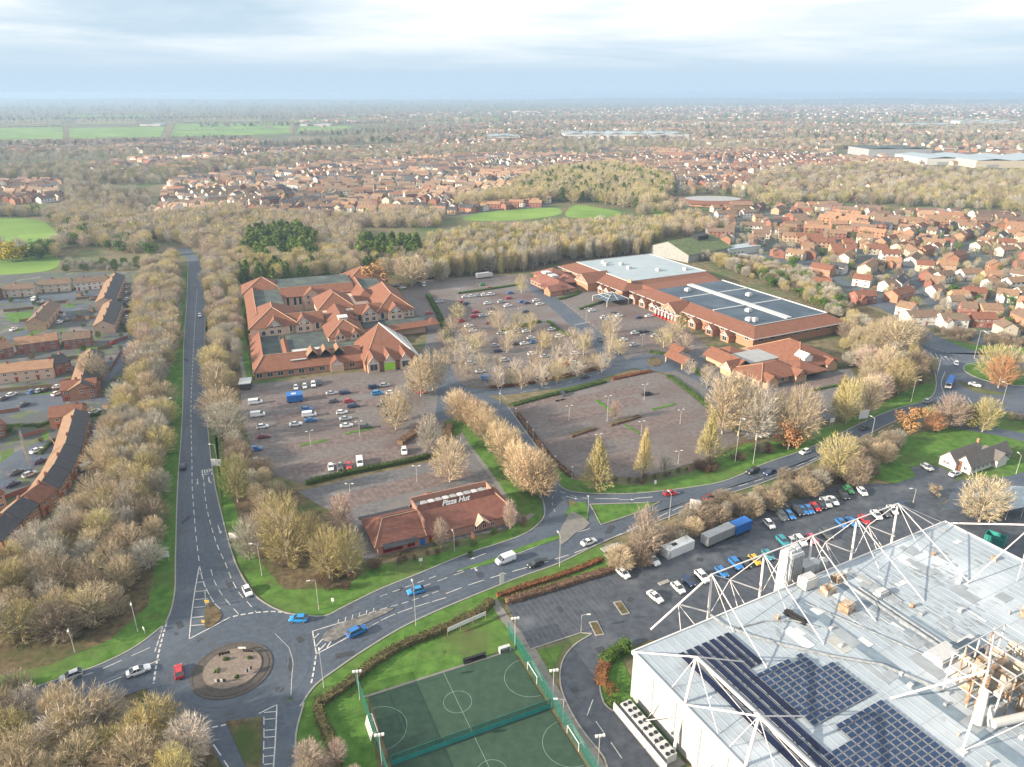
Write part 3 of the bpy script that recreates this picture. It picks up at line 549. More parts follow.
def gable(wall, roof, x0, x1, y0, y1, ze, zr, axis='x', ov=0.4, t=0.22, mw=0, mr=0, wb=None):
    # walls with gable ends, and two roof slopes
    if axis == 'x':
        ym = (y0+y1)/2
        if wall is not None:
            b = wall.vs([(x0,y0,wb or 0),(x1,y0,wb or 0),(x1,y1,wb or 0),(x0,y1,wb or 0),(x0,y0,ze),(x1,y0,ze),(x1,y1,ze),(x0,y1,ze),(x0,ym,zr-.02),(x1,ym,zr-.02)])
            for f in ((0,1,5,4),(2,3,7,6),(1,2,6,9,5),(3,0,4,8,7)): wall.f.append(tuple(b+k for k in f)); wall.m.append(mw)
        k = (zr-ze)/((y1-y0)/2)
        roof.slab([(x0-ov,y0-ov,ze-ov*k+t),(x1+ov,y0-ov,ze-ov*k+t),(x1+ov,ym,zr+t),(x0-ov,ym,zr+t)], t, mr)
        roof.slab([(x1+ov,y1+ov,ze-ov*k+t),(x0-ov,y1+ov,ze-ov*k+t),(x0-ov,ym,zr+t),(x1+ov,ym,zr+t)], t, mr)
    else:
        xm = (x0+x1)/2
        if wall is not None:
            b = wall.vs([(x0,y0,wb or 0),(x1,y0,wb or 0),(x1,y1,wb or 0),(x0,y1,wb or 0),(x0,y0,ze),(x1,y0,ze),(x1,y1,ze),(x0,y1,ze),(xm,y0,zr-.02),(xm,y1,zr-.02)])
            for f in ((0,1,5,8,4),(1,2,6,5),(2,3,7,9,6),(3,0,4,7)): wall.f.append(tuple(b+k for k in f)); wall.m.append(mw)
        k = (zr-ze)/((x1-x0)/2)
        roof.slab([(x0-ov,y1+ov,ze-ov*k+t),(x0-ov,y0-ov,ze-ov*k+t),(xm,y0-ov,zr+t),(xm,y1+ov,zr+t)], t, mr)
        roof.slab([(x1+ov,y0-ov,ze-ov*k+t),(x1+ov,y1+ov,ze-ov*k+t),(xm,y1+ov,zr+t),(xm,y0-ov,zr+t)], t, mr)
def skirt(mb, o, i, ze, zt, m=0, t=0.25):
    O = [(o[0],o[2]),(o[1],o[2]),(o[1],o[3]),(o[0],o[3])]; I = [(i[0],i[2]),(i[1],i[2]),(i[1],i[3]),(i[0],i[3])]
    for k in range(4):
        j = (k+1) % 4; mb.slab([(*O[k],ze),(*O[j],ze),(*I[j],zt),(*I[k],zt)], t, m)
def bld(name, label, cat, org, ang, group=None):
    o = thing(name, label, cat, (org[0], org[1], 0), math.radians(ang), group); return o
def part(mb, name, mats, par): return mb.build(name, [M[k] for k in (mats if isinstance(mats, (list, tuple)) else [mats])], par)
def portal(par, x, y, z, w, h, ang=0):    # white timber framed gable front
    mb = MB(); t = 0.3
    mb.tube((-w/2,-.1,0),(0,-.1,h),t/2); mb.tube((w/2,-.1,0),(0,-.1,h),t/2); mb.tube((-w/2,-.1,0),(w/2,-.1,0),t/2); mb.tube((0,-.1,0),(0,-.1,h),t/2.5); mb.tube((-w/4,-.1,0),(0,-.1,h*.5),t/3); mb.tube((w/4,-.1,0),(0,-.1,h*.5),t/3)
    o = part(mb, 'gable_frame', 'trim_white', par); o.location = (x, y, z); o.rotation_euler.z = math.radians(ang)
# ================================================================== courtyard building
O = G(254, 381)
H = bld('courtyard_building', 'large brick courtyard building with orange hipped roofs and dark flat roofs', 'building', O, 20.6)
w = MB(); r = MB(); fl = MB()
# low front range and skirt
w.box(0.6,49,0.6,11,0,2.98,0); w.box(0.6,10,11,61,0,2.98,0)
r.slab([(0,0,3),(49.5,0,3),(49.5,11,6.6),(5.4,11,6.6)],.25); r.slab([(0,61,3),(0,0,3),(5.4,11,6.6),(5.4,61,6.6)],.25); r.slab([(5.4,11,6.6),(49.5,11,6.6),(49.5,14,4.2),(5.4,14,4.2)],.2)
r.slab([(14.6,13,4.3),(16.2,13,5.4),(16.2,40,5.4),(14.6,40,4.3)],.2); r.slab([(16.2,13,5.4),(17.8,13,4.3),(17.8,40,4.3),(16.2,40,5.4)],.2)
fl.box(5.3,15,13.5,50,0,4.1,0); fl.box(17.6,55,13.4,50,0,4.15,0)
# left wing
w.box(1.2,20.5,50,140,0,7.98,1); r.slab([(0.4,140,8),(0.4,66,8),(5.4,66,10.6),(5.4,140,10.6)],.25); fl.box(5.3,20.6,84,124,8,9.2,0); r.slab([(20.6,84,9.25),(21.4,84,8),(21.4,124,8),(20.6,124,9.25)],.2)
hip(r,0.4,26,49.4,86,8,14.2); hip(r,-1,24,123.5,148,8,14)
w.box(0,23,125,147,0,7.97,1)
# front range between wings with two gables
w.box(18,38,52,64,0,7.96,1); gable(None,r,18,38,51.5,64.5,8,11.3,'x',.3)
for gx, gy in ((13.4,50.6),(27.6,51.2),(63,56.4),(77,55.4)):
    gable(w,r,gx-4.2,gx+4.2,gy-.8,gy+8,8,11.4,'y',.45,mw=1,wb=4)
# centre
w.box(37.6,56.6,64,96,0,8.9,1); hip(r,36.6,57.6,68,97,9,15)
w.box(37.3,55.6,28.8,68,0,6.2,1); hip(r,36.4,56.4,28,58,6.2,11.4); gable(None,r,38,55,50,72,7.2,11,'y',.3)
for gx in (43,50.5): gable(w,r,gx-2.6,gx+2.6,27.6,34,6.0,8.6,'y',.3,mw=1,wb=4.3)
# right block
w.box(56,87.5,57.5,104,0,7.95,1); hip(r,66.5,88.2,56.8,106,8,14.4); gable(None,r,55.5,70,57,68,8,11.4,'x',.3)
hip(r,60,72,84,104,8,12.2)
w.box(62,84,100,152,0,7.94,1); hip(r,60.6,85.6,128,155,8,14.4); r.slab([(60.6,150,8),(60.6,98,8),(66.6,98,10.8),(66.6,150,10.8)],.25); fl.box(66.5,80,96,130,8,9.6,0); r.slab([(80,96,9.7),(84.6,96,8),(84.6,132,8),(80,132,9.7)],.2)
# back range
w.box(20,63,108,140,0,7.93,1); r.slab([(20,107,8),(63,107,8),(63,116,11.2),(20,116,11.2)],.25); fl.box(20,63,116,141,8,10.9,0); gable(w,r,33,43,105.8,112,7.9,11.6,'y',.4,mw=1,wb=1)
# courtyard link
fl.box(20.5,37.6,74,88,0,5,0); fl.box(57.5,62,96,104,0,5,0)
# low right canopy
r.slab([(57,36,3.8),(92,40,3.8),(92,45,5.2),(57,41,5.2)],.25); fl.box(58,91,45,58,0,4.4,0); w.box(60,90,42.5,46,0,3.7,1); r.slab([(92,40,3.8),(98,41,3.8),(95,47,6.2),(92,45,5.2)],.25)
# glazed corner pavilion
w.box(49,73,-7,22,0,3.97,0)
AX = (61.5,22.5,12.2)
P = [(48.4,-8,4),(74.6,-8,4),(74.6,24,4),(48.4,24,4)]
r.slab([P[0],P[1],AX],.25); r.slab([P[2],P[3],AX],.25); r.slab([P[3],P[0],AX],.25)
part(w,'wall',['brick_orange','render_peach'],H); part(r,'roof','tile_orange',H); part(fl,'flat_roof','flat_dark',H)
gl = MB(); gl.slab([P[1],P[2],AX],.2); g_o = part(gl,'glass_roof','glass_dark',H)
a, b, c = Vector(P[1]), Vector(P[2]), Vector(AX); rf = MB()
for i in range(9):
    t = i/8; p = a.lerp(b,t); q = a.lerp(c,t) if False else c; rf.tube(p+Vector((0,0,.12)), p.lerp(c, 1.0 if i in (0,8) else .9)+Vector((0,0,.12)), .2, n=4)
for k in (0,.22,.45,.68): rf.tube(a.lerp(c,k)+Vector((0,0,.12)), b.lerp(c,k)+Vector((0,0,.12)), .2, n=4)
part(rf,'glazing_bar','trim_white',H)
H.scale = (1,1,1.16)
# ridge caps
for A, B in [((0,0,3.2),(5.4,11,6.8)),((5.4,11,6.75),(49.5,11,6.75)),((0.4,49.4,8.1),(13.2,62.2,14.3)),((26,49.4,8.1),(13.2,62.2,14.3)),((13.2,62.2,14.35),(13.2,73,14.35)),((-1,123.5,8.1),(11.5,135.7,14.1)),((24,123.5,8.1),(11.5,135.7,14.1)),
             ((36.6,68,9.1),(47.1,78.5,15.1)),((57.6,68,9.1),(47.1,78.5,15.1)),((36.4,28,6.3),(46.4,38,11.5)),((56.4,28,6.3),(46.4,38,11.5)),((66.5,56.8,8.1),(77.3,67.7,14.5)),((88.2,56.8,8.1),(77.3,67.7,14.5)),((77.3,67.7,14.5),(77.3,95,14.5)),
             ((60.6,128,8.1),(73.1,140.5,14.5)),((85.6,128,8.1),(73.1,140.5,14.5)),((48.4,-8,4.1),AX),((18,58,11.45),(38,58,11.45)),((5.4,66,10.8),(5.4,124,10.8)),((20,116,11.3),(63,116,11.3)),((66.6,98,11),(66.6,130,11))]: rc = MB(); rc.tube(A,B,.16,n=4); part(rc,'ridge_tile','ridge_cap',H)
# dormer openings in the low front roof, three gables of the pavilion
for x in (27,33,39): dk = MB(); dk.box(x-2.1,x+2.1,5.4,7.4,4.0,5.9); part(dk,'louvre','black',H); dg = MB(); gable(None,dg,x-2.4,x+2.4,5.2,13,6.0,8.1,'y',.3); part(dg,'dormer_roof','tile_tan',H)
for x in (52.5,60,67.5): dg = MB(); dw = MB(); gable(dw,dg,x-2.6,x+2.6,-9.2,3,4.0,6.9,'y',.3); part(dg,'dormer_roof','tile_orange',H); part(dw,'dormer_wall','render_peach',H)
dg = MB(); dw = MB(); gable(dw,dg,34,40,-1.2,5,3.1,5.2,'y',.3); part(dg,'dormer_roof','tile_orange',H); part(dw,'dormer_wall','render_peach',H)
for x in (52.5,60,67.5): portal(H,x,-9.2,4.0,5.4,3.0)
portal(H,37,-1.2,3.1,6,2.1)
for x in (52.5,67.5): win(H,x,-9.2,1.0,3.6,2.8)
sg = MB(); sg.box(-2.4,2.4,-.12,0,0,2.9); o = part(sg,'green_shopfront','green_sign',H); o.location = (60,-9.2,.7)
for gx, gy in ((13.4,50.6),(27.6,51.2),(63,56.4),(77,55.4)):
    for dx in (-1.8,1.8): win(H,gx+dx,gy-.8,7.6,2.0,2.0,0,'arch'); win(H,gx+dx,gy-.8,4.9,1.9,1.8)
    portal(H,gx,gy-.82,8.6,4.6,2.3)
for x, y in ((7.5,50),(20.6,52),(34.6,52),(57.5,57.5),(70,57.5)): win(H,x,y,4.4,2.3,3.5 if x > 10 else 2.4,0,'arch')
for x in (83.5,86): win(H,x,57.4,5.0,1.4,1.5); win(H,x,57.4,7.0-.2,1.4,.9)
for x in (24,28,31,45,50,55,59): win(H,x,107.9,3.2,1.8,5.2,0,'arch')
for x in (35.5,40.5): win(H,x,105,7.2,1.4,1.7,0,'arch'); win(H,x,105,4.2,1.4,1.6)
for x in (41.9,44.1,49.4,51.6): win(H,x,27.6,5.3,1.2,1.6,0,'arch')
for i in range(10): win(H,2.6+i*4.6,0.58,.7,2.6,1.9)
for i in range(6): win(H,1.2,58+i*12,5.0,1.4,1.6,-90)
cp = MB(); cp.box(44.4,48.6,40,44.2,8,11.6); cp.box(44,49,39.6,44.6,11.6,11.9); part(cp,'cupola','trim_white',H); win(H,46.5,40,9.6,1.6,1.4)
sk = MB(); sk.box(18.6,32,17.5,22,4.1,4.6); part(sk,'rooflight','metal_pale',H)
sk2 = MB(); sk2.box(17,24,4.6,5.6,4.95,5.25); part(sk2,'roof_vent','metal_pale',H)
# ================================================================== superstore
O = G(540, 285)
SUP = bld('superstore', 'long brick superstore with white and dark blue flat roofs and orange tile skirts', 'building', O, -63.44)
w = MB(); r = MB(); f1 = MB(); f2 = MB(); cap = MB()
w.box(-18,56,28,100,0,5.9); w.box(56,163.5,33,96,0,5.9)
# low brick cornice piers
skirt(r,(-21,58.5,26,103),(-13,49.5,37,99.5),6,9.3); skirt(r,(59,165.6,31.2,98),(73,155.4,41,92.5),6,9)
f1.box(-13,49.5,37,99.5,5,9.32); f2.box(73,155.4,41,92.5,5,9.02); r.box(58.6,73,41,92.4,5,8.9)
cap.box(-13.4,49.9,36.6,37,9,9.6); cap.box(49.5,49.9,37,99.5,9,9.6); cap.box(-13.4,-13,37,99.5,9,9.6); cap.box(-13.4,49.9,99.5,100,9,9.6)
cap.box(73,155.8,92.5,93.1,9,9.5); cap.box(155.4,155.9,41,92.5,9,9.25)
cap.box(73,154,64.5,68.5,9.03,9.75)
for x in (96,124): cap.box(x-.5,x+.5,41,64.5,9.03,9.4); cap.box(x-.5,x+.5,68.5,92.5,9.03,9.4)
for y0, x0, x1 in ((26,-21,58.5),(31.2,59,165.6)): cap.box(x0,x1,y0-.25,y0,5.7,6.0)
cap.box(165.6,165.9,31.2,98,5.7,6.0)
# front entrances: big gables
for x, hw, zr in ((22,8,10.5),(103,7,10)):
    gable(w,r,x-hw,x+hw,19 if x < 50 else 27,38,5.5,zr,'y',.6)
    portal(SUP,x,(19 if x < 50 else 27)-.3,5.0,hw*2,zr-5)
# small gabled bays along the front
for x in (38,45,66,76,86,122,136,148): gable(w,r,x-3,x+3,23.5 if x < 57 else 28.5,34,3.6,6.0,'y',.4); portal(SUP,x,(23.5 if x<57 else 28.5)-.45,3.5,5,2.0)
part(w,'wall','brick_orange',SUP); part(r,'tiled_roof','tile_orange',SUP); part(f1,'white_flat_roof','flat_white',SUP); part(f2,'blue_flat_roof','flat_blue',SUP); part(cap,'roof_kerb','metal_pale',SUP)
for x in (38,45,66,76,86,122,136,148): win(SUP,x,23.45 if x<57 else 28.45,.6,3.2,2.6)
for x in range(-15,56,9): win(SUP,x,27.95,3.6,3,1.8)
for x in range(60,163,9): win(SUP,x,32.95,3.6,3,1.8)
for y in range(38,94,8): win(SUP,163.55,y,3.4,3.4,2.0,90)
rd = MB()
for i in range(7): rd.box(93+i*3,94.6+i*3,24.8,26.6,0,1.5)
rd.box(92,114.5,24.4,27,4.2,4.6); part(rd,'red_shopfront','red_paint',SUP); rd = MB()
for i in range(7): rd.box(93.3+i*3,94.3+i*3,25.0,26.4,1.5,4.2)
rd.box(92.3,114.2,24.6,26.8,4.6,5.2); part(rd,'arcade_column','trim_white',SUP)
for i in range(5): win(SUP,95+i*4,24.3,5.0,2.6,1.7,0,'arch')
for i, (x, y) in enumerate(((8,60),(20,58),(34,72),(-2,52),(4,50),(40,90),(85,55),(110,80),(135,56),(148,44),(150,46))):
    u = MB(); u.box(x-1.6,x+1.6,y-1.3,y+1.3,9.3,10.7); u.box(x-1,x+1,y-1,y+1,10.7,11.2); part(u,'rooftop_unit',['metal_pale'],SUP)
u = MB()
u.prism([(49.5,36.9),(50.6,35.4),(52.6,36.6),(51,38.4)],9,11); part(u,'corner_block','ridge_cap',SUP)
# annex of small hipped roofs at the near corner
AN = bld('annex_building', 'cluster of low orange hipped shops round a small flat roof at superstore corner', 'building', O, -63.44)
w = MB(); r = MB(); fl = MB()
w.box(167,200,20,50,0,3.4); w.box(185,204,-2,24,0,3.4); w.box(167,186,0,20,0,3.4)
hip(r,168,202,24,52,3.5,10.5); hip(r,186,206,-3,25,3.5,7.4); gable(None,r,166,188,-1,9,3.5,6.6,'x',.4); hip(r,190,208,18,36,3.5,6.8); hip(r,162,176,6,20,3.5,6.5); fl.box(174,188,8,26,0,4.6)
for x, y in ((206,3),(206,20),(202,44)): gable(w,r,x-4,x+1.2,y-3.2,y+3.2,3.4,5.8,'x',.4)
gable(w,r,182,189,-4.5,4,3.4,6.8,'y',.4)
gable(None,r,158,172,-18,-11,3.2,5.4,'x',.4)
for x in (159,171):
    for y in (-17.5,-11.5): q_ = MB(); q_.box(x-.4,x+.4,y-.4,y+.4,0,3.2); part(q_,'post','brick_buff',AN)
gable(None,r,150,158,-9,-3,3.0,4.8,'x',.3)
part(w,'wall','brick_buff',AN); part(r,'roof','tile_orange',AN); part(fl,'flat_roof','flat_grey',AN)
portal(AN,185.5,-4.6,3.3,6.4,3.2)
for i in range(6): win(AN,186.8+i*3,-2.05,.6,1.6,2.2)
for i in range(6): win(AN,204.1,0+i*4,.6,1.6,2.2,90)
for i in range(5): win(AN,200.1,27+i*5,.6,1.6,2.2,90)
for A, B in (((168,24,3.6),(182,38,10.6)),((202,24,3.6),(188,38,10.6)),((186,-3,3.6),(196,7,7.5)),((206,-3,3.6),(196,7,7.5))): rg = MB(); rg.tube(A,B,.15,n=4); part(rg,'ridge_tile','ridge_cap',AN)
dm = MB(); gable(dm,dm,193,199,30,35,7.0,8.8,'x',.2); part(dm,'dormer','trim_white',AN)
# restaurant at the far end of the store
RE = bld('restaurant_building', 'small brick restaurant with hipped orange roofs beside the far end of the superstore', 'building', O, -63.44)
w = MB(); r = MB()
w.box(-6,28,-4,10,0,3.4); w.box(-20,0,6,24,0,3.4); hip(r,-7,29,-5,11,3.5,7.5); hip(r,-21,2,4,26,3.5,8.4); hip(r,12,30,-8,4,3.5,6.4); gable(w,r,22,30,-9,0,3.4,6.2,'y',.4); hip(r,-4,16,10,24,3.5,6.5)
part(w,'wall','brick_orange',RE); part(r,'roof','tile_red',RE)
for i in range(7): win(RE,-3+i*4.2,-4.05,.6,2.2,2.1)
for i in range(3): win(RE,28.05,-3+i*4,.6,2.2,2.1,90)
ds = MB(); ds.box(-4,2,3,8,7.2,8.5); ds.box(5,11,3,8,6.8,8.2); part(ds,'rooftop_unit','metal_pale',RE)
# glass canopy pavilion
CN = bld('glazed_canopy', 'low glazed pyramid canopy on posts in front of the superstore', 'canopy', O, -63.44)
c = MB(); c.slab([(50,10,3.4),(66,10,3.4),(58,19,6.6)],.1); c.slab([(66,10,3.4),(66,26,3.4),(58,19,6.6)],.1); c.slab([(66,26,3.4),(50,26,3.4),(58,19,6.6)],.1); c.slab([(50,26,3.4),(50,10,3.4),(58,19,6.6)],.1)
part(c,'canopy_glass',['flat_blue'],CN)
for x, y in ((50,10),(66,10),(66,25.6),(50,25.6)):
    p = MB(); p.tube((x,y,0),(x,y,3.4),.18); part(p,'post','trim_white',CN)
p = MB()
for x, y in ((50,10),(66,10),(66,26),(50,26)): p.tube((x,y,3.5),(58,19,6.7),.13,n=4)
for k in (.3,.6):
    q = [Vector((x,y,3.5)).lerp(Vector((58,19,6.7)),k) for x, y in ((50,10),(66,10),(66,26),(50,26))]
    for i in range(4): p.tube(q[i],q[(i+1)%4],.09,n=4)
for x, y in ((58,10),(66,18),(58,26),(50,18)): p.tube((x,y,3.5),(58,19,6.7),.09,n=4)
part(p,'canopy_rib','trim_white',CN)
# ================================================================== roadside restaurant with rooftop lettering
O = G(379, 557)
PH = bld('roadside_restaurant', 'long low brick restaurant with red tiled roof and white rooftop name', 'building', O, 24.45)
w = MB(); r = MB(); wr = MB()
w.box(0,41,.5,16,0,2.95)
k = 0.55
r.slab([(-1,0,3),(14,0,3),(14,8,6.9),(4,8,6.9)][:3]+[(3.5,8,6.9)],.25)     # front left
r.slab([(-1,16.5,3),(-1,0,3),(3.5,8,6.9),(3.5,9,6.9)],.25); r.slab([(14,16.5,3),(-1,16.5,3),(3.5,9,6.9),(14,9,6.9)],.25)
r.slab([(14,0,3),(42.6,0,3),(38,7.6,7.6),(14,7.6,7.6)],.25); r.slab([(42.6,0,3),(42.6,17,3),(38,13.6,6.6),(38,7.6,7.6)],.25); r.slab([(42.6,17,3),(14,17,3),(14,13.6,6.6),(38,13.6,6.6)],.25)
w.box(14,38,7.7,13.5,3,6.0); w.box(13.9,14.3,1.5,13.5,3,7.3)
hip(r,16,24,12,19,4.5,7.6)

part(w,'wall','restaurant_brick' if mat('restaurant_brick',(.36,.20,.15),.9,.15,1.5) else '',PH); part(r,'roof','tile_red',PH)
wr.box(14,38,7.6,13.6,6.0,6.3); o = part(wr,'flat_roof','flat_grey',PH)
pb = MB(); pb.box(13.8,38.2,7.5,7.7,6.2,8.6); pb.box(13.8,38.2,13.5,13.8,6.0,8.2); pb.box(13.8,14.1,7.7,13.5,6.0,7.2); pb.box(37.9,38.2,7.7,13.5,6.0,7.9); part(pb,'parapet','restaurant_brick',PH); mat('lettering_white',(.85,.85,.84),.5,.02); cn_ = MB(); cn_.slab([(1.4,-1.1,2.75),(11.2,-1.1,2.75),(11.2,.6,3.35),(1.4,.6,3.35)],.15); part(cn_,'canopy_roof','tile_dark',PH); mat('maroon_glass',(.16,.012,.03),.25,.2,.6)
for i in range(9): u = MB(); u.box(16+i*2.3,17.5+i*2.3,9.5,11.5,6.3,7.6); part(u,'rooftop_unit','metal_pale' if i%2 else 'metal_grey',PH)
for A, B in (((-1,0,3.2),(3.5,8,7.1)),((14,0,3.2),(14,7.6,7.8)),((42.6,0,3.2),(38,7.6,7.8)),((3.5,8,7.1),(14,8,7.1)),((14,7.6,7.8),(38,7.6,7.8))): rc = MB(); rc.tube(A,B,.16,n=4); part(rc,'ridge_tile','ridge_cap',PH)
for i in range(2): win(PH,4.2+i*5.3,.45,.5,5.6 if i==0 else 2.2,2.1,0,'w','window','red_paint')
for i in range(7): 
    win(PH,15.6+i*1.45,.45,.5,1.4,2.1,0,'w','window','red_paint') if i < 4 else win(PH,19+i*2.6,.45,.6,1.3,1.6)
for i in range(4): win(PH,-.05,4+i*3,.6,1.6,1.6,-90)
dr = MB(); dr.box(12.2,13.6,.3,.5,0,2.3); part(dr,'door','blue_paint',PH)
for o_ in [c for w_ in PH.children if w_.name.startswith('window') for c in w_.children]: o_.material_slots[0].link = 'OBJECT'; o_.material_slots[0].material = M['maroon_glass']
aw = MB(); gable(None,aw,29,33,-1.2,3,2.9,4.4,'y',.2); part(aw,'porch_roof','render_peach',PH)
me = letters('Pizza Hut',0,0,1,'lettering_white',0); o = link('rooftop_lettering', me, PH); o.location = (25.5,6.85,8.0); o.rotation_euler = (math.radians(72),0,0); o.scale = (2.25,2.2,1); fb = MB(); fb.slab([(13.8,6.7,7.0),(38.2,6.7,7.0),(38.0,7.45,9.0),(14,7.45,9.0)],.12); part(fb,'sign_fascia','tile_red',PH)
# lean-to on the left
ln = MB(); ln.slab([(-1.5,16.4,3.0),(14,16.4,3.0),(14,18.2,2.8),(-1.5,18.2,2.8)],.2); part(ln,'lean_to_roof','tile_dark',PH)
# ================================================================== small white office
O = G(977-0, 474); A = G(943, 463); B_ = G(969.5, 475); C_ = G(1009, 460)
ang = math.degrees(math.atan2(C_.y-B_.y, C_.x-B_.x))
SW = bld('office_building', 'small white gabled office with grey roof standing on the lawn', 'building', (B_.x,B_.y), ang)
w = MB(); r = MB(); Lx = (C_-B_).xy.length; Wd = (A-B_).xy.length
gable(w,r,0,Lx,0,Wd*.55,3.0,6.2,'x',.5); gable(w,r,-1.5,Lx*.62,Wd*.45,Wd+.5,3.0,6.0,'x',.5); gable(w,r,Lx*.55,Lx*.8,-1.5,5,3,5.2,'y',.4)
part(w,'wall','render_white',SW); part(r,'roof','roof_slate',SW)
for y in (1.8,4.2,Wd*.75,Wd*.95-1): win(SW,(0 if y < Wd*.5 else -1.5)-.02,y,1.0,1.2,1.3,-90)
for i in range(8): win(SW,2+i*(Lx-3)/8,-.02,1.0,1.2,1.1)
d = MB(); d.box(-.2,0,Wd*.33,Wd*.45,0,3.6); part(d,'door','tile_orange',SW)
ch = MB(); ch.box(Lx*.6,Lx*.6+.8,Wd*.7,Wd*.7+.8,5,7.4); part(ch,'chimney','brick_orange',SW)
# ================================================================== hall with green roof
B_ = G(688,263); C_ = G(731,254.5); A = G(661,252)
GH = bld('sports_hall', 'white walled hall with mossy green pitched roof beyond the superstore', 'building', (B_.x,B_.y), math.degrees(math.atan2(C_.y-B_.y, C_.x-B_.x)))
Lx = (C_-B_).xy.length; Wd = (A-B_).xy.length; w = MB(); r = MB()
gable(w,r,0,Lx,0,Wd,6.0,13.2,'x',.5); w.box(Lx-2,Lx+9,-2,10,0,4); part(w,'wall','hall_wall' if mat('hall_wall',(.27,.275,.27)) else '',GH); part(r,'roof','roof_green',GH)
u = MB(); u.box(Lx*.55,Lx*.8,Wd*.36,Wd*.52,11.5,14.8); part(u,'roof_plant','black',GH); u = MB(); u.box(Lx*.3,Lx*.7,-.2,0,.5,3); part(u,'shutter','black',GH)
for i in range(5): win(GH,4+i*(Lx-8)/5,-.02,2.2,2,1.4)
for (u0,v0,u1,v1,wd,h,ro,la) in [(728,256,760,252,12,5,'render_white','small white flat building beside the green roofed hall'),(738,262,752,260,10,3,'roof_green','low green flat shed beside the car park')]:
    a, b = G(u0,v0), G(u1,v1); q = bld('small_building', la, 'building', a, math.degrees(math.atan2(b.y-a.y,b.x-a.x))); m_ = MB(); L_ = (b-a).xy.length; m_.box(0,L_,0,wd,0,h); part(m_,'wall',ro,q); m_ = MB(); m_.box(-.3,L_+.3,-.3,wd+.3,h,h+.4); part(m_,'flat_roof','flat_white',q); [win(q,3+i*4,-.02,1,1.6,1.6) for i in range(4)]
# school with white curved roof
q = bld('school_building', 'low round school with white roof and red brick rim beyond the woods', 'building', G(712,203), 3)
m_ = MB(); n = 24; m_.prism([(44*math.cos(2*math.pi*i/n), 34*math.sin(2*math.pi*i/n)) for i in range(n)],0,2.8); part(m_,'wall','brick_orange',q)
m_ = MB()
for i in range(n):
    a0, a1 = 2*math.pi*i/n, 2*math.pi*(i+1)/n; m_.slab([(46*math.cos(a0),36*math.sin(a0),2.9),(46*math.cos(a1),36*math.sin(a1),2.9),(34*math.cos(a1),24*math.sin(a1),5.6),(34*math.cos(a0),24*math.sin(a0),5.6)],.2)
part(m_,'tiled_roof','tile_orange',q); m_ = MB(); m_.prism([(33.8*math.cos(2*math.pi*i/n), 23.8*math.sin(2*math.pi*i/n)) for i in range(n)],2.9,5.2); part(m_,'flat_roof','flat_grey',q)
m_ = MB(); gable(m_,m_,10,34,-44,-26,3.5,6.5,'x',.4); gable(m_,m_,-52,-36,-8,22,3.2,6.5,'y',.4); part(m_,'wing','tile_tan',q)
for i in range(10): a0 = -math.pi*(i+.5)/10; win(q,44.1*math.cos(a0),34.1*math.sin(a0),.8,3,1.6,math.degrees(a0)+90)
# ================================================================== far warehouses
for (u0,u1,v,dd,h,wl,ro,la) in [(565,690,138,160,11,'render_white','flat_white','long white warehouse on the far side of the estates'),(487,520,140,120,10,'render_white','flat_white','short white warehouse west of the long white warehouse'),
    (868,932,157,90,16,'flat_grey','flat_dark','dark sided warehouse rising beyond the housing estate'),(926,1000,165,110,12,'render_white','flat_white','pale warehouse with white roof at the edge of town'),(975,1090,168,130,13,'render_cream','flat_white','big cream warehouse beyond the eastern trees'),
    (960,1020,124,120,12,'render_white','flat_white','distant white shed near the misty skyline'),(905,960,127,100,10,'render_cream','flat_white','distant low cream shed'),(300,330,126,60,8,'render_white','flat_grey','tiny white barn among the green fields'),(140,160,126,60,8,'render_white','flat_grey','white farm sheds beside the distant field')]:
    a, b = G(u0,v), G(u1,v); q = bld('warehouse', la, 'warehouse', a, 2); L_ = b.x-a.x
    m_ = MB(); m_.box(0,L_,0,dd,0,h-1); part(m_,'wall',wl,q)
    nb = max(1, int(L_/60)); m_ = MB()
    for i in range(nb): gable(None,m_,L_*i/nb+.3,L_*(i+1)/nb-.3,0,dd,h-1,h+2,'y',.2)
    part(m_,'roof',ro,q)
    m_ = MB(); [m_.box(L_*(i+.3)/nb,L_*(i+.6)/nb,-.4,0,0,h*.45) for i in range(nb)]; part(m_,'loading_door','metal_grey',q)
# ================================================================== factory with roof masts
FO = G(633, 652, 12); FA = 27.97; fa = math.radians(FA)
F = bld('factory_building', 'huge pale flat roofed factory with white clad walls', 'factory', (FO.x, FO.y), FA)
X1, Y1, HH = 105.0, -78.0, 12.0
w = MB(); w.box(0.15,X1-.15,Y1+.15,-.15,0,HH-.3); part(w,'wall','cladding',F)
pm = MB(); pm.box(-3.4,3.4,-.12,0,0.5,HH-.35); pme = pm.mesh('wall_panel',[M['cladding']])
for i in range(11):
    o = link('wall_panel', pme, F); o.location = (.15, -3.6-i*7.0, 0); o.rotation_euler.z = -math.pi/2
for i in range(15):
    o = link('wall_panel', pme, F); o.location = (3.6+i*7.0, -.15, 0); o.rotation_euler.z = math.pi
m_ = MB(); m_.box(0,X1,Y1,0,HH-.3,HH); part(m_,'roof_membrane','membrane',F)
pr = MB(); t = .3
for q in ((-.15,X1+.15,0,t,HH-.6,HH+.25),(-.15,t,Y1,0,HH-.6,HH+.25),(X1-t,X1+.15,Y1,0,HH-.6,HH+.25)): pr.box(*q)
part(pr,'roof_edge','trim_white',F)
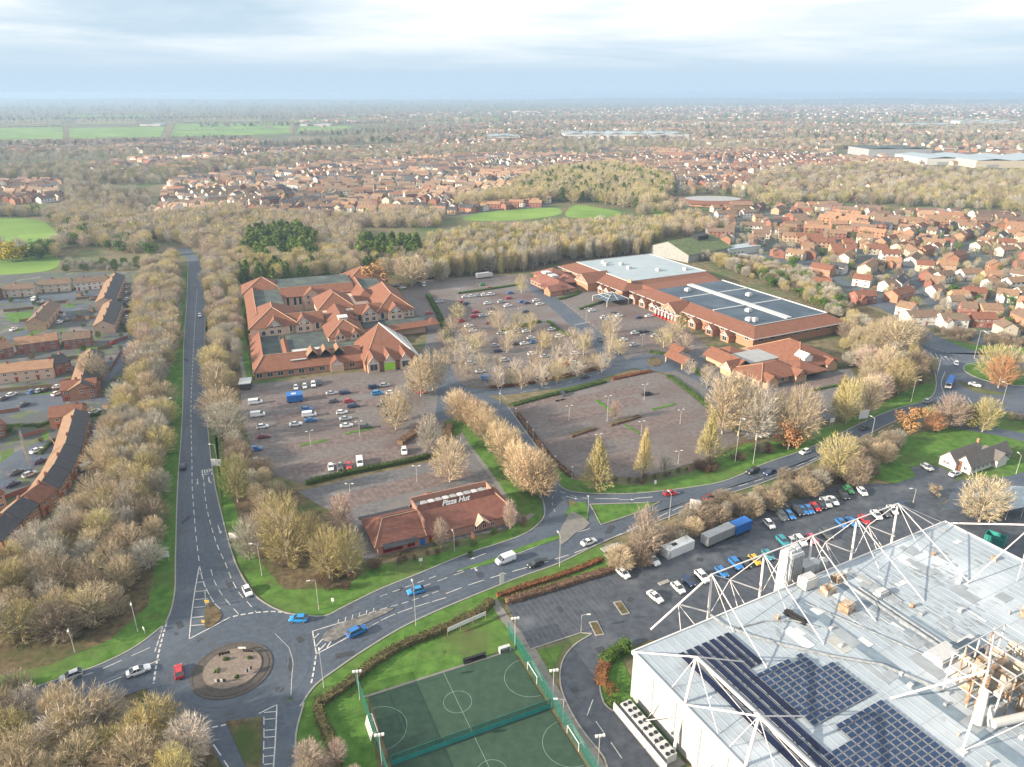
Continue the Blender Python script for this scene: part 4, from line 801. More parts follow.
# roof sheets: laid seams one by one
sm = MB(); sm.box(-.07,.07,-77.5,-.4,0,.05); sme = sm.mesh('roof_seam',[M['membrane_joint']])
for i in range(1,52):
    o = link('roof_seam', sme, F); o.location = (i*2.04, 0, HH)
cs = MB(); cs.box(.4,X1-.4,-.06,.06,0,.06); cme = cs.mesh('roof_joint',[M['membrane_joint']])
for i in range(1,10): o = link('roof_joint', cme, F); o.location = (0,-i*8.0,HH)
# gutters / dark walkways
gt = MB()
for (x0,x1,y0,y1) in ((42,45,-78,-4),(56,58.2,-40,-5),(61,62,-60,-20)): gt.box(x0,x1,y0,y1,HH+.01,HH+.07)
part(gt,'roof_gutter','membrane_dark',F)
st = MB(); rr = random.Random(4)
for (cx,cy,sx,sy,n) in ((80,-12,7,4,55),(64,-14,6,10,70),(57,-22,2,16,110),(52,-14,4,7,60),(90,-7,3,2,18),(70,-26,10,5,40),(34,-10,6,3,24)):
    for i in range(n):
        x = cx+rr.gauss(0,sx*.5); y = cy+rr.gauss(0,sy*.5); a = rr.uniform(.05,.30); l = rr.uniform(.3,2.6)
        if 1 < x < 104 and -77 < y < -1: st.prism([(x,y),(x+a,y+rr.uniform(-.1,.2)),(x+a*1.2,y-l),(x+.1,y-l*rr.uniform(.8,1.1))],HH+.062+i*.0003,HH+.085+i*.0003)
o = part(st,'roof_stain','stain',F); o['kind'] = 'stuff'
pp = MB()
def path(mb, pts, r, z=HH+.25, n=5):
    for i in range(len(pts)-1): mb.tube((*pts[i],z),(*pts[i+1],z),r,n=n)
path(pp,[(22.1,1),(22.4,-3),(25,-8),(28.7,-12.9),(35,-20),(42.2,-26.6),(47.2,-38)],.3); path(pp,[(24,-5),(31,-6),(37,-9),(40,-13)],.16)
path(pp,[(44,-6),(50,-22),(53,-30)],.15); path(pp,[(58,-5),(57.6,-34)],.35); path(pp,[(59.5,-8),(59,-38)],.25); path(pp,[(65,-5),(64,-16)],.12)
part(pp,'roof_pipe','stain',F)
for (x,y,l,wd,h,a,ml) in [(52,-5.5,3,2.2,1.2,0,'rust_duct'),(50.5,-11.8,3,2.4,1.5,8,'rust_duct'),(58,-3.5,3,2,1,0,'rust_duct'),(62,-12,3,1.8,.9,0,'metal_pale'),(84,-32,2,1.6,1,0,'rust_duct'),(87,-31,2,1.6,1,0,'rust_duct'),(38,-8.5,1,5,.7,12,'black'),
                            (56,-31,7,4,.7,0,'metal_pale'),(55,-36,6,4,.8,0,'metal_pale'),(61,-33,5,4,1.4,0,'flat_blue'),(64,-31,4,1.6,.8,0,'metal_pale')]:
    u = MB(); u.box(-l/2,l/2,-wd/2,wd/2,.25,h+.25); u.box(-l/2+.3,l/2-.3,-wd/2+.3,wd/2-.3,h+.25,h+.55); u.box(-l/2-.15,l/2+.15,-wd/2-.15,wd/2+.15,0.05,.25); o = part(u,'rooftop_unit',ml,F); o.location = (x,y,HH); o.rotation_euler.z = math.radians(a)
# ventilation tower by the far wall
vt = thing('ventilation_tower','pale ribbed ventilation tower beside the far factory wall','ventilation tower',(0,0,0)); vt.location = (FO.x,FO.y,0); vt.rotation_euler.z = fa
def cyl(mb,x,y,z0,z1,r,n=14,m=0): mb.prism([(x+r*math.cos(2*math.pi*i/n),y+r*math.sin(2*math.pi*i/n)) for i in range(n)],z0,z1,m)
u = MB(); u.box(46.4,50.6,1.2,4.8,0,19); part(u,'tower_body','metal_pale',vt)
for i in range(6):
    u = MB(); u.box(46.7+i*.65,47.0+i*.65,1.0,1.2,12.5,18.8); part(u,'louvre','metal_grey',vt)
u = MB(); u.box(46.5,50.5,1.4,4.6,19,19.4); u.box(46.9,48.2,2,4,19.4,20.1); u.box(48.8,50.1,2,4,19.4,20.3); part(u,'tower_top','metal_pale',vt)
u = MB(); u.box(51.2,55,.8,3.6,0,14.8); part(u,'lower_housing','metal_grey',vt)
u = MB(); cyl(u,57.2,3,0,13.6,1.3); cyl(u,60.6,3,0,12.8,1.1); part(u,'duct','metal_pale',vt)
au = thing('air_handling_box','cream box unit standing on the factory roof beside the ventilation tower','air handling unit',(FO.x,FO.y,0),fa)
u = MB(); u.box(47.2,51.2,-3.2,-.6,HH+.3,HH+3.0); u.box(47.6,48,-3,-.8,HH,HH+.3); u.box(50.4,50.8,-3,-.8,HH,HH+.3); part(u,'casing','render_white',au)
u = MB(); u.box(47.6,50.8,-2.9,-.9,HH+3.0,HH+3.2); part(u,'lid','metal_pale',au)
# chillers on their plinth
cq = thing('chiller_plant','row of grey chillers with round black fans beside factory wall','chiller',(FO.x,FO.y,0),fa)
u = MB(); u.box(-5.6,-.9,-19.0,-1.5,0,.4); part(u,'plinth','footpath',cq); u = MB(); u.box(-5.5,-5.3,-18.8,-1.7,.4,2.4); part(u,'screen_wall','metal_pale',cq)
for k in range(4):
    u = MB(); u.box(-4.4,-2.0,-17.6+k*3.8,-14.0+k*3.8,.6,2.5); part(u,'chiller_case','metal_pale',cq)
fanm = MB(); cyl(fanm,0,0,0,.12,.44); fm = fanm.mesh('fan',[M['black']])
for k in range(9):
    for j in (0,1): o = link('fan', fm, cq); o.location = (-3.8+j*1.2, -17.0+k*1.7, 2.5)
rq = random.Random(21)
mat('membrane_new',(.47,.51,.54),.55,.06,.4); mat('membrane_old',(.27,.30,.33),.65,.15,.4); mat('membrane_buff',(.36,.37,.36),.65,.12,.4)
for i in range(70):
    x, y = rq.uniform(30,103), rq.uniform(-46,-1.5); l, d_ = rq.uniform(1.2,7), rq.uniform(.6,3.5)
    if x+l > 104 or y-d_ < -76 or (x < 36 and y < -14): continue
    u = MB(); z_ = HH+.064+i*.0007; u.box(x,x+d_,y-l,y,HH,z_); part(u,'roof_patch',rq.choice(['membrane_new','membrane_old','membrane_buff','membrane_new','membrane_old']),F)
for i in range(26):
    x, y = rq.uniform(26,102), rq.uniform(-60,-3)
    if x < 36 and y < -12: continue
    s_ = rq.uniform(.4,1.1); u = MB(); u.box(x,x+s_,y,y+s_,HH+.1,HH+rq.uniform(.4,1.1)); u.box(x-.1,x+s_+.1,y-.1,y+s_+.1,HH+.02,HH+.1); part(u,'roof_vent',rq.choice(['metal_grey','metal_pale','rust_duct']),F)
# solar panels
sp = MB(); sp.box(-.70,.70,-1.62,1.62,0,.08); sp.box(-.7,-.62,-1.5,1.5,-.14,0,1); sp.box(.62,.7,-1.5,1.5,-.14,0,1); spm = sp.mesh('solar_panel',[M['solar'],M['metal_grey']])
A1 = thing('solar_array','long strips of blue black solar panels between the mast feet','solar array',(FO.x,FO.y,0),fa)
for i in range(7):
    x = 8.3+i*2.08
    for j in range(20):
        y = -6.8-j*3.32
        if i >= 4 and y < -14.5 and not (i < 5 and y > -30): continue
        o = link('solar_panel', spm, A1); o.location = (x, y, HH+.34)
sp = MB(); sp.box(-.85,.85,-.53,.53,0,.07); sp.box(-.85,-.8,-.53,.53,.0,.10,1); sp.box(.8,.85,-.53,.53,0,.10,1); sp.box(-.8,.8,-.53,-.48,0,.10,1); sp.box(-.8,.8,.48,.53,0,.10,1); spm2 = sp.mesh('solar_panel',[M['solar_grid'],M['metal_grey']])
A2 = thing('solar_array','square grid of solar panels beside a step in its edge','solar array',(FO.x,FO.y,0),fa)
A3 = thing('solar_array','largest solar panel grid at the lower edge of the roof','solar array',(FO.x,FO.y,0),fa)
def grid(par, x0, x1, y0, y1, skip):
    i = 0; x = x0
    while x < x1:
        y = y0
        while y > y1:
            if not skip(x, y): o = link('solar_panel', spm2, par); o.location = (x, y, HH+.34); o.rotation_euler.x = math.radians(3)
            y -= 1.2
        x += 1.86
grid(A2, 18.4, 34.0, -17.4, -31.4, lambda x, y: (x > 27 and x < 29.5 and y > -18) or (x > 30.5 and y > -22))
grid(A3, 14.6, 34.6, -33.4, -50.5, lambda x, y: x < 21.8 and y > -36.5)
# ---- masts and tie rods, each bay one mast
mg = 'white masts with tie rods round the factory roof'
def TW(p): # factory local -> world
    c, s_ = math.cos(fa), math.sin(fa); return (FO.x+p[0]*c-p[1]*s_, FO.y+p[0]*s_+p[1]*c, p[2])
def mast(base, top, rods, label, r0=.31, struts=()):
    t = thing('roof_mast', label, 'mast', TW(base), fa, mg); b = Vector(base)
    u = MB(); u.tube((0,0,0), Vector(top)-b, r0*1.15, r0*.85, 10); part(u,'mast_pole','mast_white',t)
    u = MB(); u.box(-.7,.7,-.7,.7,0,.3); part(u,'base_plate','metal_pale',t)
    for a_, c_, rr_ in struts: u = MB(); u.tube(Vector(a_)-b, Vector(c_)-b, rr_, n=6); part(u,'strut','mast_white',t)
    for a_, c_ in rods: u = MB(); u.tube(Vector(a_)-b, Vector(c_)-b, .085, n=5); part(u,'tie_rod','mast_white',t)
bx = [22.3+i*15.85 for i in range(5)]; TZ = 21.3
tops = [(x+.9, 3.2, TZ) for x in bx]; bases = [(x, 1.4, 0) for x in bx]
names = ['white roof mast closest to the yard bend','white roof mast just before the ventilation tower','white roof mast just beyond the ventilation tower','white roof mast fourth along the far factory edge','white roof mast at the far corner of the factory']
for i in range(5):
    T = tops[i]; x = bx[i]; rods = []; stt = []
    Q = (x-1.2, -16.5-i*.6, HH+.1); Q2 = (x+4, -9-i*.6, HH+.1)
    if i < 4:
        N = (x+8.3, 4.6, 16.3); T2 = tops[i+1]; stt.append((T, T2, .16))
        rods += [(T, N), (N, T2), (N, (x+.4,1.6,HH+.4))]; stt += [(N, (bx[i+1]-.1,1.5,HH+.6), .16)]; rods += [(N, (x+7.2,.3,HH)), (N, (x+9.4,.3,HH))]
        N0 = (x+8.3, 10.5, .2)
    if i == 0:
        G0 = (7.4, 3.6, HH+.1); stt.append((T, G0, .22)); Nz = (15.2,4.2,15.5); rods += [(Nz,(13,.3,HH)),(Nz,(17,.3,HH))]; stt.append((Nz,(22.2,1.5,HH+.5),.16))
    if i == 4: stt.append((T, (100,-3,HH+.2), .16)); rods.append((T, (104,-.5,HH)))
    stt.append((T, Q, .13)); rods.append((T, (x+.3, -5.5, HH+.1)))
    mast(bases[i], T, rods, names[i], struts=stt)
# near side masts
for i, (y, lb) in enumerate(((-16.1,'white roof mast rising beside the chillers'),(-31.8,'white roof mast past the chillers at the lower roof edge'))):
    T = (2.6, y+1.0, TZ+.6); b = (-1.6, y, 0)
    stt = [(T,(.2,y+15.6,HH+.3),.17),(T,(18.5,y+3,HH+.1),.14),(T,(10.6,y-21,HH+.5),.36)]
    rods = [(T,(-1,y+9,.6)),((-.2,y+.2,9.5),(-3.2,y+9.5,.6)),(T,(1,y-8,HH+.2)),((-.2,y+.2,9.5),(.2,y-9,HH)),(T,(8,y-12,HH+.2)),((-.2,y+.2,9.5),(6,y-1,HH+.2))]
    mast(b, T, rods, lb, struts=stt)
T = (107,-19,TZ); mast((106.2,-20,0), T, [(T,(104,-30,HH)),(T,(95,-24,HH+.1))], 'white roof mast beside the teal skip at the far wall', struts=[(T,(105,-1.5,HH+.4),.2),(T,(83.6,-19,HH+.1),.15)])
T = (46.6,-43.2,22.6); mast((36.5,-47.2,HH), T, [((46.6,-43.2,22.6),(36.2,-33.2,HH+.1)),((36.5,-47.2,HH+.2),(50,-52,19)),(T,(60,-39,HH+7))], 'leaning white mast against the pipework tower', .2, struts=[(T,(36.2,-33.4,HH+.1),.22),(T,(62,-36,HH+8.5),.2)])
# pipework tower on the roof
pt = thing('pipework_tower','open steel tower packed with tan ducts and pipes on factory roof','pipework tower',TW((0,0,HH)),fa); pr_ = random.Random(11)
x0, y0 = 47, -46
for i in range(5):
    for j in range(3):
        u = MB(); u.tube((x0+i*4.2,y0+j*4.6,0),(x0+i*4.2,y0+j*4.6,9.5),.16,n=5); part(u,'steel_column','rust_duct' if (i+j)%2 else 'metal_pale',pt)
for z in (3.2,6.4,9.5):
    for j in range(3): u = MB(); u.tube((x0,y0+j*4.6,z),(x0+16.8,y0+j*4.6,z),.13,n=4); part(u,'steel_beam','rust_duct' if z<9 else 'metal_pale',pt)
    for i in range(5): u = MB(); u.tube((x0+i*4.2,y0,z),(x0+i*4.2,y0+9.2,z),.13,n=4); part(u,'steel_beam','metal_pale',pt)
for k in range(16):
    u = MB(); x = x0+pr_.uniform(-1,16); y = y0+pr_.uniform(-1,8); r_ = pr_.uniform(.35,.9)
    if k % 2: cyl(u,x,y,0,pr_.uniform(4,10),r_,10)
    else: a = pr_.choice((0,math.pi/2)); z = pr_.uniform(1,8.5); l = pr_.uniform(4,9); u.tube((x,y,z),(x+l*math.cos(a)*.8,y+l*math.sin(a)*.8,z),r_,n=10)
    part(u,'duct',pr_.choice(['rust_duct','render_cream','metal_pale','rust_duct']),pt)
for k in range(7):
    u = MB(); u.box(x0+k*2.3,x0+1.6+k*2.3,y0+pr_.uniform(0,6),y0+pr_.uniform(6.2,8),pr_.choice((3.3,6.5)),pr_.choice((5,8))); part(u,'fan_housing',pr_.choice(['rust_duct','render_cream']),pt)
cyd = MB(); cyd.tube((x0-2,y0-1,2.2),(x0+13,y0-4.5,1.6),.8,n=12); part(cyd,'duct','render_white',pt); cyd = MB(); cyd.tube((x0-2.4,y0+1,0.2),(x0+.4,y0+2.6,6),.75,n=12); part(cyd,'duct','render_white',pt)
mat('cabin_white',(.74,.74,.73),.5,.04)
# ================================================================== yard containers, canopies
def oriented(name, label, cat, pa, pb, group=None):
    a, b = G(*pa), G(*pb); o = bld(name, label, cat, a, math.degrees(math.atan2(b.y-a.y, b.x-a.x)), group); return o, (b-a).xy.length
q, L_ = oriented('storage_container','white storage cabin beside the hedge in the factory yard','container',(667,561),(695,549)); u = MB(); u.box(0.4,L_-.4,0,3.2,.2,3.0); part(u,'body','cabin_white',q); u = MB(); u.box(L_*.3,L_*.45,1.2,2.2,3.0,3.2); part(u,'roof_vent','black',q); u = MB(); u.box(.4,1.4,-.06,0,.2,2.3); part(u,'door','metal_pale',q)
q, L_ = oriented('curtain_trailer','grey ribbed trailer parked by hedge next to the blue one','trailer',(706,550),(735,537)); u = MB(); u.box(.5,L_-.3,0,2.8,.9,3.8); part(u,'body','metal_grey',q); u = MB()
for i in range(12): u.box(.5+i*(L_-1)/12+.15,.5+i*(L_-1)/12+.3,-.06,0,1.0,3.7)
part(u,'side_rib','flat_grey',q)
wm = MB(); wm.tube((0,-.15,0),(0,.15,0),.5,n=12); wme = wm.mesh('wheel',[M['black']])
for x in (1.5,2.8,L_-2.6,L_-1.4): o = link('wheel',wme,q); o.location = (x,.2,.5)
q, L_ = oriented('curtain_trailer','bright blue covered trailer parked by hedge behind the grey one','trailer',(736,538),(752,531)); u = MB(); u.box(0,L_-.5,0,3.0,.9,3.9); part(u,'body','blue_paint',q)
for x in (1.2,2.4,L_-1.4): o = link('wheel',wme,q); o.location = (x,.2,.5)
q, L_ = oriented('delivery_canopy','white canvas delivery canopy at the far end of the yard','canopy',(987,524),(1040,513)); u = MB(); gable(None,u,0,L_,0,10,3.8,6.2,'x',.3); part(u,'canvas_roof','flat_white',q)
for i in range(4):
    for y in (0.2,9.8): u = MB(); u.tube((1+i*(L_-2)/3,y,0),(1+i*(L_-2)/3,y,3.8),.12); part(u,'post','metal_pale',q)
q, L_ = oriented('waste_skip','teal ribbed open skip by the factory far wall','skip',(983,541),(1003,548)); u = MB(); u.box(0,L_,0,3.4,.1,.3); u.box(0,L_,0,.15,.3,2.4); u.box(0,L_,3.25,3.4,.3,2.4); u.box(0,.15,.15,3.25,.3,2.4); u.box(L_-.15,L_,.15,3.25,.3,2.4); part(u,'body','teal_light',q)
for i in range(8): u = MB(); u.box(i*L_/8+.3,i*L_/8+.45,-.1,0,.3,2.35); part(u,'rib','teal',q)
q, L_ = oriented('market_hut','bright blue box van body parked in front of the low arcade','van',(287.5,404),(303.5,402)); u = MB(); u.box(0,L_,0,5,.5,3.4); part(u,'body','blue_paint',q); u = MB(); u.box(L_*.3,L_*.6,1.5,3.3,3.4,3.45); part(u,'roof_panel','metal_pale',q)
q.name = 'box_trailer'; [setattr(link('wheel',wme,q),'location',(x,.1,.5)) for x in (1,L_-1)]
q, L_ = oriented('storage_shed','small dark shed with pale roof at the corner of the arcade','shed',(240,391),(251,390)); u = MB(); u.box(0,L_,0,7,0,3); part(u,'wall','tile_dark',q); u = MB(); u.box(-.3,L_+.3,-.3,7.3,3,3.3); part(u,'flat_roof','metal_pale',q)
q, L_ = oriented('box_lorry','long white lorry parked at the top of the upper car park','lorry',(477,279.5),(493,277.5)); u = MB(); u.box(0,L_-2.4,0,2.6,1,4); part(u,'body','render_white',q); u = MB(); u.box(L_-2.2,L_,0.1,2.5,.6,3.1); part(u,'cab','render_white',q)
for x in (1.5,L_-1.2): o = link('wheel',wme,q); o.location = (x,.2,.5)
# ================================================================== five a side pitches
PO = G(368.6,697); PB = G(512,651); pang = math.atan2(PB.y-PO.y, PB.x-PO.x); PL = 33.9; PD = 18.2
def sub(name,lab,kind='structure'): o = thing(name,lab,None,(PO.x,PO.y,0),pang,kind=kind); return o
def loc2(x,y): return Vector((PO.x+x*math.cos(pang)-y*math.sin(pang), PO.y+x*math.sin(pang)+y*math.cos(pang)))
sheet('pitch_turf',[loc2(0,0),loc2(PL,0),loc2(PL,-PD*2-.8),loc2(0,-PD*2-.8)],0.10,M['turf'],px=False,label='dark green artificial turf of the small pitches')
pl = MB()
for k in range(2):
    y0 = -k*(PD+.8); 
    strip(pl,[loc2(PL/2,y0),loc2(PL/2,y0-PD)],.09,.115)
    C_ = lambda cx,cy,r,a0,a1: [loc2(cx+r*math.cos(a0+(a1-a0)*i/28),cy+r*math.sin(a0+(a1-a0)*i/28)) for i in range(29)]
    strip(pl,C_(PL/2,y0-PD/2,3.0,0,2*math.pi),.09,.117); strip(pl,C_(PL,y0-PD/2,5.6,math.pi*.5,math.pi*1.5),.09,.117); strip(pl,C_(0,y0-PD/2,5.6,-math.pi*.5,math.pi*.5),.09,.117)
mat('pitch_line',(0.20,0.28,0.24)); struct(pl.build('pitch_marking',M['pitch_line']),'pale lines painted on the pitches')
sheet('pitch_surround',[loc2(-1.4,.6),loc2(PL+.8,.6),loc2(PL+.8,0.02),loc2(-1.4,.02)],.12,M['footpath'],px=False,label='pale edging along the top of the pitch')
mnet('mesh_green',(0.008,0.11,0.09),.34)
def fence(name,label,P,h,step=2.9,board=0.0):
    a = thing(name,label,'fence',(P[0].x,P[0].y,0)); o0 = P[0]
    pm_ = MB(); pm_.tube((0,0,0),(0,0,h),.06,n=5); pme_ = pm_.mesh('post',[M['teal']])
    for s_ in range(len(P)-1):
        A_, B2 = P[s_]-o0, P[s_+1]-o0; L_ = (B2-A_).length; n = max(1, round(L_/step)); d = (B2-A_)/n; an = math.atan2(d.y,d.x); sl = d.length
        nm = MB(); nm.box(.05,sl-.05,-.012,.012,(board or .1),h-.06); nme = nm.mesh('mesh_panel',[M['mesh_green']])
        rm = MB(); rm.box(0,sl,-.03,.03,h-.06,h); rm.box(0,sl,-.03,.03,h*.5-.03,h*.5+.03); rme = rm.mesh('rail',[M['teal']])
        if board: bm = MB(); bm.box(.0,sl-.02,-.06,.06,.1,board); bme = bm.mesh('kick_board',[M['teal_light']])
        for i in range(n):
            c = A_+d*i
            for nm_, me_ in (('post',pme_),('mesh_panel',nme),('rail',rme))+((('kick_board',bme),) if board else ()):
                o = link(nm_,me_,a); o.location = (c.x,c.y,0); o.rotation_euler.z = an
    o = link('post',pme_,a); o.location = ((P[-1]-o0).x,(P[-1]-o0).y,0)
fence('pitch_fence','tall green mesh fence on the roundabout side of the pitches',[loc2(-1.6,4.0),loc2(-1.4,-PD*2.3)],4.2)
fence('pitch_fence','tall green mesh fence on the factory side of the pitches',[loc2(PL+1.0,5.0),loc2(PL+.6,-PD*2.3)],4.2)
fence('pitch_fence','low boarded teal fence dividing the two pitches',[loc2(0,-PD-.4),loc2(PL+.4,-PD-.4)],2.6,2.9,1.15)
for k, (x, y, an, lb) in enumerate([(-.8,-PD/2,0,'white goal at the roundabout end of the upper pitch'),(PL+.6,-PD/2,math.pi,'white goal at the factory end of the upper pitch'),(PL+.5,-PD*1.5-.8,math.pi,'white goal at the factory end of the lower pitch')]):
    p = loc2(x,y); g_ = thing('football_goal',lb,'goal',(p.x,p.y,0.1),pang+an,'goals of the small pitches'); u = MB()
    for yy in (-2.4,2.4): u.tube((0,yy,0),(0,yy,2),.09); u.tube((0,yy,2),(-1.0,yy,2),.05); u.tube((-1.0,yy,2),(-1.5,yy,0),.05)
    u.tube((0,-2.4,2),(0,2.4,2),.09); u.tube((-1.5,-2.4,.05),(-1.5,2.4,.05),.06); u.tube((-1,-2.4,2),(-1,2.4,2),.05); part(u,'goal_frame','trim_white',g_)
    u = MB(); u.slab([(-1.0,-2.4,1.97),(-1.0,2.4,1.97),(-1.5,2.4,.05),(-1.5,-2.4,.05)],.02); o = u.build('goal_net',mnet('net_white%d'%k,(.6,.62,.62),.35),g_)
q = thing('bench_shelter','low black bench at the top edge of the pitch','bench',(*loc2(22,1.0),0),pang); u = MB(); u.box(0,5.4,0,.2,0,1.1); u.box(0,5.4,-.7,0,.35,.45); u.box(0,.12,-.7,0,0,.35); u.box(5.28,5.4,-.7,0,0,.35); part(u,'seat','black',q); u = MB(); u.box(-.1,5.5,-.5,.2,1.1,1.2); part(u,'back_rail','black',q)
q = thing('team_shelter','small grey shelter at the corner of the pitch','shelter',(*loc2(PL-3.2,.9),0),pang); u = MB(); u.box(0,2.6,0,.1,0,1.5); u.box(0,2.6,-.9,0,1.5,1.6); part(u,'panel','metal_pale',q); u = MB(); u.box(0,.1,-.9,0,0,1.5); u.box(2.5,2.6,-.9,0,0,1.5); part(u,'side_panel','metal_pale',q)
# long white board on posts
A_, B2 = G(448,636), G(486,619); q = bld('notice_board','long white board on timber legs above the pitch','sign',A_,math.degrees(math.atan2(B2.y-A_.y,B2.x-A_.x))); L_ = (B2-A_).xy.length
for i in range(3): u = MB(); u.box(i*L_/3+.03,(i+1)*L_/3-.03,-.08,0,1.3,2.4); part(u,'board','trim_white',q)
for i in range(4): u = MB(); u.box(i*L_/3-.08,i*L_/3+.08,0,.16,0,2.4); part(u,'leg','timber',q)
# ================================================================== houses
WALLS = ['brick_red','brick_orange','brick_buff','render_white','render_cream','render_peach']
ROOFS = ['tile_orange','tile_brown','tile_tan','tile_red','tile_dark','tile_peach']
WN = {'brick_red':'red brick','brick_orange':'orange brick','brick_buff':'buff brick','render_white':'white rendered','render_cream':'cream rendered','render_peach':'peach walled'}
RN = {'tile_orange':'orange','tile_brown':'brown','tile_tan':'tan','tile_red':'dark red','tile_dark':'slate grey','tile_peach':'pale peach'}
HC = {}
def house_parts(L, W_, e, rise, wl, ro, det, porch):
    L = round(L); W_ = round(W_*2)/2; key = (L, W_, e, rise, wl, ro, det, porch)
    if key in HC: return HC[key]
    out_ = []; w = MB(); r = MB(); x0, x1 = -L/2, L/2; y0, y1 = -W_/2, W_/2
    gable(w, r, x0, x1, y0, y1, e, e+rise, 'x', .35)
    units = max(1, round(L/7.5))
    if not det:
        for i in range(units*2):
            cx = x0+L*(i+.5)/(units*2)
            for sy in (-1, 1): 
                for z in (1.0, 3.5): w.box(cx-.65,cx+.65,min(sy*W_/2,sy*(W_/2+.04)),max(sy*W_/2,sy*(W_/2+.04)),z,z+1.1,1)
    gx = MB()
    if porch: gable(w, r, x0+1, x0+4.6, y0-2.2, y0+2, e-1.0, e+.9, 'y', .25)
    out_.append(('wall', w.mesh('wall', [M[wl], M['glass_dark']]), (0,0,0), 0)); 
    if ro == 'two': r.m = [1 if k in (1,) else 0 for k in [i//6 for i in range(len(r.m))]]  # sun and shade put into tile colour: west slope tan, east slope dark
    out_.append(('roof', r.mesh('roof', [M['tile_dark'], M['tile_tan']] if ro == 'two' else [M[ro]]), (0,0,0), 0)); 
    if 'chimney' not in HC: ch = MB(); ch.box(-.4,.4,-.35,.35,-.5,1.1); ch.box(-.2,.2,-.2,.2,1.1,1.4); HC['chimney'] = ch.mesh('chimney', [M['brick_red']])
    for i in range(0, units, 2): out_.append(('chimney', HC['chimney'], (x0+L*(i+.85)/units, 0, e+rise), 0))
    if det:
        for i in range(units*2):
            cx = x0+L*(i+.5)/(units*2)
            for sy in (-1, 1):
                for z in (0.9, 3.3):
                    if det == 1 and sy == 1: continue
                    if i % 2 == 0 and z < 1 and sy == -1: continue
                    out_.append(('window', win_mesh(1.4, 1.1), (cx, sy*W_/2, z), 0 if sy < 0 else math.pi))
            if i % 2 == 0: d = MB(); d.box(-.5,.5,-.06,0,0,2.1); d.box(-.8,.8,-.7,0,2.2,2.35); out_.append(('door', HC.setdefault('door', d.mesh('door', [M['door_paint']])), (cx, -W_/2, 0), 0))
        out_.append(('window', win_mesh(1.1, 1.1), (x0, 0.4, 3.3), -math.pi/2))
    HC[key] = out_; return out_
def house(c, ang, L, W_, wl, ro, label, group, e=5.0, rise=2.6, det=1, porch=False, name='house'):
    t = thing(name, label, 'house', (c[0], c[1], 0.0), ang, group)
    rf_ = None
    for nm, me, lo, rz in house_parts(L, W_, e, rise, wl, ro, det, porch):
        o = link(nm, me, rf_ if nm == 'chimney' else t); o.location = lo
        if nm == 'roof': rf_ = o
        if rz: o.rotation_euler.z = rz
    return t
HS = []   # (centre, radius) of placed houses
def hpx(u, v, u2, v2, W_, wl, ro, label, group, e=5.0, rise=2.6, name='house', **k):     # front facade from (u,v) to (u2,v2) on the ground, body behind it
    a, b = G(u, v), G(u2, v2); d = (b-a).xy; L = max(6, d.length); an = math.atan2(d.y, d.x); c = (a+b)/2; q = Vector((-d.y, d.x)).normalized()
    c = Vector((c.x+q.x*W_/2, c.y+q.y*W_/2)); HS.append((c, L/2+2)); return house(c, an, L, W_, wl, ro, label, group, e, rise, name=name, **k)
gL = 'terraced houses west of the tree belt'
T = 'terraced_house'
for (u,v,u2,v2,W_,wl,ro,la) in [
 (4,298,34,296,9,'render_cream','tile_brown','cream fronted terrace with brown roof in the top row by the field'),
 (40,293,71,291,9,'render_cream','tile_brown','cream terrace with brown roof, middle of the top row by the field'),
 (77,291,109,288,9,'render_white','tile_brown','pale terrace with brown roof at the east end of the top row'),
 (-22,302,-2,301,9,'brick_red','tile_brown','brick terrace cut by the picture edge in the top row'),
 (0,360,15,356,9,'brick_red','tile_peach','short red brick terrace by the frame edge below the green patch'),
 (17,355,60,349,9,'brick_red','tile_peach','long red brick terrace with pale roof facing the drying yards'),
 (65,350,92,347,9,'brick_red','tile_brown','red brick terrace with brown roof beside the pale bare tree'),
 (-10,385,55,378,10,'render_peach','tile_peach','longest pale peach terrace with pale roof over the car court'),
 (57,376,73,370,9,'brick_red','tile_dark','small dark roofed brick block joined to the peach terrace'),
 (51,430,84,426,10,'brick_orange','tile_orange','orange roofed orange brick block at the top of the diagonal row'),
 (-14,445,8,435,10,'brick_red','tile_red','dark red brick block cut by the frame edge'),
 (-8,515,5,508,8,'brick_buff','tile_orange','low orange roofed block by the parked cars at the frame edge')]:
    hpx(u,v,u2,v2,W_,wl,ro,la,gL,name=T,det=1)
# houses whose gable faces the sun, roofs falling to east and west
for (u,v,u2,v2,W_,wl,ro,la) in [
 (116,309,126,283,10,'render_peach','two','house with shade darkened roof slope and sunlit peach gable under the top row'),
 (116,333,124,311,10,'render_peach','two','house with shade darkened roof slope and sunlit gable below its twin'),
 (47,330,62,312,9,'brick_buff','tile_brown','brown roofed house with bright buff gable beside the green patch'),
 (98,398,106,362,10,'brick_orange','two','house with shade darkened roof slope, orange gable and brick porch above the hedge')]:
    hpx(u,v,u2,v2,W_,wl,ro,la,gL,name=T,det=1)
hpx(63,402,98,398,9,'brick_red','tile_orange','orange hipped brick house in front of the gable house with shade darkened slope',gL,name=T)
# diagonal terrace stepping down the frame edge
seg = [((84,461),(92,425)),((74,483),(83,462)),((61,503),(73,484)),((44,517),(60,504)),((26,534),(42,519)),((6,556),(25,536))]
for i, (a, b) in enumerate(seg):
    hpx(*a,*b,8.5,'brick_orange','two' if i != 3 else 'tile_orange','%s stepped unit of the diagonal terrace with shade darkened roof slopes, counted from its top' % ordw(i),gL,name=T)
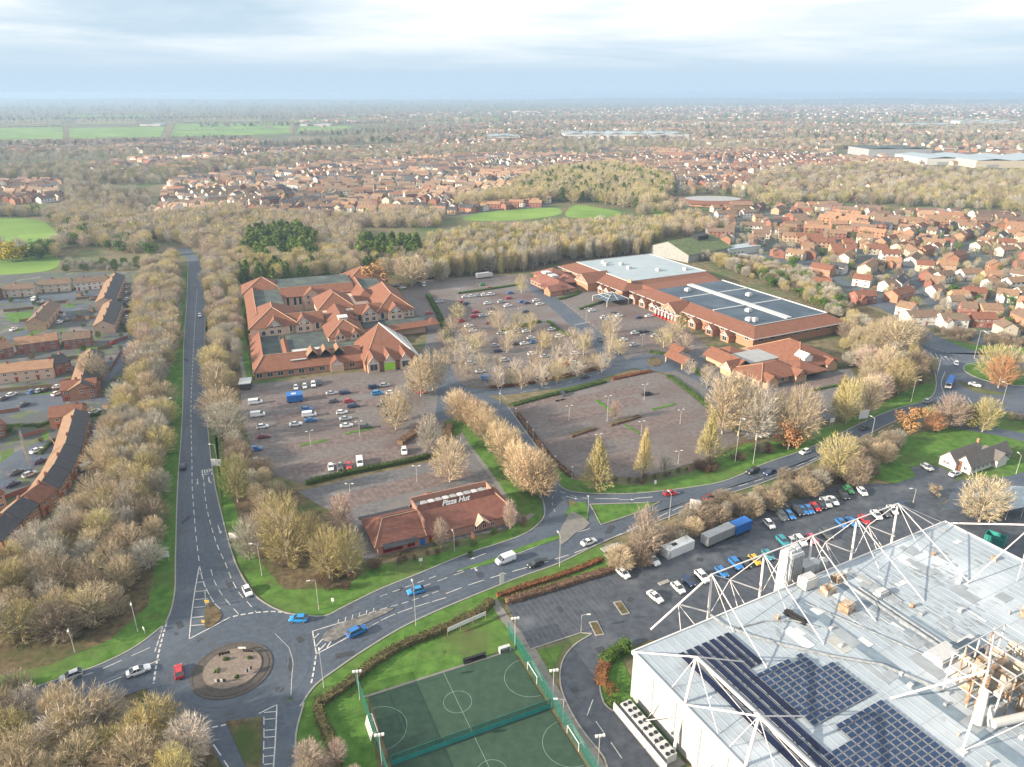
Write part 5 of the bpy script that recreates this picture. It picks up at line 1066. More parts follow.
# ---- explicit houses of the eastern estate
gR = 'houses of the estate east of the superstore'
def zz(x, y): return (780+x/4.19, 220+y/4.19)
ex = []
for (x,y,x2,y2,W_,wl,ro,la) in [
 (120,225,205,240,9,'brick_orange','tile_orange','orange roofed brick pair by the bend next to the yellow shrub'),(130,290,205,300,9,'brick_buff','tile_orange','orange roofed house with white gable below the brick pair'),
 (215,222,262,230,8,'render_white','tile_dark','white gabled house with slate roof facing the superstore'),(300,275,372,285,9,'render_white','tile_orange','orange roofed house with white gable at the estate edge'),
 (325,355,400,350,9,'brick_red','tile_orange','orange roofed brick house above the garden wall at the estate edge'),(478,395,545,410,9,'render_white','tile_tan','tan roofed house with white end walls by the roundabout trees'),
 (545,445,652,440,10,'render_white','tile_brown','long white house with brown roof closest to the second roundabout'),(680,455,785,455,9,'render_white','tile_brown','wide white gabled house with brown roof behind the brown hedge'),
 (805,450,905,452,9,'brick_red','tile_orange','orange roofed brick house beside the wide white one'),(845,410,930,412,9,'brick_buff','tile_tan','tan roofed buff house with the double ridge'),
 (755,400,820,405,8,'brick_red','tile_brown','brown roofed brick house in the middle of the lower row'),(725,350,790,350,8,'brick_buff','tile_peach','tall pale peach roofed house with a lit gable'),
 (770,335,860,340,9,'brick_red','tile_orange','orange roofed house in front of the white pair'),(900,340,990,352,9,'render_white','tile_tan','white house with tan roof at the east edge, second row'),
 (765,255,850,250,8,'render_white','tile_tan','bright white gabled house in the middle of the estate'),(860,262,925,262,8,'brick_buff','tile_peach','peach gabled house right of the bright white one'),
 (950,250,1023,262,9,'render_white','tile_brown','white house with brown roof and black windows by the picture edge'),(820,105,860,115,8,'render_white','tile_tan','tall white fronted house at the top of the estate'),
 (910,118,985,122,8,'render_cream','tile_orange','cream house with orange roof near the estate top'),(318,95,385,100,8,'render_cream','tile_tan','cream terrace with tan roof near the parked cars'),
 (440,200,505,205,8,'brick_orange','tile_peach','lit orange gabled house in the estate centre'),(600,280,680,290,9,'brick_red','tile_tan','tan roofed brick house with long shadowed side'),
 (490,350,560,330,9,'brick_orange','tile_orange','steep orange roofed house above the white end walls'),(570,215,640,220,8,'render_cream','tile_orange','cream house under the small yellow tree'),
 (665,215,735,218,8,'brick_buff','tile_peach','low peach roofed house beside the yellow tree'),(985,375,1040,385,9,'render_cream','tile_peach','peach roofed cream house at the lower edge of the frame side')]:
    a, b = zz(x,y), zz(x2,y2); hpx(*a,*b,W_,wl,ro,la,gR,porch=(len(la)%2==0)); 
# ---- rows filling the estates; the largest stay single things, the rest become one object per estate
FILL = []
def rows(poly, seed, dens=1.0, cell=70, rowgap=21, roofs=None, walls=None):
    r = random.Random(seed); P = G2(poly); xs = [p.x for p in P]; ys = [p.y for p in P]; out_ = []
    x = min(xs)
    while x < max(xs):
        y = min(ys)
        while y < max(ys):
            an = r.choice([0.1,0.35,-0.3,0.8,-0.75,1.4,-0.1]) + r.uniform(-.15,.15); rr_ = r.choice(roofs or ROOFS)
            ca, sa = math.cos(an), math.sin(an); yy = -cell/2
            while yy < cell/2:
                xx = -cell/2+r.uniform(0,6)
                while xx < cell/2:
                    L = r.choice([8,8,9,14,16,22]); 
                    if r.random() < dens:
                        cx = x+cell/2+(xx+L/2)*ca-yy*sa; cy = y+cell/2+(xx+L/2)*sa+yy*ca
                        if inside((cx,cy),P) and all((cx-h.x)**2+(cy-h.y)**2 > (rad+L/2+1)**2 for h, rad in (HS if cy < 800 else [])):
                            ro = rr_ if r.random() < .6 else r.choice(roofs or ROOFS); out_.append((cx,cy,an+r.choice([0,0,0,math.pi/2]) if L < 10 else an,L,r.uniform(7.5,9),r.choice(walls or WALLS),ro))
                    xx += L+r.uniform(3,8)
                yy += rowgap+r.uniform(-2,4)
            y += cell
        x += cell
    return out_
RF = ['tile_orange','tile_brown','tile_tan','tile_brown','tile_peach','tile_tan','tile_dark','tile_brown']; WL = ['brick_red','brick_orange','brick_buff','render_white','render_cream','brick_red','render_white']
EST = {}
EST['east'] = rows([(742,250),(700,232),(712,212),(790,206),(1080,222),(1080,335),(985,338),(880,300),(850,288),(800,268)], 1, .66, 66, 20.5, RF, WL)
EST['mid'] = rows([(150,219),(170,182),(330,162),(560,152),(620,160),(580,185),(545,206),(500,210),(430,216),(335,219),(230,216)], 2, .85, 75, 20, RF+['tile_tan','tile_peach','tile_dark'], WL+['render_white','render_cream'])
EST['north'] = rows([(600,176),(600,150),(760,150),(900,162),(930,178),(850,200),(740,190),(690,190)], 3, .8, 75, 22, RF+['tile_tan'], WL+['render_white'])
EST['west'] = rows([(-40,206),(-40,184),(62,181),(66,203)], 4, .8, 70, 22, RF, WL)
EST['west_far'] = rows([(0,152),(0,143),(250,140),(270,150),(200,153)], 5, .7, 90, 26, RF, WL)
EST['far'] = rows([(95,178),(60,166),(250,150),(420,146),(560,138),(560,150),(330,158),(170,178)], 6, .45, 90, 26, RF, WL)
EST['town'] = rows([(350,144),(430,126),(560,120),(740,122),(1024,126),(1100,150),(930,168),(760,146),(560,140)], 7, .28, 150, 34, RF, WL)
EST['skyline'] = rows([(250,130),(300,116),(700,106),(1100,103),(1100,124),(740,120),(560,118)], 8, .09, 300, 60, ['tile_peach','tile_orange','tile_brown'], ['render_white','brick_buff','brick_red'])
dn = {'east':'eastern estate','mid':'dense middle estate','north':'estate beyond the school','west':'field side estate'}
cand = []
for k in ('east','mid','north','west'):
    for h_ in EST[k]: cand.append((math.hypot(h_[0],h_[1]), k, h_))
cand.sort(key=lambda c: c[0])
nsingle = 300-len(HS); single = set(id(c[2]) for c in cand[:nsingle])
HL = {}
for d_, k, h_ in cand[:nsingle]:
    kind = 'long terrace' if h_[3] > 15 else ('pair of houses' if h_[3] > 10 else 'small house')
    HL.setdefault('%s %s, %s roof, %s' % (WN[h_[5]], kind, RN[h_[6]], dn[k]), []).append((d_, h_))
for lb, L_ in HL.items():
    q = G(745,262); L_.sort(key=lambda t: (t[1][0]-q.x)**2+(t[1][1]-q.y)**2)
    for i, (d_, (cx,cy,an,L,W_,wl,ro)) in enumerate(L_):
        house((cx,cy), an, L, W_, wl, ro, lb if len(L_) == 1 else ordw(i)+' '+lb+', from the sports hall', lb, det=1 if d_ < 560 else 0, porch=(L < 10 and d_ < 560))
# merged far estates with per-house colour
RC_ = {'tile_orange':(.26,.135,.085),'tile_brown':(.145,.10,.08),'tile_tan':(.23,.16,.11),'tile_red':(.20,.115,.095),'tile_dark':(.07,.07,.08),'tile_peach':(.30,.19,.125)}
WC_ = {'brick_red':(.30,.13,.09),'brick_orange':(.40,.20,.12),'brick_buff':(.43,.30,.21),'render_white':(.70,.68,.64),'render_cream':(.58,.50,.40),'render_peach':(.54,.40,.31)}
mat('far_house', (1,1,1), 0.85, 0.0, attr=True)
def merged_homes(name, L_, label, sc=1.0):
    V = []; Fc = []; C = []; r = random.Random(len(L_))
    for (cx,cy,an,L,W_,wl,ro) in L_:
        L *= sc; W_ *= sc; e = 5; z2 = 7.8; ca, sa = math.cos(an), math.sin(an)
        b = len(V)
        for (x,y,z) in ((-L/2,-W_/2,0),(L/2,-W_/2,0),(L/2,W_/2,0),(-L/2,W_/2,0),(-L/2,-W_/2,e),(L/2,-W_/2,e),(L/2,W_/2,e),(-L/2,W_/2,e),(-L/2,0,z2),(L/2,0,z2),
                        (-L/2-.3,-W_/2-.4,e),(L/2+.3,-W_/2-.4,e),(L/2+.3,W_/2+.4,e),(-L/2-.3,W_/2+.4,e),(-L/2-.3,0,z2+.15),(L/2+.3,0,z2+.15)):
            V.append((cx+x*ca-y*sa, cy+x*sa+y*ca, z))
        k = r.uniform(.8,1.2); wc = [c*k for c in WC_[wl]]; rc_ = [c*k for c in RC_[ro]]
        for f in ((0,1,5,4),(2,3,7,6),(1,2,6,9,5),(3,0,4,8,7)): Fc.append(tuple(b+i for i in f)); C.append((wc,len(f)))
        for f in ((10,11,15,14),(12,13,14,15)): Fc.append(tuple(b+i for i in f)); C.append((rc_,4))
        for i in range(max(1,int(L/4))):     # window strips
            xx = -L/2+L*(i+.5)/max(1,int(L/4))
            for z in (1.0,3.4):
                bb = len(V)
                for (x,y,zz_) in ((xx-.8,-W_/2-.06,z),(xx+.8,-W_/2-.06,z),(xx+.8,-W_/2-.06,z+1.2),(xx-.8,-W_/2-.06,z+1.2)): V.append((cx+x*ca-y*sa, cy+x*sa+y*ca, zz_))
                Fc.append((bb,bb+1,bb+2,bb+3)); C.append(((.06,.07,.08),4))
    me = bpy.data.meshes.new(name); me.from_pydata(V, [], Fc); me.materials.append(M['far_house'])
    ca_ = me.color_attributes.new('tone','FLOAT_COLOR','CORNER'); arr = []
    for c, n in C: arr += [c[0],c[1],c[2],1]*n
    ca_.data.foreach_set('color', arr); o = link(name, me); o['kind'] = 'stuff'; o['label'] = label; return o
for k, nm, lb, s_ in (('east','far_houses','remaining small houses of the eastern estate',1),('mid','far_houses','dense far houses beyond the pine wood',1),('north','far_houses','far houses beyond the round school',1),('west','far_houses','small houses beside the playing field',1),
                  ('west_far','far_houses','row of distant houses along the green fields',1.1),('far','far_houses','scattered distant houses among bare trees',1.1),('town','far_houses','hazy distant town',1.25),('skyline','far_houses','pale specks of houses near the skyline',1.7)):
    rest = [h_ for h_ in EST[k] if id(h_) not in single]
    if rest: merged_homes(nm, rest, lb, s_)

# garden clutter of the western terraces
rg_ = random.Random(77)
for i, (u,v,u2,v2) in enumerate([(4,312,34,309),(40,305,70,302),(76,300,108,297),(20,322,44,320),(0,369,16,366),(20,366,58,361),(66,360,90,357),(0,392,54,387),(60,384,76,380),(0,414,20,411),(50,440,60,452),(62,345,90,341),(108,345,128,338),(110,372,122,352),(22,438,46,432),(4,500,30,490),(30,490,56,478),(98,350,112,347),(72,322,96,318)]):
    a, b = G(u,v), G(u2,v2); d = (b-a).xy; L_ = d.length; n = max(2,int(L_/2.4)); mt = rg_.choice(['timber','timber','brick_red'])
    t = thing('garden_fence','%s garden %s between the western terraces, counted from the top row' % (ordw(i),'wall' if mt == 'brick_red' else 'fence'),'fence',(a.x,a.y,0),math.atan2(d.y,d.x),'garden fences of the western terraces')
    pm_ = MB(); pm_.box(.05,L_/n-.05,-.04,.04,.05,1.6); pm_ = pm_.mesh('fence_panel',[M[mt]]); q_ = MB(); q_.box(-.06,.06,-.06,.06,0,1.75); q_ = q_.mesh('post',[M[mt]])
    for k in range(n): o = link('fence_panel',pm_,t); o.location = (k*L_/n,0,0); o = link('post',q_,t); o.location = (k*L_/n,0,0)
for i, (u,v,w_,d_,ml) in enumerate([(80,318,3,2.4,'timber'),(92,312,2.6,2,'timber'),(52,340,2.6,2,'tile_dark'),(101,372,5,4,'metal_grey'),(128,362,3,2.6,'timber'),(120,385,6,3,'metal_pale'),(30,372,2.6,2,'timber'),(108,408,3,2.4,'timber'),(99,455,3,2.6,'tile_dark'),(50,304,2.4,2,'timber'),(80,296,3,2.4,'timber'),(63,316,2.4,2,'render_white'),(132,305,3.2,2.6,'metal_pale'),(12,372,2.5,2,'timber'),(125,425,5,3,'metal_grey')]):
    p = G(u,v); t = thing('garden_shed','%s small %s shed in the western gardens, counted from the top row' % (ordw(i),{'timber':'wooden','tile_dark':'dark','metal_grey':'grey','metal_pale':'pale','render_white':'white'}[ml]),'shed',(p.x,p.y,0),rg_.uniform(-.4,.4),'garden sheds'); w = MB(); r = MB(); gable(w,r,-w_/2,w_/2,-d_/2,d_/2,2.0,2.7,'x',.15,.1); part(w,'wall',ml,t); part(r,'roof','tile_dark',t)
for i, pts in enumerate([[(2,314),(32,311),(33,318),(14,323)],[(14,330),(34,325),(44,331),(26,338)],[(60,306),(74,303),(76,308),(62,311)],[(30,395),(54,391),(56,396),(34,400)],[(2,452),(14,447),(12,458),(0,464)],[(108,418),(128,412),(124,424),(108,428)],[(76,348),(98,345),(100,351),(78,355)],[(42,432),(50,430),(48,440),(40,443)],[(44,470),(54,463),(50,478),(42,482)],[(110,380),(124,377),(122,386),(108,390)]]):
    sheet('garden_lawn', pts, .045+i*.001, M['lawn'], False, label='small garden lawn between the terraces')
for i, pts in enumerate([[(0,398),(52,394),(86,402),(60,412),(30,410),(0,418)],[(78,350),(104,352),(112,368),(100,374),(86,366)],[(30,448),(58,438),(56,452),(30,470),(0,490),(0,474)],[(92,318),(108,316),(112,330),(98,334)],[(0,298),(0,304),(70,300),(110,294),(108,290)]]):
    sheet('car_court', pts, .062+i*.001, M['asphalt'], False, label='asphalt car court between the terraces')
# ================================================================== cars
def paint(n, c, metal=.0): return mat('paint_'+n, c, 0.28, 0.03, 1.0, metal=metal, spec=0.6)
PC = {'white':(.75,.76,.77),'silver':(.42,.44,.46),'black':(.02,.022,.026),'dark grey':(.07,.08,.09),'navy':(.02,.04,.11),'blue':(.02,.16,.45),'bright blue':(.02,.25,.60),'red':(.45,.02,.03),'maroon':(.16,.02,.03),'green':(.05,.30,.10),'teal':(.03,.22,.28),'yellow':(.60,.38,.03),'pink':(.5,.08,.16)}
for k_, c_ in PC.items(): paint(k_, c_)
mat('tyre', (.018,.018,.018), .9, .1); mat('rim', (.35,.35,.36), .35, .1, metal=.5); mat('headlamp', (.75,.75,.72), .2, .03); mat('taillamp', (.40,.02,.02), .3, .05); mat('plastic', (.03,.03,.032), .6, .1)
def loft(mb, secs, m=0, cap=True):
    ids = [mb.vs(s_) for s_ in secs]; n = len(secs[0])
    for a, b in zip(ids, ids[1:]):
        for i in range(n):
            j = (i+1) % n; mb.f.append((a+i, a+j, b+j, b+i)); mb.m.append(m)
    if cap: mb.f.append(tuple(ids[0]+n-1-i for i in range(n))); mb.m.append(m); mb.f.append(tuple(ids[-1]+i for i in range(n))); mb.m.append(m)
def car_proto(kind):
    # stations along x (front +): (x, bottom, shoulder z, half width)
    K = {'hatchback':dict(L=4.1,W=.88,st=[(2.05,.35,.62,.70),(1.95,.28,.74,.82),(1.2,.22,.92,.88),(.8,.22,.96,.88),(-1.0,.22,.98,.88),(-1.8,.25,.96,.86),(-2.02,.32,.88,.78)],gl=[(1.15,.93,.95),(.35,1.42,.64),(-1.3,1.46,.62),(-1.95,.98,.72)],roof=(.42,-1.35,1.45)),
         'saloon':dict(L=4.5,W=.89,st=[(2.25,.35,.60,.70),(2.15,.28,.72,.82),(1.3,.22,.90,.89),(.8,.22,.94,.89),(-1.1,.22,.96,.89),(-2.0,.25,.94,.86),(-2.22,.32,.84,.78)],gl=[(1.1,.92,.95),(.25,1.36,.62),(-.9,1.38,.60),(-1.65,.97,.72)],roof=(.3,-.95,1.37)),
         'suv':dict(L=4.6,W=.93,st=[(2.3,.42,.75,.74),(2.2,.35,.88,.86),(1.35,.3,1.08,.93),(.9,.3,1.12,.93),(-1.3,.3,1.14,.93),(-2.1,.32,1.12,.90),(-2.28,.4,1.0,.82)],gl=[(1.2,1.09,.95),(.5,1.62,.70),(-1.7,1.64,.68),(-2.2,1.15,.78)],roof=(.55,-1.75,1.64)),
         'van':dict(L=5.2,W=1.0,st=[(2.6,.4,.8,.8),(2.5,.35,1.05,.92),(1.9,.3,1.25,.98),(1.2,.3,1.30,1.0),(-1.3,.3,1.3,1.0),(-2.55,.3,1.3,1.0),(-2.6,.35,1.25,.97)],gl=[(1.95,1.24,.95),(1.15,1.95,.82),(-2.45,2.0,.84),(-2.58,1.28,.97)],roof=(1.1,-2.5,2.0))}[kind]
    b = MB(); S_ = []
    for (x,z0,z1,hw) in K['st']:
        S_.append([(x,-hw*.92,z0),(x,-hw,z0+(z1-z0)*.45),(x,-hw*.9,z1),(x,-hw*.4,z1+.04),(x,hw*.4,z1+.04),(x,hw*.9,z1),(x,hw,z0+(z1-z0)*.45),(x,hw*.92,z0)])
    loft(b, S_, 0)
    Wd = K['W']; g = K['gl']; rf = K['roof']
    # roof panel
    t1, t2 = g[1], g[2]
    hw1, hw2 = Wd*t1[2]/.72*.82, Wd*t2[2]/.72*.82
    b.slab([(t1[0]-.1,-hw1*.9,t1[1]+.03),(t2[0]+.05,-hw2*.9,t2[1]+.03),(t2[0]+.05,hw2*.9,t2[1]+.03),(t1[0]-.1,hw1*.9,t1[1]+.03)][::-1], .05)
    if kind == 'van': b.box(-2.5,.9,-.95,.95,1.25,1.96)
    gl = MB(); sec = []
    for (x,z,f) in g:
        hw = Wd*(.80 if z > 1.3 and not kind == 'suv' or z > 1.5 else .9)*(1 if kind != 'van' else .98)
        if z > g[0][1]+.2: sec.append([(x,-hw*.93,z),(x,hw*.93,z)])
        else: sec.append([(x,-hw,z),(x,hw,z)])
    zb = g[0][1]-.02
    p = [Vector(sec[0][0]),Vector(sec[0][1]),Vector(sec[1][0]),Vector(sec[1][1]),Vector(sec[2][0]),Vector(sec[2][1]),Vector(sec[3][0]),Vector(sec[3][1])]
    i = gl.vs(p)
    for f in ((0,1,3,2),(2,3,5,4),(4,5,7,6),(0,2,4,6),(1,7,5,3),(0,6,7,1)): gl.f.append(tuple(i+k for k in f)); gl.m.append(0)
    # pillars
    for s_ in (0,1):
        for (q0,q1) in ((p[0+s_],p[2+s_]),(p[6+s_],p[4+s_])): b.tube(q0,q1,.035,n=4)
        mx_ = (p[2+s_]+p[4+s_])/2; b.tube(Vector((mx_.x,(p[0+s_].y),zb)),mx_,.035,n=4)
    t = thing(kind+'_car' if kind != 'van' else 'panel_van','car','car')
    t0 = link('body', b.mesh('body',[M['paint_white']]), t); t0.material_slots[0].link = 'OBJECT'
    link('windows' if False else 'glasshouse', gl.mesh('glasshouse',[M['glass_dark']]), t)
    wl = MB(); wl.tube((0,-.1,0),(0,.1,0),.32,n=12); wm_ = wl.mesh('wheel',[M['tyre']]); wl = MB(); wl.tube((0,-.115,0),(0,.115,0),.19,n=8); rm_ = wl.mesh('rim',[M['rim']])
    wb = K['L']*.31
    for x in (wb,-wb):
        for y in (-Wd+.1,Wd-.1): o = link('wheel', wm_, t); o.location = (x,y,.32); link('rim', rm_, o)
    st = K['st']
    for y in (-.55,.55):
        l_ = MB(); l_.box(st[0][0]-.12,st[0][0]+.02,y-.17,y+.17,st[0][2]-.1,st[0][2]+.08); link('headlight', l_.mesh('headlight',[M['headlamp']]), t)
        l_ = MB(); l_.box(st[-1][0]-.02,st[-1][0]+.1,y-.16,y+.16,st[-1][2]-.25,st[-1][2]-.02); link('taillight', l_.mesh('taillight',[M['taillamp']]), t)
    return t
PROTO = {}
def car(u, v, du, dv, col, kind, label, group='parked and moving cars', z=.11, world=None, ang=None):
    if world is None:
        a = G(u,v); b = G(u+du,v+dv); an = math.atan2(b.y-a.y,b.x-a.x); pos = (a.x,a.y)
    else: pos = world; an = ang
    if kind not in PROTO: PROTO[kind] = t = car_proto(kind)
    else: t = copy_tree(PROTO[kind])
    t.location = (pos[0],pos[1],z); t.rotation_euler.z = an; t.scale = (1.1,1.12,1.12); t['label'] = label; t['category'] = 'van' if kind == 'van' else 'car'; t['group'] = group
    for ch in t.children:
        if ch.name.startswith('body'): ch.material_slots[0].material = M['paint_'+col]
    return t
KN = {'hatchback':'hatchback','saloon':'saloon','suv':'tall estate car','van':'panel van'}
for (u,v,du,dv,c,k,la) in [
 (247.8,593,6,13,'white','hatchback','white hatchback driving down the lane to the roundabout'),(179.5,674,-1,-8,'red','hatchback','red hatchback circling the small roundabout'),
 (299,621,-8,0,'bright blue','hatchback','bright blue hatchback entering the roundabout'),(72,678,-8,3,'silver','hatchback','silver car half hidden by bare trees on the side road'),
 (139,673,8,-3,'white','saloon','white car waiting at the side road behind pale twigs'),(357,634,8,-4,'blue','suv','blue estate car leaving the roundabout past the traffic island'),
 (416,593,-8,2,'bright blue','hatchback','bright blue hatchback nearing the roundabout from the restaurant'),(505.5,562,-8,3,'white','van','white panel van passing the roadside restaurant'),
 (535.7,566,-8,3,'black','hatchback','black hatchback following the white van'),(588.7,544,8,-3,'white','saloon','white saloon driving beside the junction island'),
 (670,495,8,-1,'red','hatchback','red hatchback on the slip road below the big car park'),(709,499,8,-4,'maroon','hatchback','dark red car partly hidden behind the hedge trees'),
 (752.5,473,-8,3,'black','suv','black car ahead of the dark blue one on the main road'),(770,474,-8,3,'navy','saloon','dark blue saloon behind the black car on the main road'),
 (804.7,453.5,-8,3,'white','hatchback','white hatchback alone on the rising main road'),(864.4,429.5,8,-3,'dark grey','saloon','dark car passing under the white billboard'),
 (927,402.5,8,-3,'silver','hatchback','pale car near the orange tree by the far roundabout'),(183.5,468,0,-9,'navy','hatchback','dark blue hatchback on the shaded side of the long road'),
 (200,316.5,0,9,'white','hatchback','white hatchback coming down the long road'),(199.5,277.5,0,9,'dark grey','hatchback','dark car at the top of the long road'),
 (956,365,0,8,'white','hatchback','white hatchback circling the wooded roundabout'),(974.5,386,8,2,'white','saloon','white car south of the wooded roundabout'),
 (926.6,469,7,4,'silver','hatchback','silver hatchback parked on the office drive'),(954.6,475.5,8,-3,'white','saloon','white car parked against the small office'),
 (599.5,341,6,5,'dark grey','suv','dark car driving down past the upper car park'),(585,378,8,-2,'dark grey','hatchback','dark car on the road between the two car parks'),
 (562.6,395,5,5,'black','hatchback','black car at the top edge of the big empty car park'),(647,395.5,8,-1,'black','suv','lone black car in the middle of the big empty car park'),
 (424,286,0,8,'white','van','white van at the back corner of the courtyard building lane')]:
    car(u,v,du,dv,c,k,la,'cars on the roads')
def carrow(L, where, du, dv, group):
    cnt = {}
    for i, (u,v,c,k) in enumerate(L):
        car(u,v,du,dv,c,k,'%s %s, %s %s' % (c, KN[k], ordw(i), where), group)
H_, S__, U_, V_ = 'hatchback','saloon','suv','van'
carrow([(769,526,'white',H_),(781.8,518,'dark grey',U_),(789.4,517,'blue',H_),(797,513,'black',U_),(802,512,'blue',S__),(808.5,511.5,'blue',H_),(814.8,509,'red',H_),(820,507,'black',H_),(825.5,505,'silver',U_),(832.6,502.5,'white',S__),(843,497,'black',U_),(848,491.5,'green',H_),(861.8,493.5,'white',H_)],'in the hedge row, counting from the blue trailer',5,5,'cars parked under the long hedge')
carrow([(678,590,'white',H_),(688,583,'navy',H_),(702,579,'white',U_),(721.6,574,'blue',H_),(735.6,566,'blue',U_),(744,565,'black',H_),(754.7,562,'yellow',H_),(768,557,'teal',H_)],'in the row behind the masts, counting from the yard bend',5,5,'cars parked behind the masts')
carrow([(782.6,543.5,'teal',U_),(792,544,'silver',H_),(800,543,'white',U_),(812,541,'pink',H_),(826,536,'dark grey',U_),(841,525,'blue',H_),(852,524,'blue',S__),(864,521.6,'red',H_),(876,517,'white',H_),(884.7,514,'dark grey',S__),(892,512,'white',H_),(901,508,'navy',H_)],'in the row past the ventilation tower, counting eastwards',5,5,'cars parked past the ventilation tower')
carrow([(623,575.5,'white',H_),(655,599,'white',S__),(652.5,562.5,'white',U_)],'in the open factory lot, counting from the hedge corner',6,5,'cars in the open factory lot')
carrow([(296,389,'white',H_),(305,387.6,'white',H_),(313.5,386,'white',U_),(319.5,384,'navy',H_)],'nose-in to the low arcade, counting from its corner',1,7,'cars parked against the arcade')
carrow([(255.6,404,'white',V_),(258,416.5,'white',V_),(262.7,428,'white',H_),(263.9,438,'maroon',S__),(256,450.5,'blue',H_),(257.5,462,'silver',H_)],'down the side row by the tall bare trees, from the shed',8,-1,'vehicles in the side row')
carrow([(331.8,394.5,'silver',S__),(345,394,'navy',U_),(334,402.5,'dark grey',H_),(349,402.5,'red',H_),(353.4,407.5,'navy',U_),(342,413.8,'white',H_),(345.8,420,'silver',S__),(346.6,427,'white',S__),(365.4,428.5,'dark grey',U_)],'in the middle double arcade row, from the shops',8,-1,'cars in the middle double row')
carrow([(307,410.5,'blue',H_),(309.5,416.5,'white',V_),(311,421.5,'blue',S__),(296,425.5,'white',S__)],'in the short row by the blue box trailer, from the shops',8,-1,'cars south of the blue trailer')
carrow([(373.7,388.4,'navy',U_),(377.6,394.7,'bright blue',U_),(384.7,386.6,'silver',H_),(391.5,394,'white',H_),(382.6,406.5,'dark grey',S__),(389,415,'dark grey',H_),(396,422,'white',S__),(419.5,387.6,'silver',H_),(423,393.5,'red',H_),(412,384,'dark grey',H_)],'in the eastern arcade rows, from the glazed corner',8,-1,'cars in the eastern arcade rows')
carrow([(331,469,'white',H_),(340.6,468,'dark grey',H_),(349,467.6,'red',H_),(360,464.5,'white',V_),(404.4,453,'white',U_)],'along the low hedge, counting from the pale bushes',1,7,'cars along the low hedge')
UP = [(403,288.5,'white',H_),(396,286,'silver',H_),(439.4,302.7,'silver',S__),(429,314,'red',H_),(461.7,303,'red',H_),(466,304.5,'navy',H_),(476,313,'red',H_),(491,310,'navy',U_),(492,314.5,'white',H_),(490,289,'red',H_),(482.6,285.5,'green',H_),(508.8,299,'red',H_),(508,307,'white',U_),(489,324,'maroon',H_),(468.6,327,'white',S__),(473,332,'white',S__),(461,322,'red',U_),(522,302.7,'blue',S__),(527,304,'navy',H_),(536,301.5,'white',H_),(539.8,305,'white',S__),(531,339,'white',H_),(524.5,344.7,'white',S__),(559.6,337.6,'white',U_),(532,355,'white',H_),(561,356,'dark grey',H_),(487.7,380,'blue',V_),(480.6,372.6,'white',S__),(471,364.8,'silver',U_),(513,325,'dark grey',H_),(519,331,'silver',H_),(455,318,'dark grey',H_),(498,352,'navy',H_),(446,338,'black',H_)]
carrow(UP,'in the upper car park, from its top corner down',8,-1,'cars in the upper tree dotted car park')
carrow([(592,311.6,'white',H_),(604,318.5,'white',H_),(609,320.5,'blue',U_),(613,314,'dark grey',H_),(619,316.7,'white',H_),(639,318.5,'navy',S__),(649,317,'white',S__),(635,334,'white',H_),(639.6,333,'black',H_),(645,332.5,'black',S__),(623.6,341,'white',H_),(634,346,'silver',H_),(655,337,'silver',H_)],'before the superstore, from the restaurant end',8,-1,'cars in front of the superstore')
carrow([(35.6,300,'white',V_),(44,302.5,'silver',H_),(14,330.5,'white',S__),(58,388,'white',S__),(57,395,'white',H_),(113,344,'red',H_),(127,288,'white',H_),(127.5,294,'silver',H_),(128,300,'white',H_),(75.5,411,'maroon',H_),(82,413,'white',H_),(24,406,'dark grey',S__),(37.6,452,'white',S__),(16.5,474,'dark grey',S__),(12.7,486,'navy',S__),(88,469,'silver',V_),(99,431,'silver',S__),(4,400,'dark grey',H_),(92,300,'dark grey',H_),(50,344,'silver',H_),(20,343,'navy',H_),(28,342,'white',H_),(36,341,'red',H_),(88,377,'white',H_),(92,370,'silver',S__),(90,364,'navy',H_),(40,392,'silver',H_),(33,393,'blue',H_),(46,391,'black',H_),(12,396,'white',H_),(60,323,'white',H_),(68,321,'dark grey',H_),(103,312,'silver',H_),(40,463,'navy',H_),(30,476,'silver',H_),(95,413,'white',H_),(66,412,'dark grey',H_),(130,306,'navy',H_),(129,312,'red',H_),(128,318,'white',H_),(127,330,'silver',H_)],'among the western terraces, from the top row downwards',7,-3,'cars among the western terraces')
rc_ = random.Random(8); XL = []
for (a, b, n) in [((462,298),(520,293),9),((470,306),(540,299),10),((452,312),(512,306),7),((470,318),(530,312),7),((480,336),(556,330),9),((470,349),(570,340),10),((500,362),(580,354),8),((520,372),(590,362),7)]:
    for i in range(n):
        if rc_.random() < .5: t = (i+.5)/n; XL.append((a[0]+(b[0]-a[0])*t, a[1]+(b[1]-a[1])*t, rc_.choice(['white','silver','dark grey','black','navy','red','white','blue','silver']), rc_.choice([H_,H_,S__,U_])))
XL = [x for x in XL if all(abs(x[0]-o[0]) > 7 or abs(x[1]-o[1]) > 3.5 for o in UP)]
carrow(XL,'among the upper park trees, row by row','8' and 8,-1,'extra cars among the upper park trees')
# estate cars, small and scattered
r_ = random.Random(31); n_ = 0
for d_, k, h_ in cand[:400]:
    if n_ >= 90 or k not in ('east','mid'): continue
    if r_.random() < .45:
        (cx,cy,an,L,W_,wl,ro) = h_; c_ = r_.choice(['white','silver','white','dark grey','navy','red','blue','silver'])
        s_ = r_.choice((-1,1)); x = cx+s_*(W_/2+4)*(-math.sin(an)); y = cy+s_*(W_/2+4)*math.cos(an)
        if all((x-h.x)**2+(y-h.y)**2 > rad**2 for h, rad in HS): car(0,0,0,0,c_,'hatchback','%s tiny %s car in the %s, from the sports hall' % (ordw(n_), c_, dn[k]),'tiny %s cars of %s' % (c_, dn[k]),.04,(x,y),an+r_.choice((0,math.pi/2))); n_ += 1
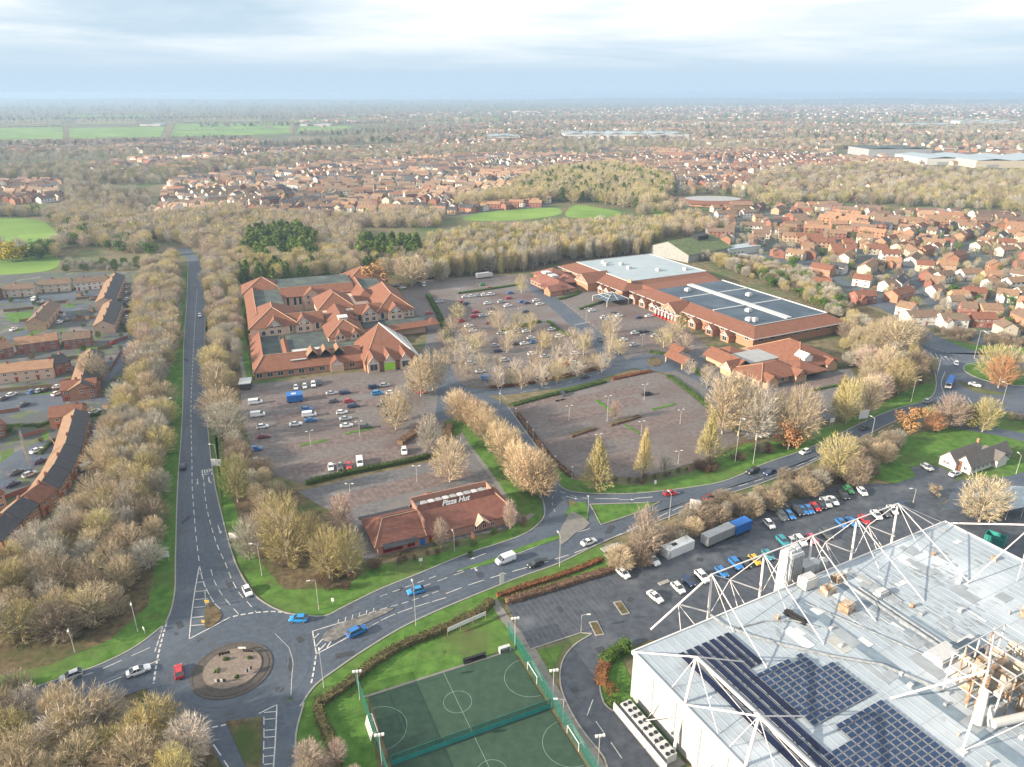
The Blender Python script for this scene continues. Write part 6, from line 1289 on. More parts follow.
# bus
a, b = G(946,392), G(953,379); an = math.atan2(b.y-a.y,b.x-a.x); c = (a+b)/2
bus = thing('single_decker_bus','blue and red bus with white front waiting at the wooded roundabout','bus',(c.x,c.y,.12),an)
u = MB(); u.box(-5.6,5.6,-1.25,1.25,.35,2.9); u.box(-5.5,5.5,-1.15,1.15,2.9,3.05); part(u,'body','blue_paint',bus)
u = MB(); u.box(-5.66,-5.6,-1.2,1.2,.4,2.8); part(u,'front_panel','render_white',bus); u = MB(); u.box(-5.5,5.5,-1.28,-1.25,.4,1.2); u.box(-5.5,5.5,1.25,1.28,.4,1.2); part(u,'side_stripe','red_paint',bus)
for i in range(6):
    for s_ in (-1,1): u = MB(); u.box(-5+i*1.75,-3.6+i*1.75,min(s_*1.25,s_*1.29),max(s_*1.25,s_*1.29),1.5,2.5); part(u,'window','glass_dark',bus)
u = MB(); u.box(-5.7,-5.66,-1.1,1.1,1.4,2.6); part(u,'windscreen','glass_dark',bus)
for x in (-3.4,3.2):
    for y in (-1.1,1.1): o = link('wheel',wme,bus); o.location = (x,y,.5)
# ================================================================== lamps, signs
mat('lamp_steel',(.42,.42,.40),.5,.08); mat('lamp_head',(.55,.56,.56),.4,.05)
def lamp_proto(kind, h):
    t = thing('street_lamp' if kind != 'flood' else 'floodlight_mast','lamp','street lamp')
    u = MB(); u.tube((0,0,0),(0,0,1.2),.12,.11,6); u.tube((0,0,1.2),(0,0,h),.085,.055,6); part(u,'pole','lamp_steel',t)
    if kind == 'one': u = MB(); u.tube((0,0,h),(1.3,0,h+.25),.05); part(u,'arm','lamp_steel',t); u = MB(); u.box(1.2,2.1,-.17,.17,h+.18,h+.36); part(u,'lamp_head','lamp_head',t)
    elif kind == 'two':
        u = MB(); u.tube((-.9,0,h+.05),(.9,0,h+.05),.05); part(u,'arm','lamp_steel',t)
        for s_ in (-1,1): u = MB(); u.box(min(s_*.7,s_*1.4),max(s_*.7,s_*1.4),-.2,.2,h+.02,h+.22); part(u,'lamp_head','lamp_head',t)
    elif kind == 'ball':
        u = MB(); u.prism([(.28*math.cos(i*.785),.28*math.sin(i*.785)) for i in range(8)],h,h+.3); part(u,'lamp_head','lamp_head',t)
    else:
        u = MB(); u.box(-1.0,1.0,-.06,.06,h-.05,h+.08); part(u,'arm','lamp_steel',t)
        for i in range(3): u = MB(); u.box(-.95+i*.68,-.95+i*.68+.5,-.45,-.05,h-.1,h+.3); part(u,'lamp_head','headlamp',t)
    return t
LP = {}
def lamp(u, v, vt, kind, ang, label, group):
    h = round(max(3,htop(u,v,vt)-.3)); k = (kind,h); p = G(u,v)
    if k not in LP: LP[k] = t = lamp_proto(kind,h)
    else: t = copy_tree(LP[k])
    t.location = (p.x,p.y,0); t.rotation_euler.z = math.radians(ang); t['label'] = label; t['category'] = 'floodlight' if kind == 'flood' else 'street lamp'; t['group'] = group
for (u,v,vt,a,la) in [(171,422,397,0,'on the verge west of the long road'),(179,339,314,0,'half way up the long road'),(217,460,443,180,'east of the long road by the road sign'),(262,576,543,180,'among bushes near the roundabout approach'),
  (319,610,578,200,'on the green corner north of the roundabout, with a cross board'),(138,632,599,-60,'on the dark verge by the side road'),(75,652,626,-60,'deep in shade beside the side road'),(324,688,655,110,'on the grass south of the main road'),
  (416,626,586,110,'beside the blue hatchback'),(454.5,552,532,110,'in front of the restaurant porch'),(559.5,567,534,110,'beside the junction opposite the white saloon'),(669,520,492,110,'behind the red car on the verge tree line'),
  (735,462,418,-60,'on the verge below the big trees, the taller'),(753,464,436,-60,'on the verge below the big trees, the shorter'),(588,514,498,90,'on the triangular grass by the slip road'),(870,443,417,120,'opposite the white billboard'),
  (911,402,380,-30,'on the curve near the wooded roundabout'),(936,380,357,-20,'by the west side of the wooded roundabout'),(974,358,330,-60,'north of the wooded roundabout'),(1000,411,384,120,'south east of the wooded roundabout'),
  (913,503,487,180,'on the kerb of the factory drive'),(581,632,615,0,'at the end of the factory car park'),(563,722,697,180,'on the bend of the factory drive'),(1016,474,455,90,'beside the office lawn'),(262,610-34,545,170,'near the bushes'),
  (226,622,606,0,'on the traffic island of the long road'),(328,634,620,0,'on the nose of the traffic island east'),(605,521,508,0,'by the slip road triangle'),(886,400,376,0,'behind trees near the curve')][:-5]:
    lamp(u,v,vt,'one',a,'grey street lamp '+la,'street lamps along the roads')
for (u,v,vt,la) in [(569,420,406,'west side of the'),(607,422,396,'by the pink sapling in the'),(644,400,385,'by the black car in the'),(680,424,410,'east side of the'),(641,436,420,'middle of the'),(598,452,433,'lower middle of the'),(678,464,451,'lower east side of the')]:
    lamp(u,v,vt,'two',20,'twin headed lamp, %s big empty car park' % la,'twin headed car park lamps')
for (u,v,vt,la) in [(350,492,484,'west'),(417,482,465,'east')]: lamp(u,v,vt,'two',0,'twin headed lamp at the %s end of the lot behind the restaurant' % la,'twin headed car park lamps')
for (u,v,vt,la) in [(311,446,431,'at the planted island west of the arcade park'),(360,436,421,'at the planted island in mid arcade park'),(338,474,462,'by the low hedge of the arcade park'),(566,350,338,'in the upper park near the trees'),(520,322,308,'in the upper park mid row'),(458,300,289,'in the upper park top row'),(586,322,308,'beside the store road'),(642,346,335,'before the superstore front')]: lamp(u,v,vt,'two',30,'slim twin headed lamp '+la,'slim car park lamps')
for i, (u,v) in enumerate([(555,467),(572,478),(533,440),(516,418),(500,405),(542,455),(527,432)]): lamp(u,v,v-11,'ball',0,'short globe lamp, %s along the verge of the access road' % ordw(i),'globe lamps by the access road')
for (u,v,vt,la) in [(360,700,668,'at the roundabout corner of the pitches'),(382,765,731,'half way down the roundabout side of the pitches'),(515,649,617,'at the top factory corner of the pitches'),(553,699,670,'half way down the factory side of the pitches'),(598,766,733,'at the lower factory side of the pitches')]:
    lamp(u,v,vt,'flood',10,'white floodlight mast '+la,'floodlights of the small pitches')
def sign(u, v, vt, w, hb, ang, label, mt='trim_white', legs=2, cat='sign', name='road_sign'):
    h = max(1.8,htop(u,v,vt)); p = G(u,v); t = thing(name,label,cat,(p.x,p.y,0),math.radians(ang))
    for i in range(legs): x = 0 if legs == 1 else (-w*.35 if i == 0 else w*.35); q = MB(); q.tube((x,.05,0),(x,.05,h),.07); part(q,'post','lamp_steel',t)
    q = MB(); q.box(-w/2,w/2,-.08,-.02,h-hb,h); part(q,'board',mt,t); q = MB(); q.box(-w/2-.05,w/2+.05,-.02,0,h-hb-.05,h+.05); part(q,'board_frame','metal_grey',t); return t
sign(862,424,410,4.4,3.6,15,'large blank white billboard beside the main road','trim_white',2,'billboard','billboard')
sign(217,468,459,3.6,2.6,-8,'pale direction sign on two posts east of the long road'); sign(233.5,541,533,2.2,1.8,-8,'small white sign among the bushes by the long road'); sign(166,561,551,2.4,2.0,6,'small white sign on the verge west of the long road')
sign(502,584,573,1.2,4.5,20,'tall narrow white panel on the verge below the van','trim_white',1); sign(695,512,500,3.6,3.4,-25,'grey backed road sign rising from the hedge','metal_pale'); sign(831,428,418,2,1.8,20,'small white sign under the big trees by the main road')
sign(145,634,627,.8,.8,-40,'tiny sign at the mouth of the side road','trim_white',1); sign(333,604,598,.7,1.0,0,'tiny pale marker post on the green corner','trim_white',1); sign(421,566,558,1,1,10,'tiny sign before the restaurant shrubs','trim_white',1); sign(655,486,480,.7,1.5,0,'thin pale marker post on the car park verge','trim_white',1)
sign(208,608,600,1.2,.8,0,'yellow keep left bollard on the island north','yellow_plastic' if mat('yellow_plastic',(.6,.42,.08)) else '',1); sign(204,626,620,.8,.8,0,'small yellow bollard at the island foot','yellow_plastic',1)
mat('yellow_board',(.75,.74,.70))
# things on the roundabout centre
for i, (dx_, dy_, w_, a_) in enumerate(((-.35,.45,2.4,20),(.25,.55,2.4,-5),(.5,-.15,2.0,60),(-.1,-.52,2.4,5))):
    t = thing('chevron_board',['black chevron board at the upper west of the small roundabout','black chevron board at the top of the small roundabout','pale chevron board at the east of the small roundabout','striped chevron board at the foot of the small roundabout'][i],'sign',(RC.x+dx_*RR,RC.y+dy_*RR,.4),math.radians(a_))
    for k in range(4): u = MB(); u.box(-w_/2+k*w_/4+.02,-w_/2+(k+1)*w_/4-.04,-.05,0,.5,1.3); part(u,'chevron_panel','black' if (k%2 or i < 2) else 'trim_white',t)
    u = MB(); u.box(-w_/2,-w_/2+.1,0,.1,0,1.3); u.box(w_/2-.1,w_/2,0,.1,0,1.3); part(u,'leg','timber',t)
t = thing('blue_sign','short white sign at the top rim of the small roundabout','sign',(RC.x+.05*RR,RC.y+.66*RR,.3)); t.name = 'name_board'; u = MB(); u.box(-.9,.9,0,.1,.6,1.1); part(u,'board','trim_white',t); u = MB(); u.box(-.7,-.6,.1,.2,0,1.1); u.box(.6,.7,.1,.2,0,1.1); part(u,'leg','timber',t)
# flag figure by the restaurant: pink inflatable banner
p = G(471.5,542); t = thing('feather_flag','orange feather flag on the grass in front of the restaurant','flag',(p.x,p.y,0)); u = MB(); u.tube((0,0,0),(0,0,3.6),.04); part(u,'pole','lamp_steel',t); mat('flag_orange',(.65,.22,.12)); u = MB(); u.slab([(.04,0,.9),(.9,0,1.1),(.8,.1,3.2),(.04,0,3.6)],.03); u.box(.0,1.1,-.03,.0,.8,.85); part(u,'flag_cloth','flag_orange',t)
# small walls, bollard-like kerb blocks, bus shelter, guard rails
p = G(606,548); t = thing('guard_rail','short grey guard rail at the hedge end','railing',(p.x,p.y,0),.3)
for i in range(5): u = MB(); u.tube((i*1.2,0,0),(i*1.2,0,1.1),.04); part(u,'post','metal_pale',t)
u = MB(); u.tube((0,0,1.1),(4.8,0,1.1),.04); u.tube((0,0,.6),(4.8,0,.6),.03); part(u,'rail','metal_pale',t)
for (u0,v0,w_,d_,lb) in [(611,548,6,2.2,'pale concrete bay slab near the hedge gap'),(664,583,3.4,1.2,'pale slab island west of the row'),(655,600,0.1,.1,'')][:2]:
    p = G(u0,v0); q = MB(); q.box(-w_/2,w_/2,-d_/2,d_/2,0,.3); o = q.build('traffic_island',M['kerb'],None,(p.x,p.y,0),.5); struct(o,lb)
for (u0,v0,u1,v1,lb) in [(593,622,600,636,'long oval kerbed island by the drive, eastern'),(617,602,626,615,'long oval kerbed island in the lot, western')]:
    a, b = G(u0,v0), G(u1,v1); q = MB(); ribbon(q,[a.xy,b.xy],2.2,0,.25); struct(q.build('traffic_island',M['kerb']),lb); q = MB(); ribbon(q,[a.xy.lerp(b.xy,.08),a.xy.lerp(b.xy,.92)],1.7,0,.28); struct(q.build('planting_strip',M['litter']),'bare soil inside the kerbed island')
# ================================================================== vegetation
def vmat(name, col, rnd=.2, var=.25, scale=.35): return mat(name, col, .95, var, scale, rnd=rnd, spec=.1)
vmat('twig_tan',(.45,.37,.25)); vmat('twig_gold',(.44,.375,.18)); vmat('twig_grey',(.40,.37,.31)); vmat('twig_orange',(.42,.24,.11)); vmat('twig_peach',(.54,.42,.27)); vmat('twig_brown',(.26,.21,.155)); vmat('twig_pink',(.42,.33,.27)); vmat('twig_olive',(.25,.24,.10))
vmat('pine',(.095,.155,.035)); vmat('pine_light',(.17,.235,.05)); vmat('leaf_green',(.07,.13,.025)); vmat('leaf_yellow',(.42,.34,.03)); vmat('hedge_rust',(.17,.075,.035)); vmat('hedge_mixed',(.12,.105,.05)); vmat('hedge_brown',(.15,.095,.065)); vmat('hedge_green',(.06,.10,.025))
vmat('twig_pale',(.54,.47,.39)); vmat('bark',(.22,.18,.13)); vmat('bark_pale',(.38,.33,.27))
def crown_bare(seed, nb=420, ntw=9, wid=.040, tl=1.0, shape='round', H=10.0, Rr=4.0, low=.12):
    r = random.Random(seed); tk = MB(); cr = MB(); lean = Vector((r.uniform(-.25,.25), r.uniform(-.25,.25), 0))
    if shape == 'col': Rr *= .55
    tk.tube((0,0,0), lean*.3+Vector((0,0,H*.25)), .2, .16, 6); tk.tube(lean*.3+Vector((0,0,H*.25)), lean+Vector((0,0,H*.75)), .14, .04, 5)
    lob = [(r.uniform(0,6.28), r.uniform(.2,.95), r.uniform(.62,1.25)) for _ in range(11)]
    def prof(t):
        if shape == 'round': return math.sqrt(max(0, 1-((t-.55)/.46)**2))
        if shape == 'fan': return (.35+.65*math.sin(min(1,t/.55)*1.57))*math.sqrt(max(.04, 1-max(0,(t-.5)/.52)**2))
        if shape == 'col': return math.sqrt(max(0, 1-((t-.5)/.52)**2))**.8
        return max(.06, min(1, t/.18)*(1.04-t)**.85)
    def surf(k0=.82):
        t = low+(1-low)*r.random()**.85; a = r.uniform(0,6.283); k = prof(t)
        for la, lt, lf in lob:
            d = abs((a-la+math.pi)%(2*math.pi)-math.pi)+abs(t-lt)*2.2
            if d < .9: k *= 1+(lf-1)*(1-d/.9)
        k *= r.uniform(k0,1.03); return Vector((Rr*k*math.cos(a), Rr*k*math.sin(a), t*H))
    for i in range(13):
        e = surf(.7); s0 = Vector((0,0,max(.1,e.z*.30/H*10/10)*1.0)); s0.z = min(e.z*.45, H*.45); m_ = s0.lerp(e,.5)+Vector((0,0,H*.03)); tk.tube(s0,m_,.11,.075,4); tk.tube(m_,e*.97,.075,.02,4)
    for i in range(nb):
        e = surf(); s0 = Vector((e.x*.18,e.y*.18,e.z*r.uniform(.35,.62))); m_ = s0.lerp(e,.55)+Vector((0,0,H*.025))
        d = (e-s0); w_ = Vector((r.gauss(0,1),r.gauss(0,1),r.gauss(0,.4))).normalized()*wid
        cr.poly([s0-w_, s0+w_, m_]); cr.poly([m_-w_*.9, m_+w_*.9, e])
        dd = (e-m_).normalized()
        for k in range(ntw):
            b = m_.lerp(e, r.uniform(-.2,1.0)); v = (dd+Vector((r.gauss(0,.5),r.gauss(0,.5),r.gauss(.22,.45)))).normalized()*tl*r.uniform(.5,1.15)
            sx = v.cross(Vector((r.gauss(0,1),r.gauss(0,1),r.gauss(0,1)))).normalized()*wid*.8
            cr.poly([b-sx,b+sx,b+v])
    return tk, cr
def pine_mesh(seed, H=10.0, R0=3.2, n=900, cone=True):
    r = random.Random(seed); tk = MB(); cr = MB(); tk.tube((0,0,0),(0,0,H*.9),.22,.05,6)
    nb = 34
    for i in range(nb):
        t = i/nb; z = H*(.18+.78*t); rad = (R0*(1-t)**.8+.3) if cone else R0*math.sqrt(max(.05,1-(2*t-1)**2)); a0 = r.uniform(0,6.28)
        for b in range(6):
            a = a0+b*1.047+r.uniform(-.3,.3); L = rad*r.uniform(.7,1.1); e = Vector((L*math.cos(a),L*math.sin(a),z-L*.12))
            for k in range(n//(nb*6)+1):
                c = Vector((0,0,z)).lerp(e,r.uniform(.3,1)); s_ = r.uniform(.3,.6)
                u = Vector((r.gauss(0,1),r.gauss(0,1),r.gauss(0,.5))).normalized()*s_; v = Vector((r.gauss(0,1),r.gauss(0,1),r.gauss(0,1))).normalized()*s_*.7
                cr.poly([c-u*.6,c+v,c+u,c-v*.8])
    return tk, cr
def leafy(seed, H=10.0, R0=4.0, n=1100, s0=.35, flat=1.0):
    r = random.Random(seed); tk = MB(); cr = MB(); tk.tube((0,0,0),(0,0,H*.5),.2,.1,6)
    cl = [(Vector((r.gauss(0,R0*.4),r.gauss(0,R0*.4),H*r.uniform(.25,.85))), R0*r.uniform(.3,.5)) for _ in range(14)]
    for i in range(n):
        c, rad = r.choice(cl); d = Vector((r.gauss(0,1),r.gauss(0,1),r.gauss(0,1))).normalized(); p = c+d*rad*r.uniform(.75,1.05); p.z = max(.15,p.z)
        u = Vector((r.gauss(0,1),r.gauss(0,1),r.gauss(0,1))).normalized()*s0*r.uniform(.6,1.3); v = d.cross(u).normalized()*s0*.7
        cr.poly([p-u,p+v,p+u,p-v])
    return tk, cr
TPL = {}
def tpl(key, fn, mats, barkm='bark'):
    tk, cr = fn(); a = tk.mesh('trunk',[M[barkm]]); b = cr.mesh('crown',[M[mats[0]]]); TPL.setdefault(key,[]).append((a,b))
for i in range(6): tpl('near', lambda: crown_bare(100+i,330,9,.036,1.1,'fan'), ['twig_tan'],'bark_pale')
for i in range(6): tpl('round', lambda: crown_bare(200+i,340,8,.044,1.0,'round'), ['twig_tan'],'bark_pale')
for i in range(3): tpl('col', lambda: crown_bare(300+i,260,7,.045,1.1,'col'), ['twig_tan'],'bark_pale')
for i in range(3): tpl('pyr', lambda: crown_bare(400+i,430,9,.040,.9,'pyr'), ['twig_gold'],'bark')
for i in range(4): tpl('big', lambda: crown_bare(150+i,300,9,.050,1.3,'fan'), ['twig_tan'],'bark_pale')
for i in range(3): tpl('thin', lambda: crown_bare(550+i,150,6,.038,1.1,'round'), ['twig_pale'],'bark_pale')
for i in range(2): tpl('small', lambda: crown_bare(500+i,220,6,.06,1.3,'fan'), ['twig_grey'],'bark')
for i in range(3): tpl('scrub', lambda: crown_bare(600+i,480,9,.05,1.2,'fan',H=10,Rr=6.5,low=.03), ['twig_brown'],'bark')
for i in range(3): tpl('pine', lambda: pine_mesh(700+i), ['pine'])
for i in range(3): tpl('leafy', lambda: leafy(800+i), ['leaf_green'])
PLACE = []   # (x,y,h,wfac,tpl,mat,zone)
SC_ = G(712,203); WB_ = [(G(926,168),G(1010,152)),(G(868,160),G(940,150)),(G(975,171),G(1090,156))]
def hs_free(x, y):
    if y < 620 and any((x-h.x)**2+(y-h.y)**2 < (min(rad,9)+1)**2 for h, rad in HS): return True
    if (x-SC_.x)**2/58**2+(y-SC_.y)**2/70**2 < 1 or (abs(x-SC_.x) < 45 and SC_.y-170 < y < SC_.y): return True
    return any(a.x-8 < x < b.x+8 and a.y-60 < y < b.y for a, b in WB_)
def zone(poly, spacing, kinds, h, seed, zname, jit=.45, px=True, avoid=None):
    r = random.Random(seed); P = G2(poly) if px else poly; xs = [p[0] for p in P]; ys = [p[1] for p in P]
    y = min(ys); k = 0
    while y < max(ys):
        x = min(xs)+(spacing/2 if k % 2 else 0)
        while x < max(xs):
            px_, py_ = x+r.uniform(-jit,jit)*spacing, y+r.uniform(-jit,jit)*spacing
            if inside((px_,py_),P) and not hs_free(px_,py_):
                t, m = r.choice(kinds); hh = r.uniform(*h); PLACE.append((px_,py_,hh,r.uniform(.85,1.45),t,m,zname))
            x += spacing
        y += spacing*.87; k += 1
EXPL = []
def tree(u, v, vt, wpx, t, m, label):
    p = G(u,v); h = htop(u,v,vt); dep = PX((p.x,p.y,h*.6))[2]; w = wpx*dep/FPX; base = {'round':8,'near':8,'fan':8,'col':4.4,'pyr':8,'small':8,'big':8,'thin':8,'scrub':13,'pine':6.4,'leafy':8}[t]
    EXPL.append((p.x,p.y,h,(w/base)/(h/10),t,m,label))
# avenue beside the access road
av = [(458,422,389,30),(468,426,394,30),(476,430,399,30),(487,444,408,32),(499,456,420,34),(507,468,430,34),(516,480,440,36),(524,492,446,38),(532,496,452,40),(540,498,455,36),(480,436,402,28),(512,462,428,30),(536,482,448,30),(545,492,458,28)]
for i, a in enumerate(av): tree(*a,'round','twig_peach','peach tinted bare tree, %s in the avenue by the access road' % ordw(i))
for (u,v,vt,w,t,m,la) in [
 (597,491,437,42,'pyr','twig_gold','golden cone shaped bare tree at the lower corner of the big car park'),(643,477,428,26,'pyr','twig_gold','slim golden bare tree on the lower edge of the big car park'),(708,461,411,34,'pyr','twig_gold','golden bare tree standing by the east corner of the big car park'),
 (664,475,455,16,'small','twig_grey','small grey sapling beside the slim golden tree'),(614,420,400,14,'small','twig_pink','tiny pink sapling inside the big car park'),
 (722,434,372,44,'round','twig_tan','pale bare tree at the car park corner, first of the big group'),(738,436,374,48,'near','twig_tan','wide pale bare tree, second of the big group by the main road'),(756,440,384,44,'near','twig_grey','greyish bare tree, third of the big group by the main road'),(797,444,386,46,'near','twig_tan','tall pale bare tree just left of the leaning white stem'),(780,440,390,34,'round','twig_tan','pale bare tree tucked between the two biggest groups'),
 (788,450,420,26,'leafy','twig_orange','low orange leafed bush under the tall pale tree'),(838,420,376,28,'pyr','twig_gold','olive gold bare tree beside the far car park'),(846,424,378,26,'round','twig_gold','gold bare tree next to the olive one'),(866,417,376,32,'round','twig_tan','rounded tan bare tree above the verge'),
 (895,356,316,50,'round','twig_tan','biggest tan crown between superstore and wooded roundabout'),(880,350,320,40,'round','twig_tan','tan crown on the west side of the biggest one'),(866,372,345,30,'round','twig_pink','pinkish bare tree by the delivery road'),(883,380,346,30,'round','twig_tan','tan bare tree in front of the biggest crown'),(898,394,358,34,'round','twig_gold','gold bare tree near the curve of the road'),(915,375,350,26,'scrub','twig_brown','dark scrub tree at the west of the roundabout'),(876,402,372,30,'round','twig_pink','pinkish bare tree above the lit verge'),
 (990,380,344,34,'round','twig_gold','western crown of the wooded roundabout'),(1005,382,346,38,'round','twig_tan','eastern crown of the wooded roundabout'),(998,388,356,30,'round','twig_orange','front crown of the wooded roundabout'),
 (947,428,394,36,'round','twig_pink','pinkish bare tree by the bus'),(909,434,407,27,'leafy','twig_orange','bright orange leafed tree beside the main road'),(967,428,404,24,'leafy','twig_olive','olive bush behind the office lawn'),(982,432,398,30,'round','twig_gold','gold bare tree behind the office lawn'),(933,432,412,22,'round','twig_orange','orange brown shrub left of the pinkish tree'),
 (836,478,434,44,'round','twig_gold','rounded golden tree at the top of the factory hedge'),(854,486,455,32,'scrub','twig_brown','brown bare tree beside the rounded golden one'),(979,522,476,54,'round','twig_tan','bare tan tree standing over the factory drive'),(935,494,484,14,'leafy','twig_brown','round brown bush on the small lawn'),
 (644,560,507,38,'round','twig_pink','pinkish bare tree at the hedge end by the junction'),(441,548,518,18,'round','twig_pink','small pink bare tree before the restaurant windows'),(510,529,500,18,'round','twig_pink','small pink bare tree at the east end of the restaurant'),
 (450,482,437,40,'round','twig_tan','pale bare tree over the lot behind the restaurant'),(430,455,415,30,'round','twig_grey','pale grey bare tree north of that lot'),(289,566,494,56,'near','twig_gold','largest golden bare tree by the long road bend'),(276,548,500,40,'near','twig_tan','tan bare tree left of the largest golden one'),(330,578,528,42,'near','twig_gold','golden bare tree above the dark shrubs'),(350,576,526,38,'near','twig_gold','golden bare tree at the edge of the restaurant'),(344,534,494,30,'round','twig_pink','upright tan tree at the corner of the lot'),
 (250,560,518,34,'near','twig_grey','grey bare tree beside the small white sign'),(312,552,512,30,'round','twig_gold','golden bare tree tucked behind the big ones'),(238,502,455,34,'round','twig_olive','olive green bare tree by the road sign'),
 (222,420,388,48,'near','twig_tan','wide grey tan bare tree beside the side row of vans'),(228,438,400,44,'near','twig_grey','wide grey bare tree below the first one by the vans'),(218,396,362,38,'round','twig_tan','tan bare tree by the arcade side wall'),(214,372,345,32,'round','twig_gold','golden bare tree on the road verge by the arcade'),
 (95,385,352,32,'near','twig_tan','white pale bare tree between the terraces'),(31,470,430,4,'small','twig_grey','slender sapling beside the terrace car court'),
 (433,390,350,36,'round','twig_tan','pale bare tree at the end of the arcade park'),(421,396,356,34,'round','twig_tan','pale bare tree by the glazed corner'),(396,430,390,34,'round','twig_tan','pale bare tree inside the arcade park'),(404,420,385,26,'round','twig_grey','grey bare tree in mid arcade park'),
 (378,292,262,30,'leafy','twig_orange','yellow orange tree behind the courtyard building'),(12,262,240,26,'leafy','leaf_yellow','bright yellow tree by the playing field'),(412,286,255,44,'near','twig_tan','spreading pale tree behind the courtyard building')]:
    tree(u,v,vt,w,t,m,la)
# car park trees
cpt = [(452,330),(446,345),(456,352),(465,360),(448,362),(460,372),(470,378),(480,370),(490,384),(500,386),(510,382),(520,386),(530,380),(540,384),(548,376),(558,380),(566,372),(576,374),(584,368),(594,366),(600,370),(610,360),(540,350),(548,345),(560,348),(572,344),(505,350),(512,340),(500,330),(492,326),(530,330),(516,328),(612,348),(608,336),(620,352),(480,345),(556,366),(536,366),(585,352),(572,358),(497,368),(515,372),(456,318),(520,290),(474,352),(466,340),(588,340),(670,340),(682,350),(676,332),(662,345),(690,372),(705,385),(615,330)]
rr2 = random.Random(3)
for i, (u,v) in enumerate(cpt):
    h = rr2.uniform(15,25); tree(u+rr2.uniform(-2,2),v+3,v+3-h,rr2.uniform(16,23),'thin',rr2.choice(['twig_tan','twig_pale','twig_gold','twig_tan']),'pale bare tree, %s of the tree rows in the upper car park and store front' % ordw(i))
Z = zone
mixb = [('near','twig_tan'),('near','twig_tan'),('near','twig_gold'),('near','twig_grey')]; mixr = [('round','twig_tan'),('round','twig_tan'),('round','twig_gold'),('round','twig_grey'),('round','twig_pink')]
Z([(146,270),(176,262),(180,300),(176,345),(166,385),(160,404),(138,400),(134,340)],6.6,mixr,(10,13),11,'belt_up')
Z([(122,404),(166,404),(168,440),(163,480),(158,520),(120,520),(92,505),(104,460)],6.0,mixb,(9,12),12,'belt_mid')
Z([(92,510),(158,524),(156,560),(142,596),(100,634),(40,656),(-30,660),(-30,560),(20,555),(70,530)],6.2,mixb+[('near','twig_brown'),('near','twig_grey')],(8.5,11.5),13,'belt_low')
Z([(-60,722),(10,715),(70,712),(130,714),(165,728),(184,750),(204,775),(208,810),(-100,840)],6.4,[('big','twig_tan'),('big','twig_gold'),('big','twig_pale'),('big','twig_gold'),('big','twig_tan')],(8.5,12.5),14,'corner')
Z([(-60,694),(0,693),(60,684),(60,690),(0,702),(-60,715)],5,[('small','twig_tan')],(5,7),15,'corner')
Z([(209,300),(238,300),(240,345),(236,390),(214,390),(209,340)],6.5,mixr,(7,10),16,'verge_trees'); Z([(236,440),(262,478),(286,498),(262,520),(240,500),(226,460)],5.5,[('round','twig_grey'),('scrub','twig_brown'),('round','twig_tan')],(5,8),17,'verge_trees')
Z([(255,520),(300,515),(300,580),(262,572),(246,545)],5.5,[('scrub','twig_brown'),('near','twig_gold')],(3.5,7),18,'verge_trees')
Z([(322,560),(385,568),(378,578),(345,590),(322,590)],4.5,[('scrub','hedge_brown'),('leafy','hedge_brown')],(2,3.5),19,'restaurant_shrubs')
Z([(386,556),(440,546),(440,554),(392,566)],3.5,[('leafy','hedge_brown')],(1.5,2.2),20,'restaurant_shrubs'); Z([(456,545),(505,528),(512,530),(495,540),(460,551)],4,[('leafy','leaf_green'),('leafy','hedge_brown')],(1.5,2.8),21,'restaurant_shrubs')
Z([(205,262),(240,262),(240,296),(206,298)],8,mixr,(9,12),22,'north_wood'); Z([(245,288),(330,278),(330,262),(232,262)],8,[('pine','pine_light'),('round','twig_gold'),('round','twig_tan'),('pine','pine')],(10,14),23,'north_wood')
Z([(330,278),(372,276),(425,285),(430,262),(330,262)],8,mixr+[('pine','pine')],(9,13),24,'north_wood')
Z([(238,262),(310,262),(318,245),(300,234),(250,238)],8,[('pine','pine_light'),('pine','pine'),('pine','pine_light')],(13,17),25,'pine_wood'); Z([(356,266),(416,266),(420,250),(362,248)],8,[('pine','pine_light'),('pine','pine')],(14,17),26,'pine_wood')
Z([(300,228),(360,232),(362,262),(318,262),(312,240)],9,mixr,(9,13),27,'north_wood')
Z([(428,284),(470,276),(530,272),(560,262),(655,255),(660,238),(640,230),(480,240),(428,248)],7.2,[('col','twig_tan'),('col','twig_grey'),('col','twig_gold'),('col','twig_olive')],(13,17),28,'poplar_wood')
Z([(660,238),(730,232),(735,222),(700,216),(640,226)],9,mixr,(9,12),29,'north_wood')
Z([(-40,262),(60,258),(64,246),(150,258),(150,240),(180,240),(180,225),(60,214),(-40,216),(-40,218),(40,216),(66,232),(60,246),(40,250),(-40,250)],9,mixr+[('leafy','leaf_green')],(9,13),30,'west_wood')
Z([(60,226),(200,250),(206,228),(250,222),(240,212),(150,222),(66,208)],9,mixr,(11,15),31,'west_wood'); Z([(62,264),(142,262),(142,272),(62,272)],7,[('leafy','leaf_green'),('round','twig_grey')],(4,7),32,'west_wood')
Z([(620,575),(650,562),(700,534),(764,512),(800,500),(868,478),(905,446),(890,440),(856,450),(810,474),(762,494),(716,508),(690,520),(640,545),(615,560)],4.6,[('scrub','twig_brown'),('scrub','twig_tan'),('scrub','twig_brown'),('near','twig_grey'),('near','twig_brown')],(4,6.5),33,'factory_hedge')
Z([(842,322),(905,330),(925,350),(930,372),(905,392),(868,398),(850,376),(840,345)],8,mixr+[('scrub','twig_brown')],(6,10),34,'roundabout_wood')
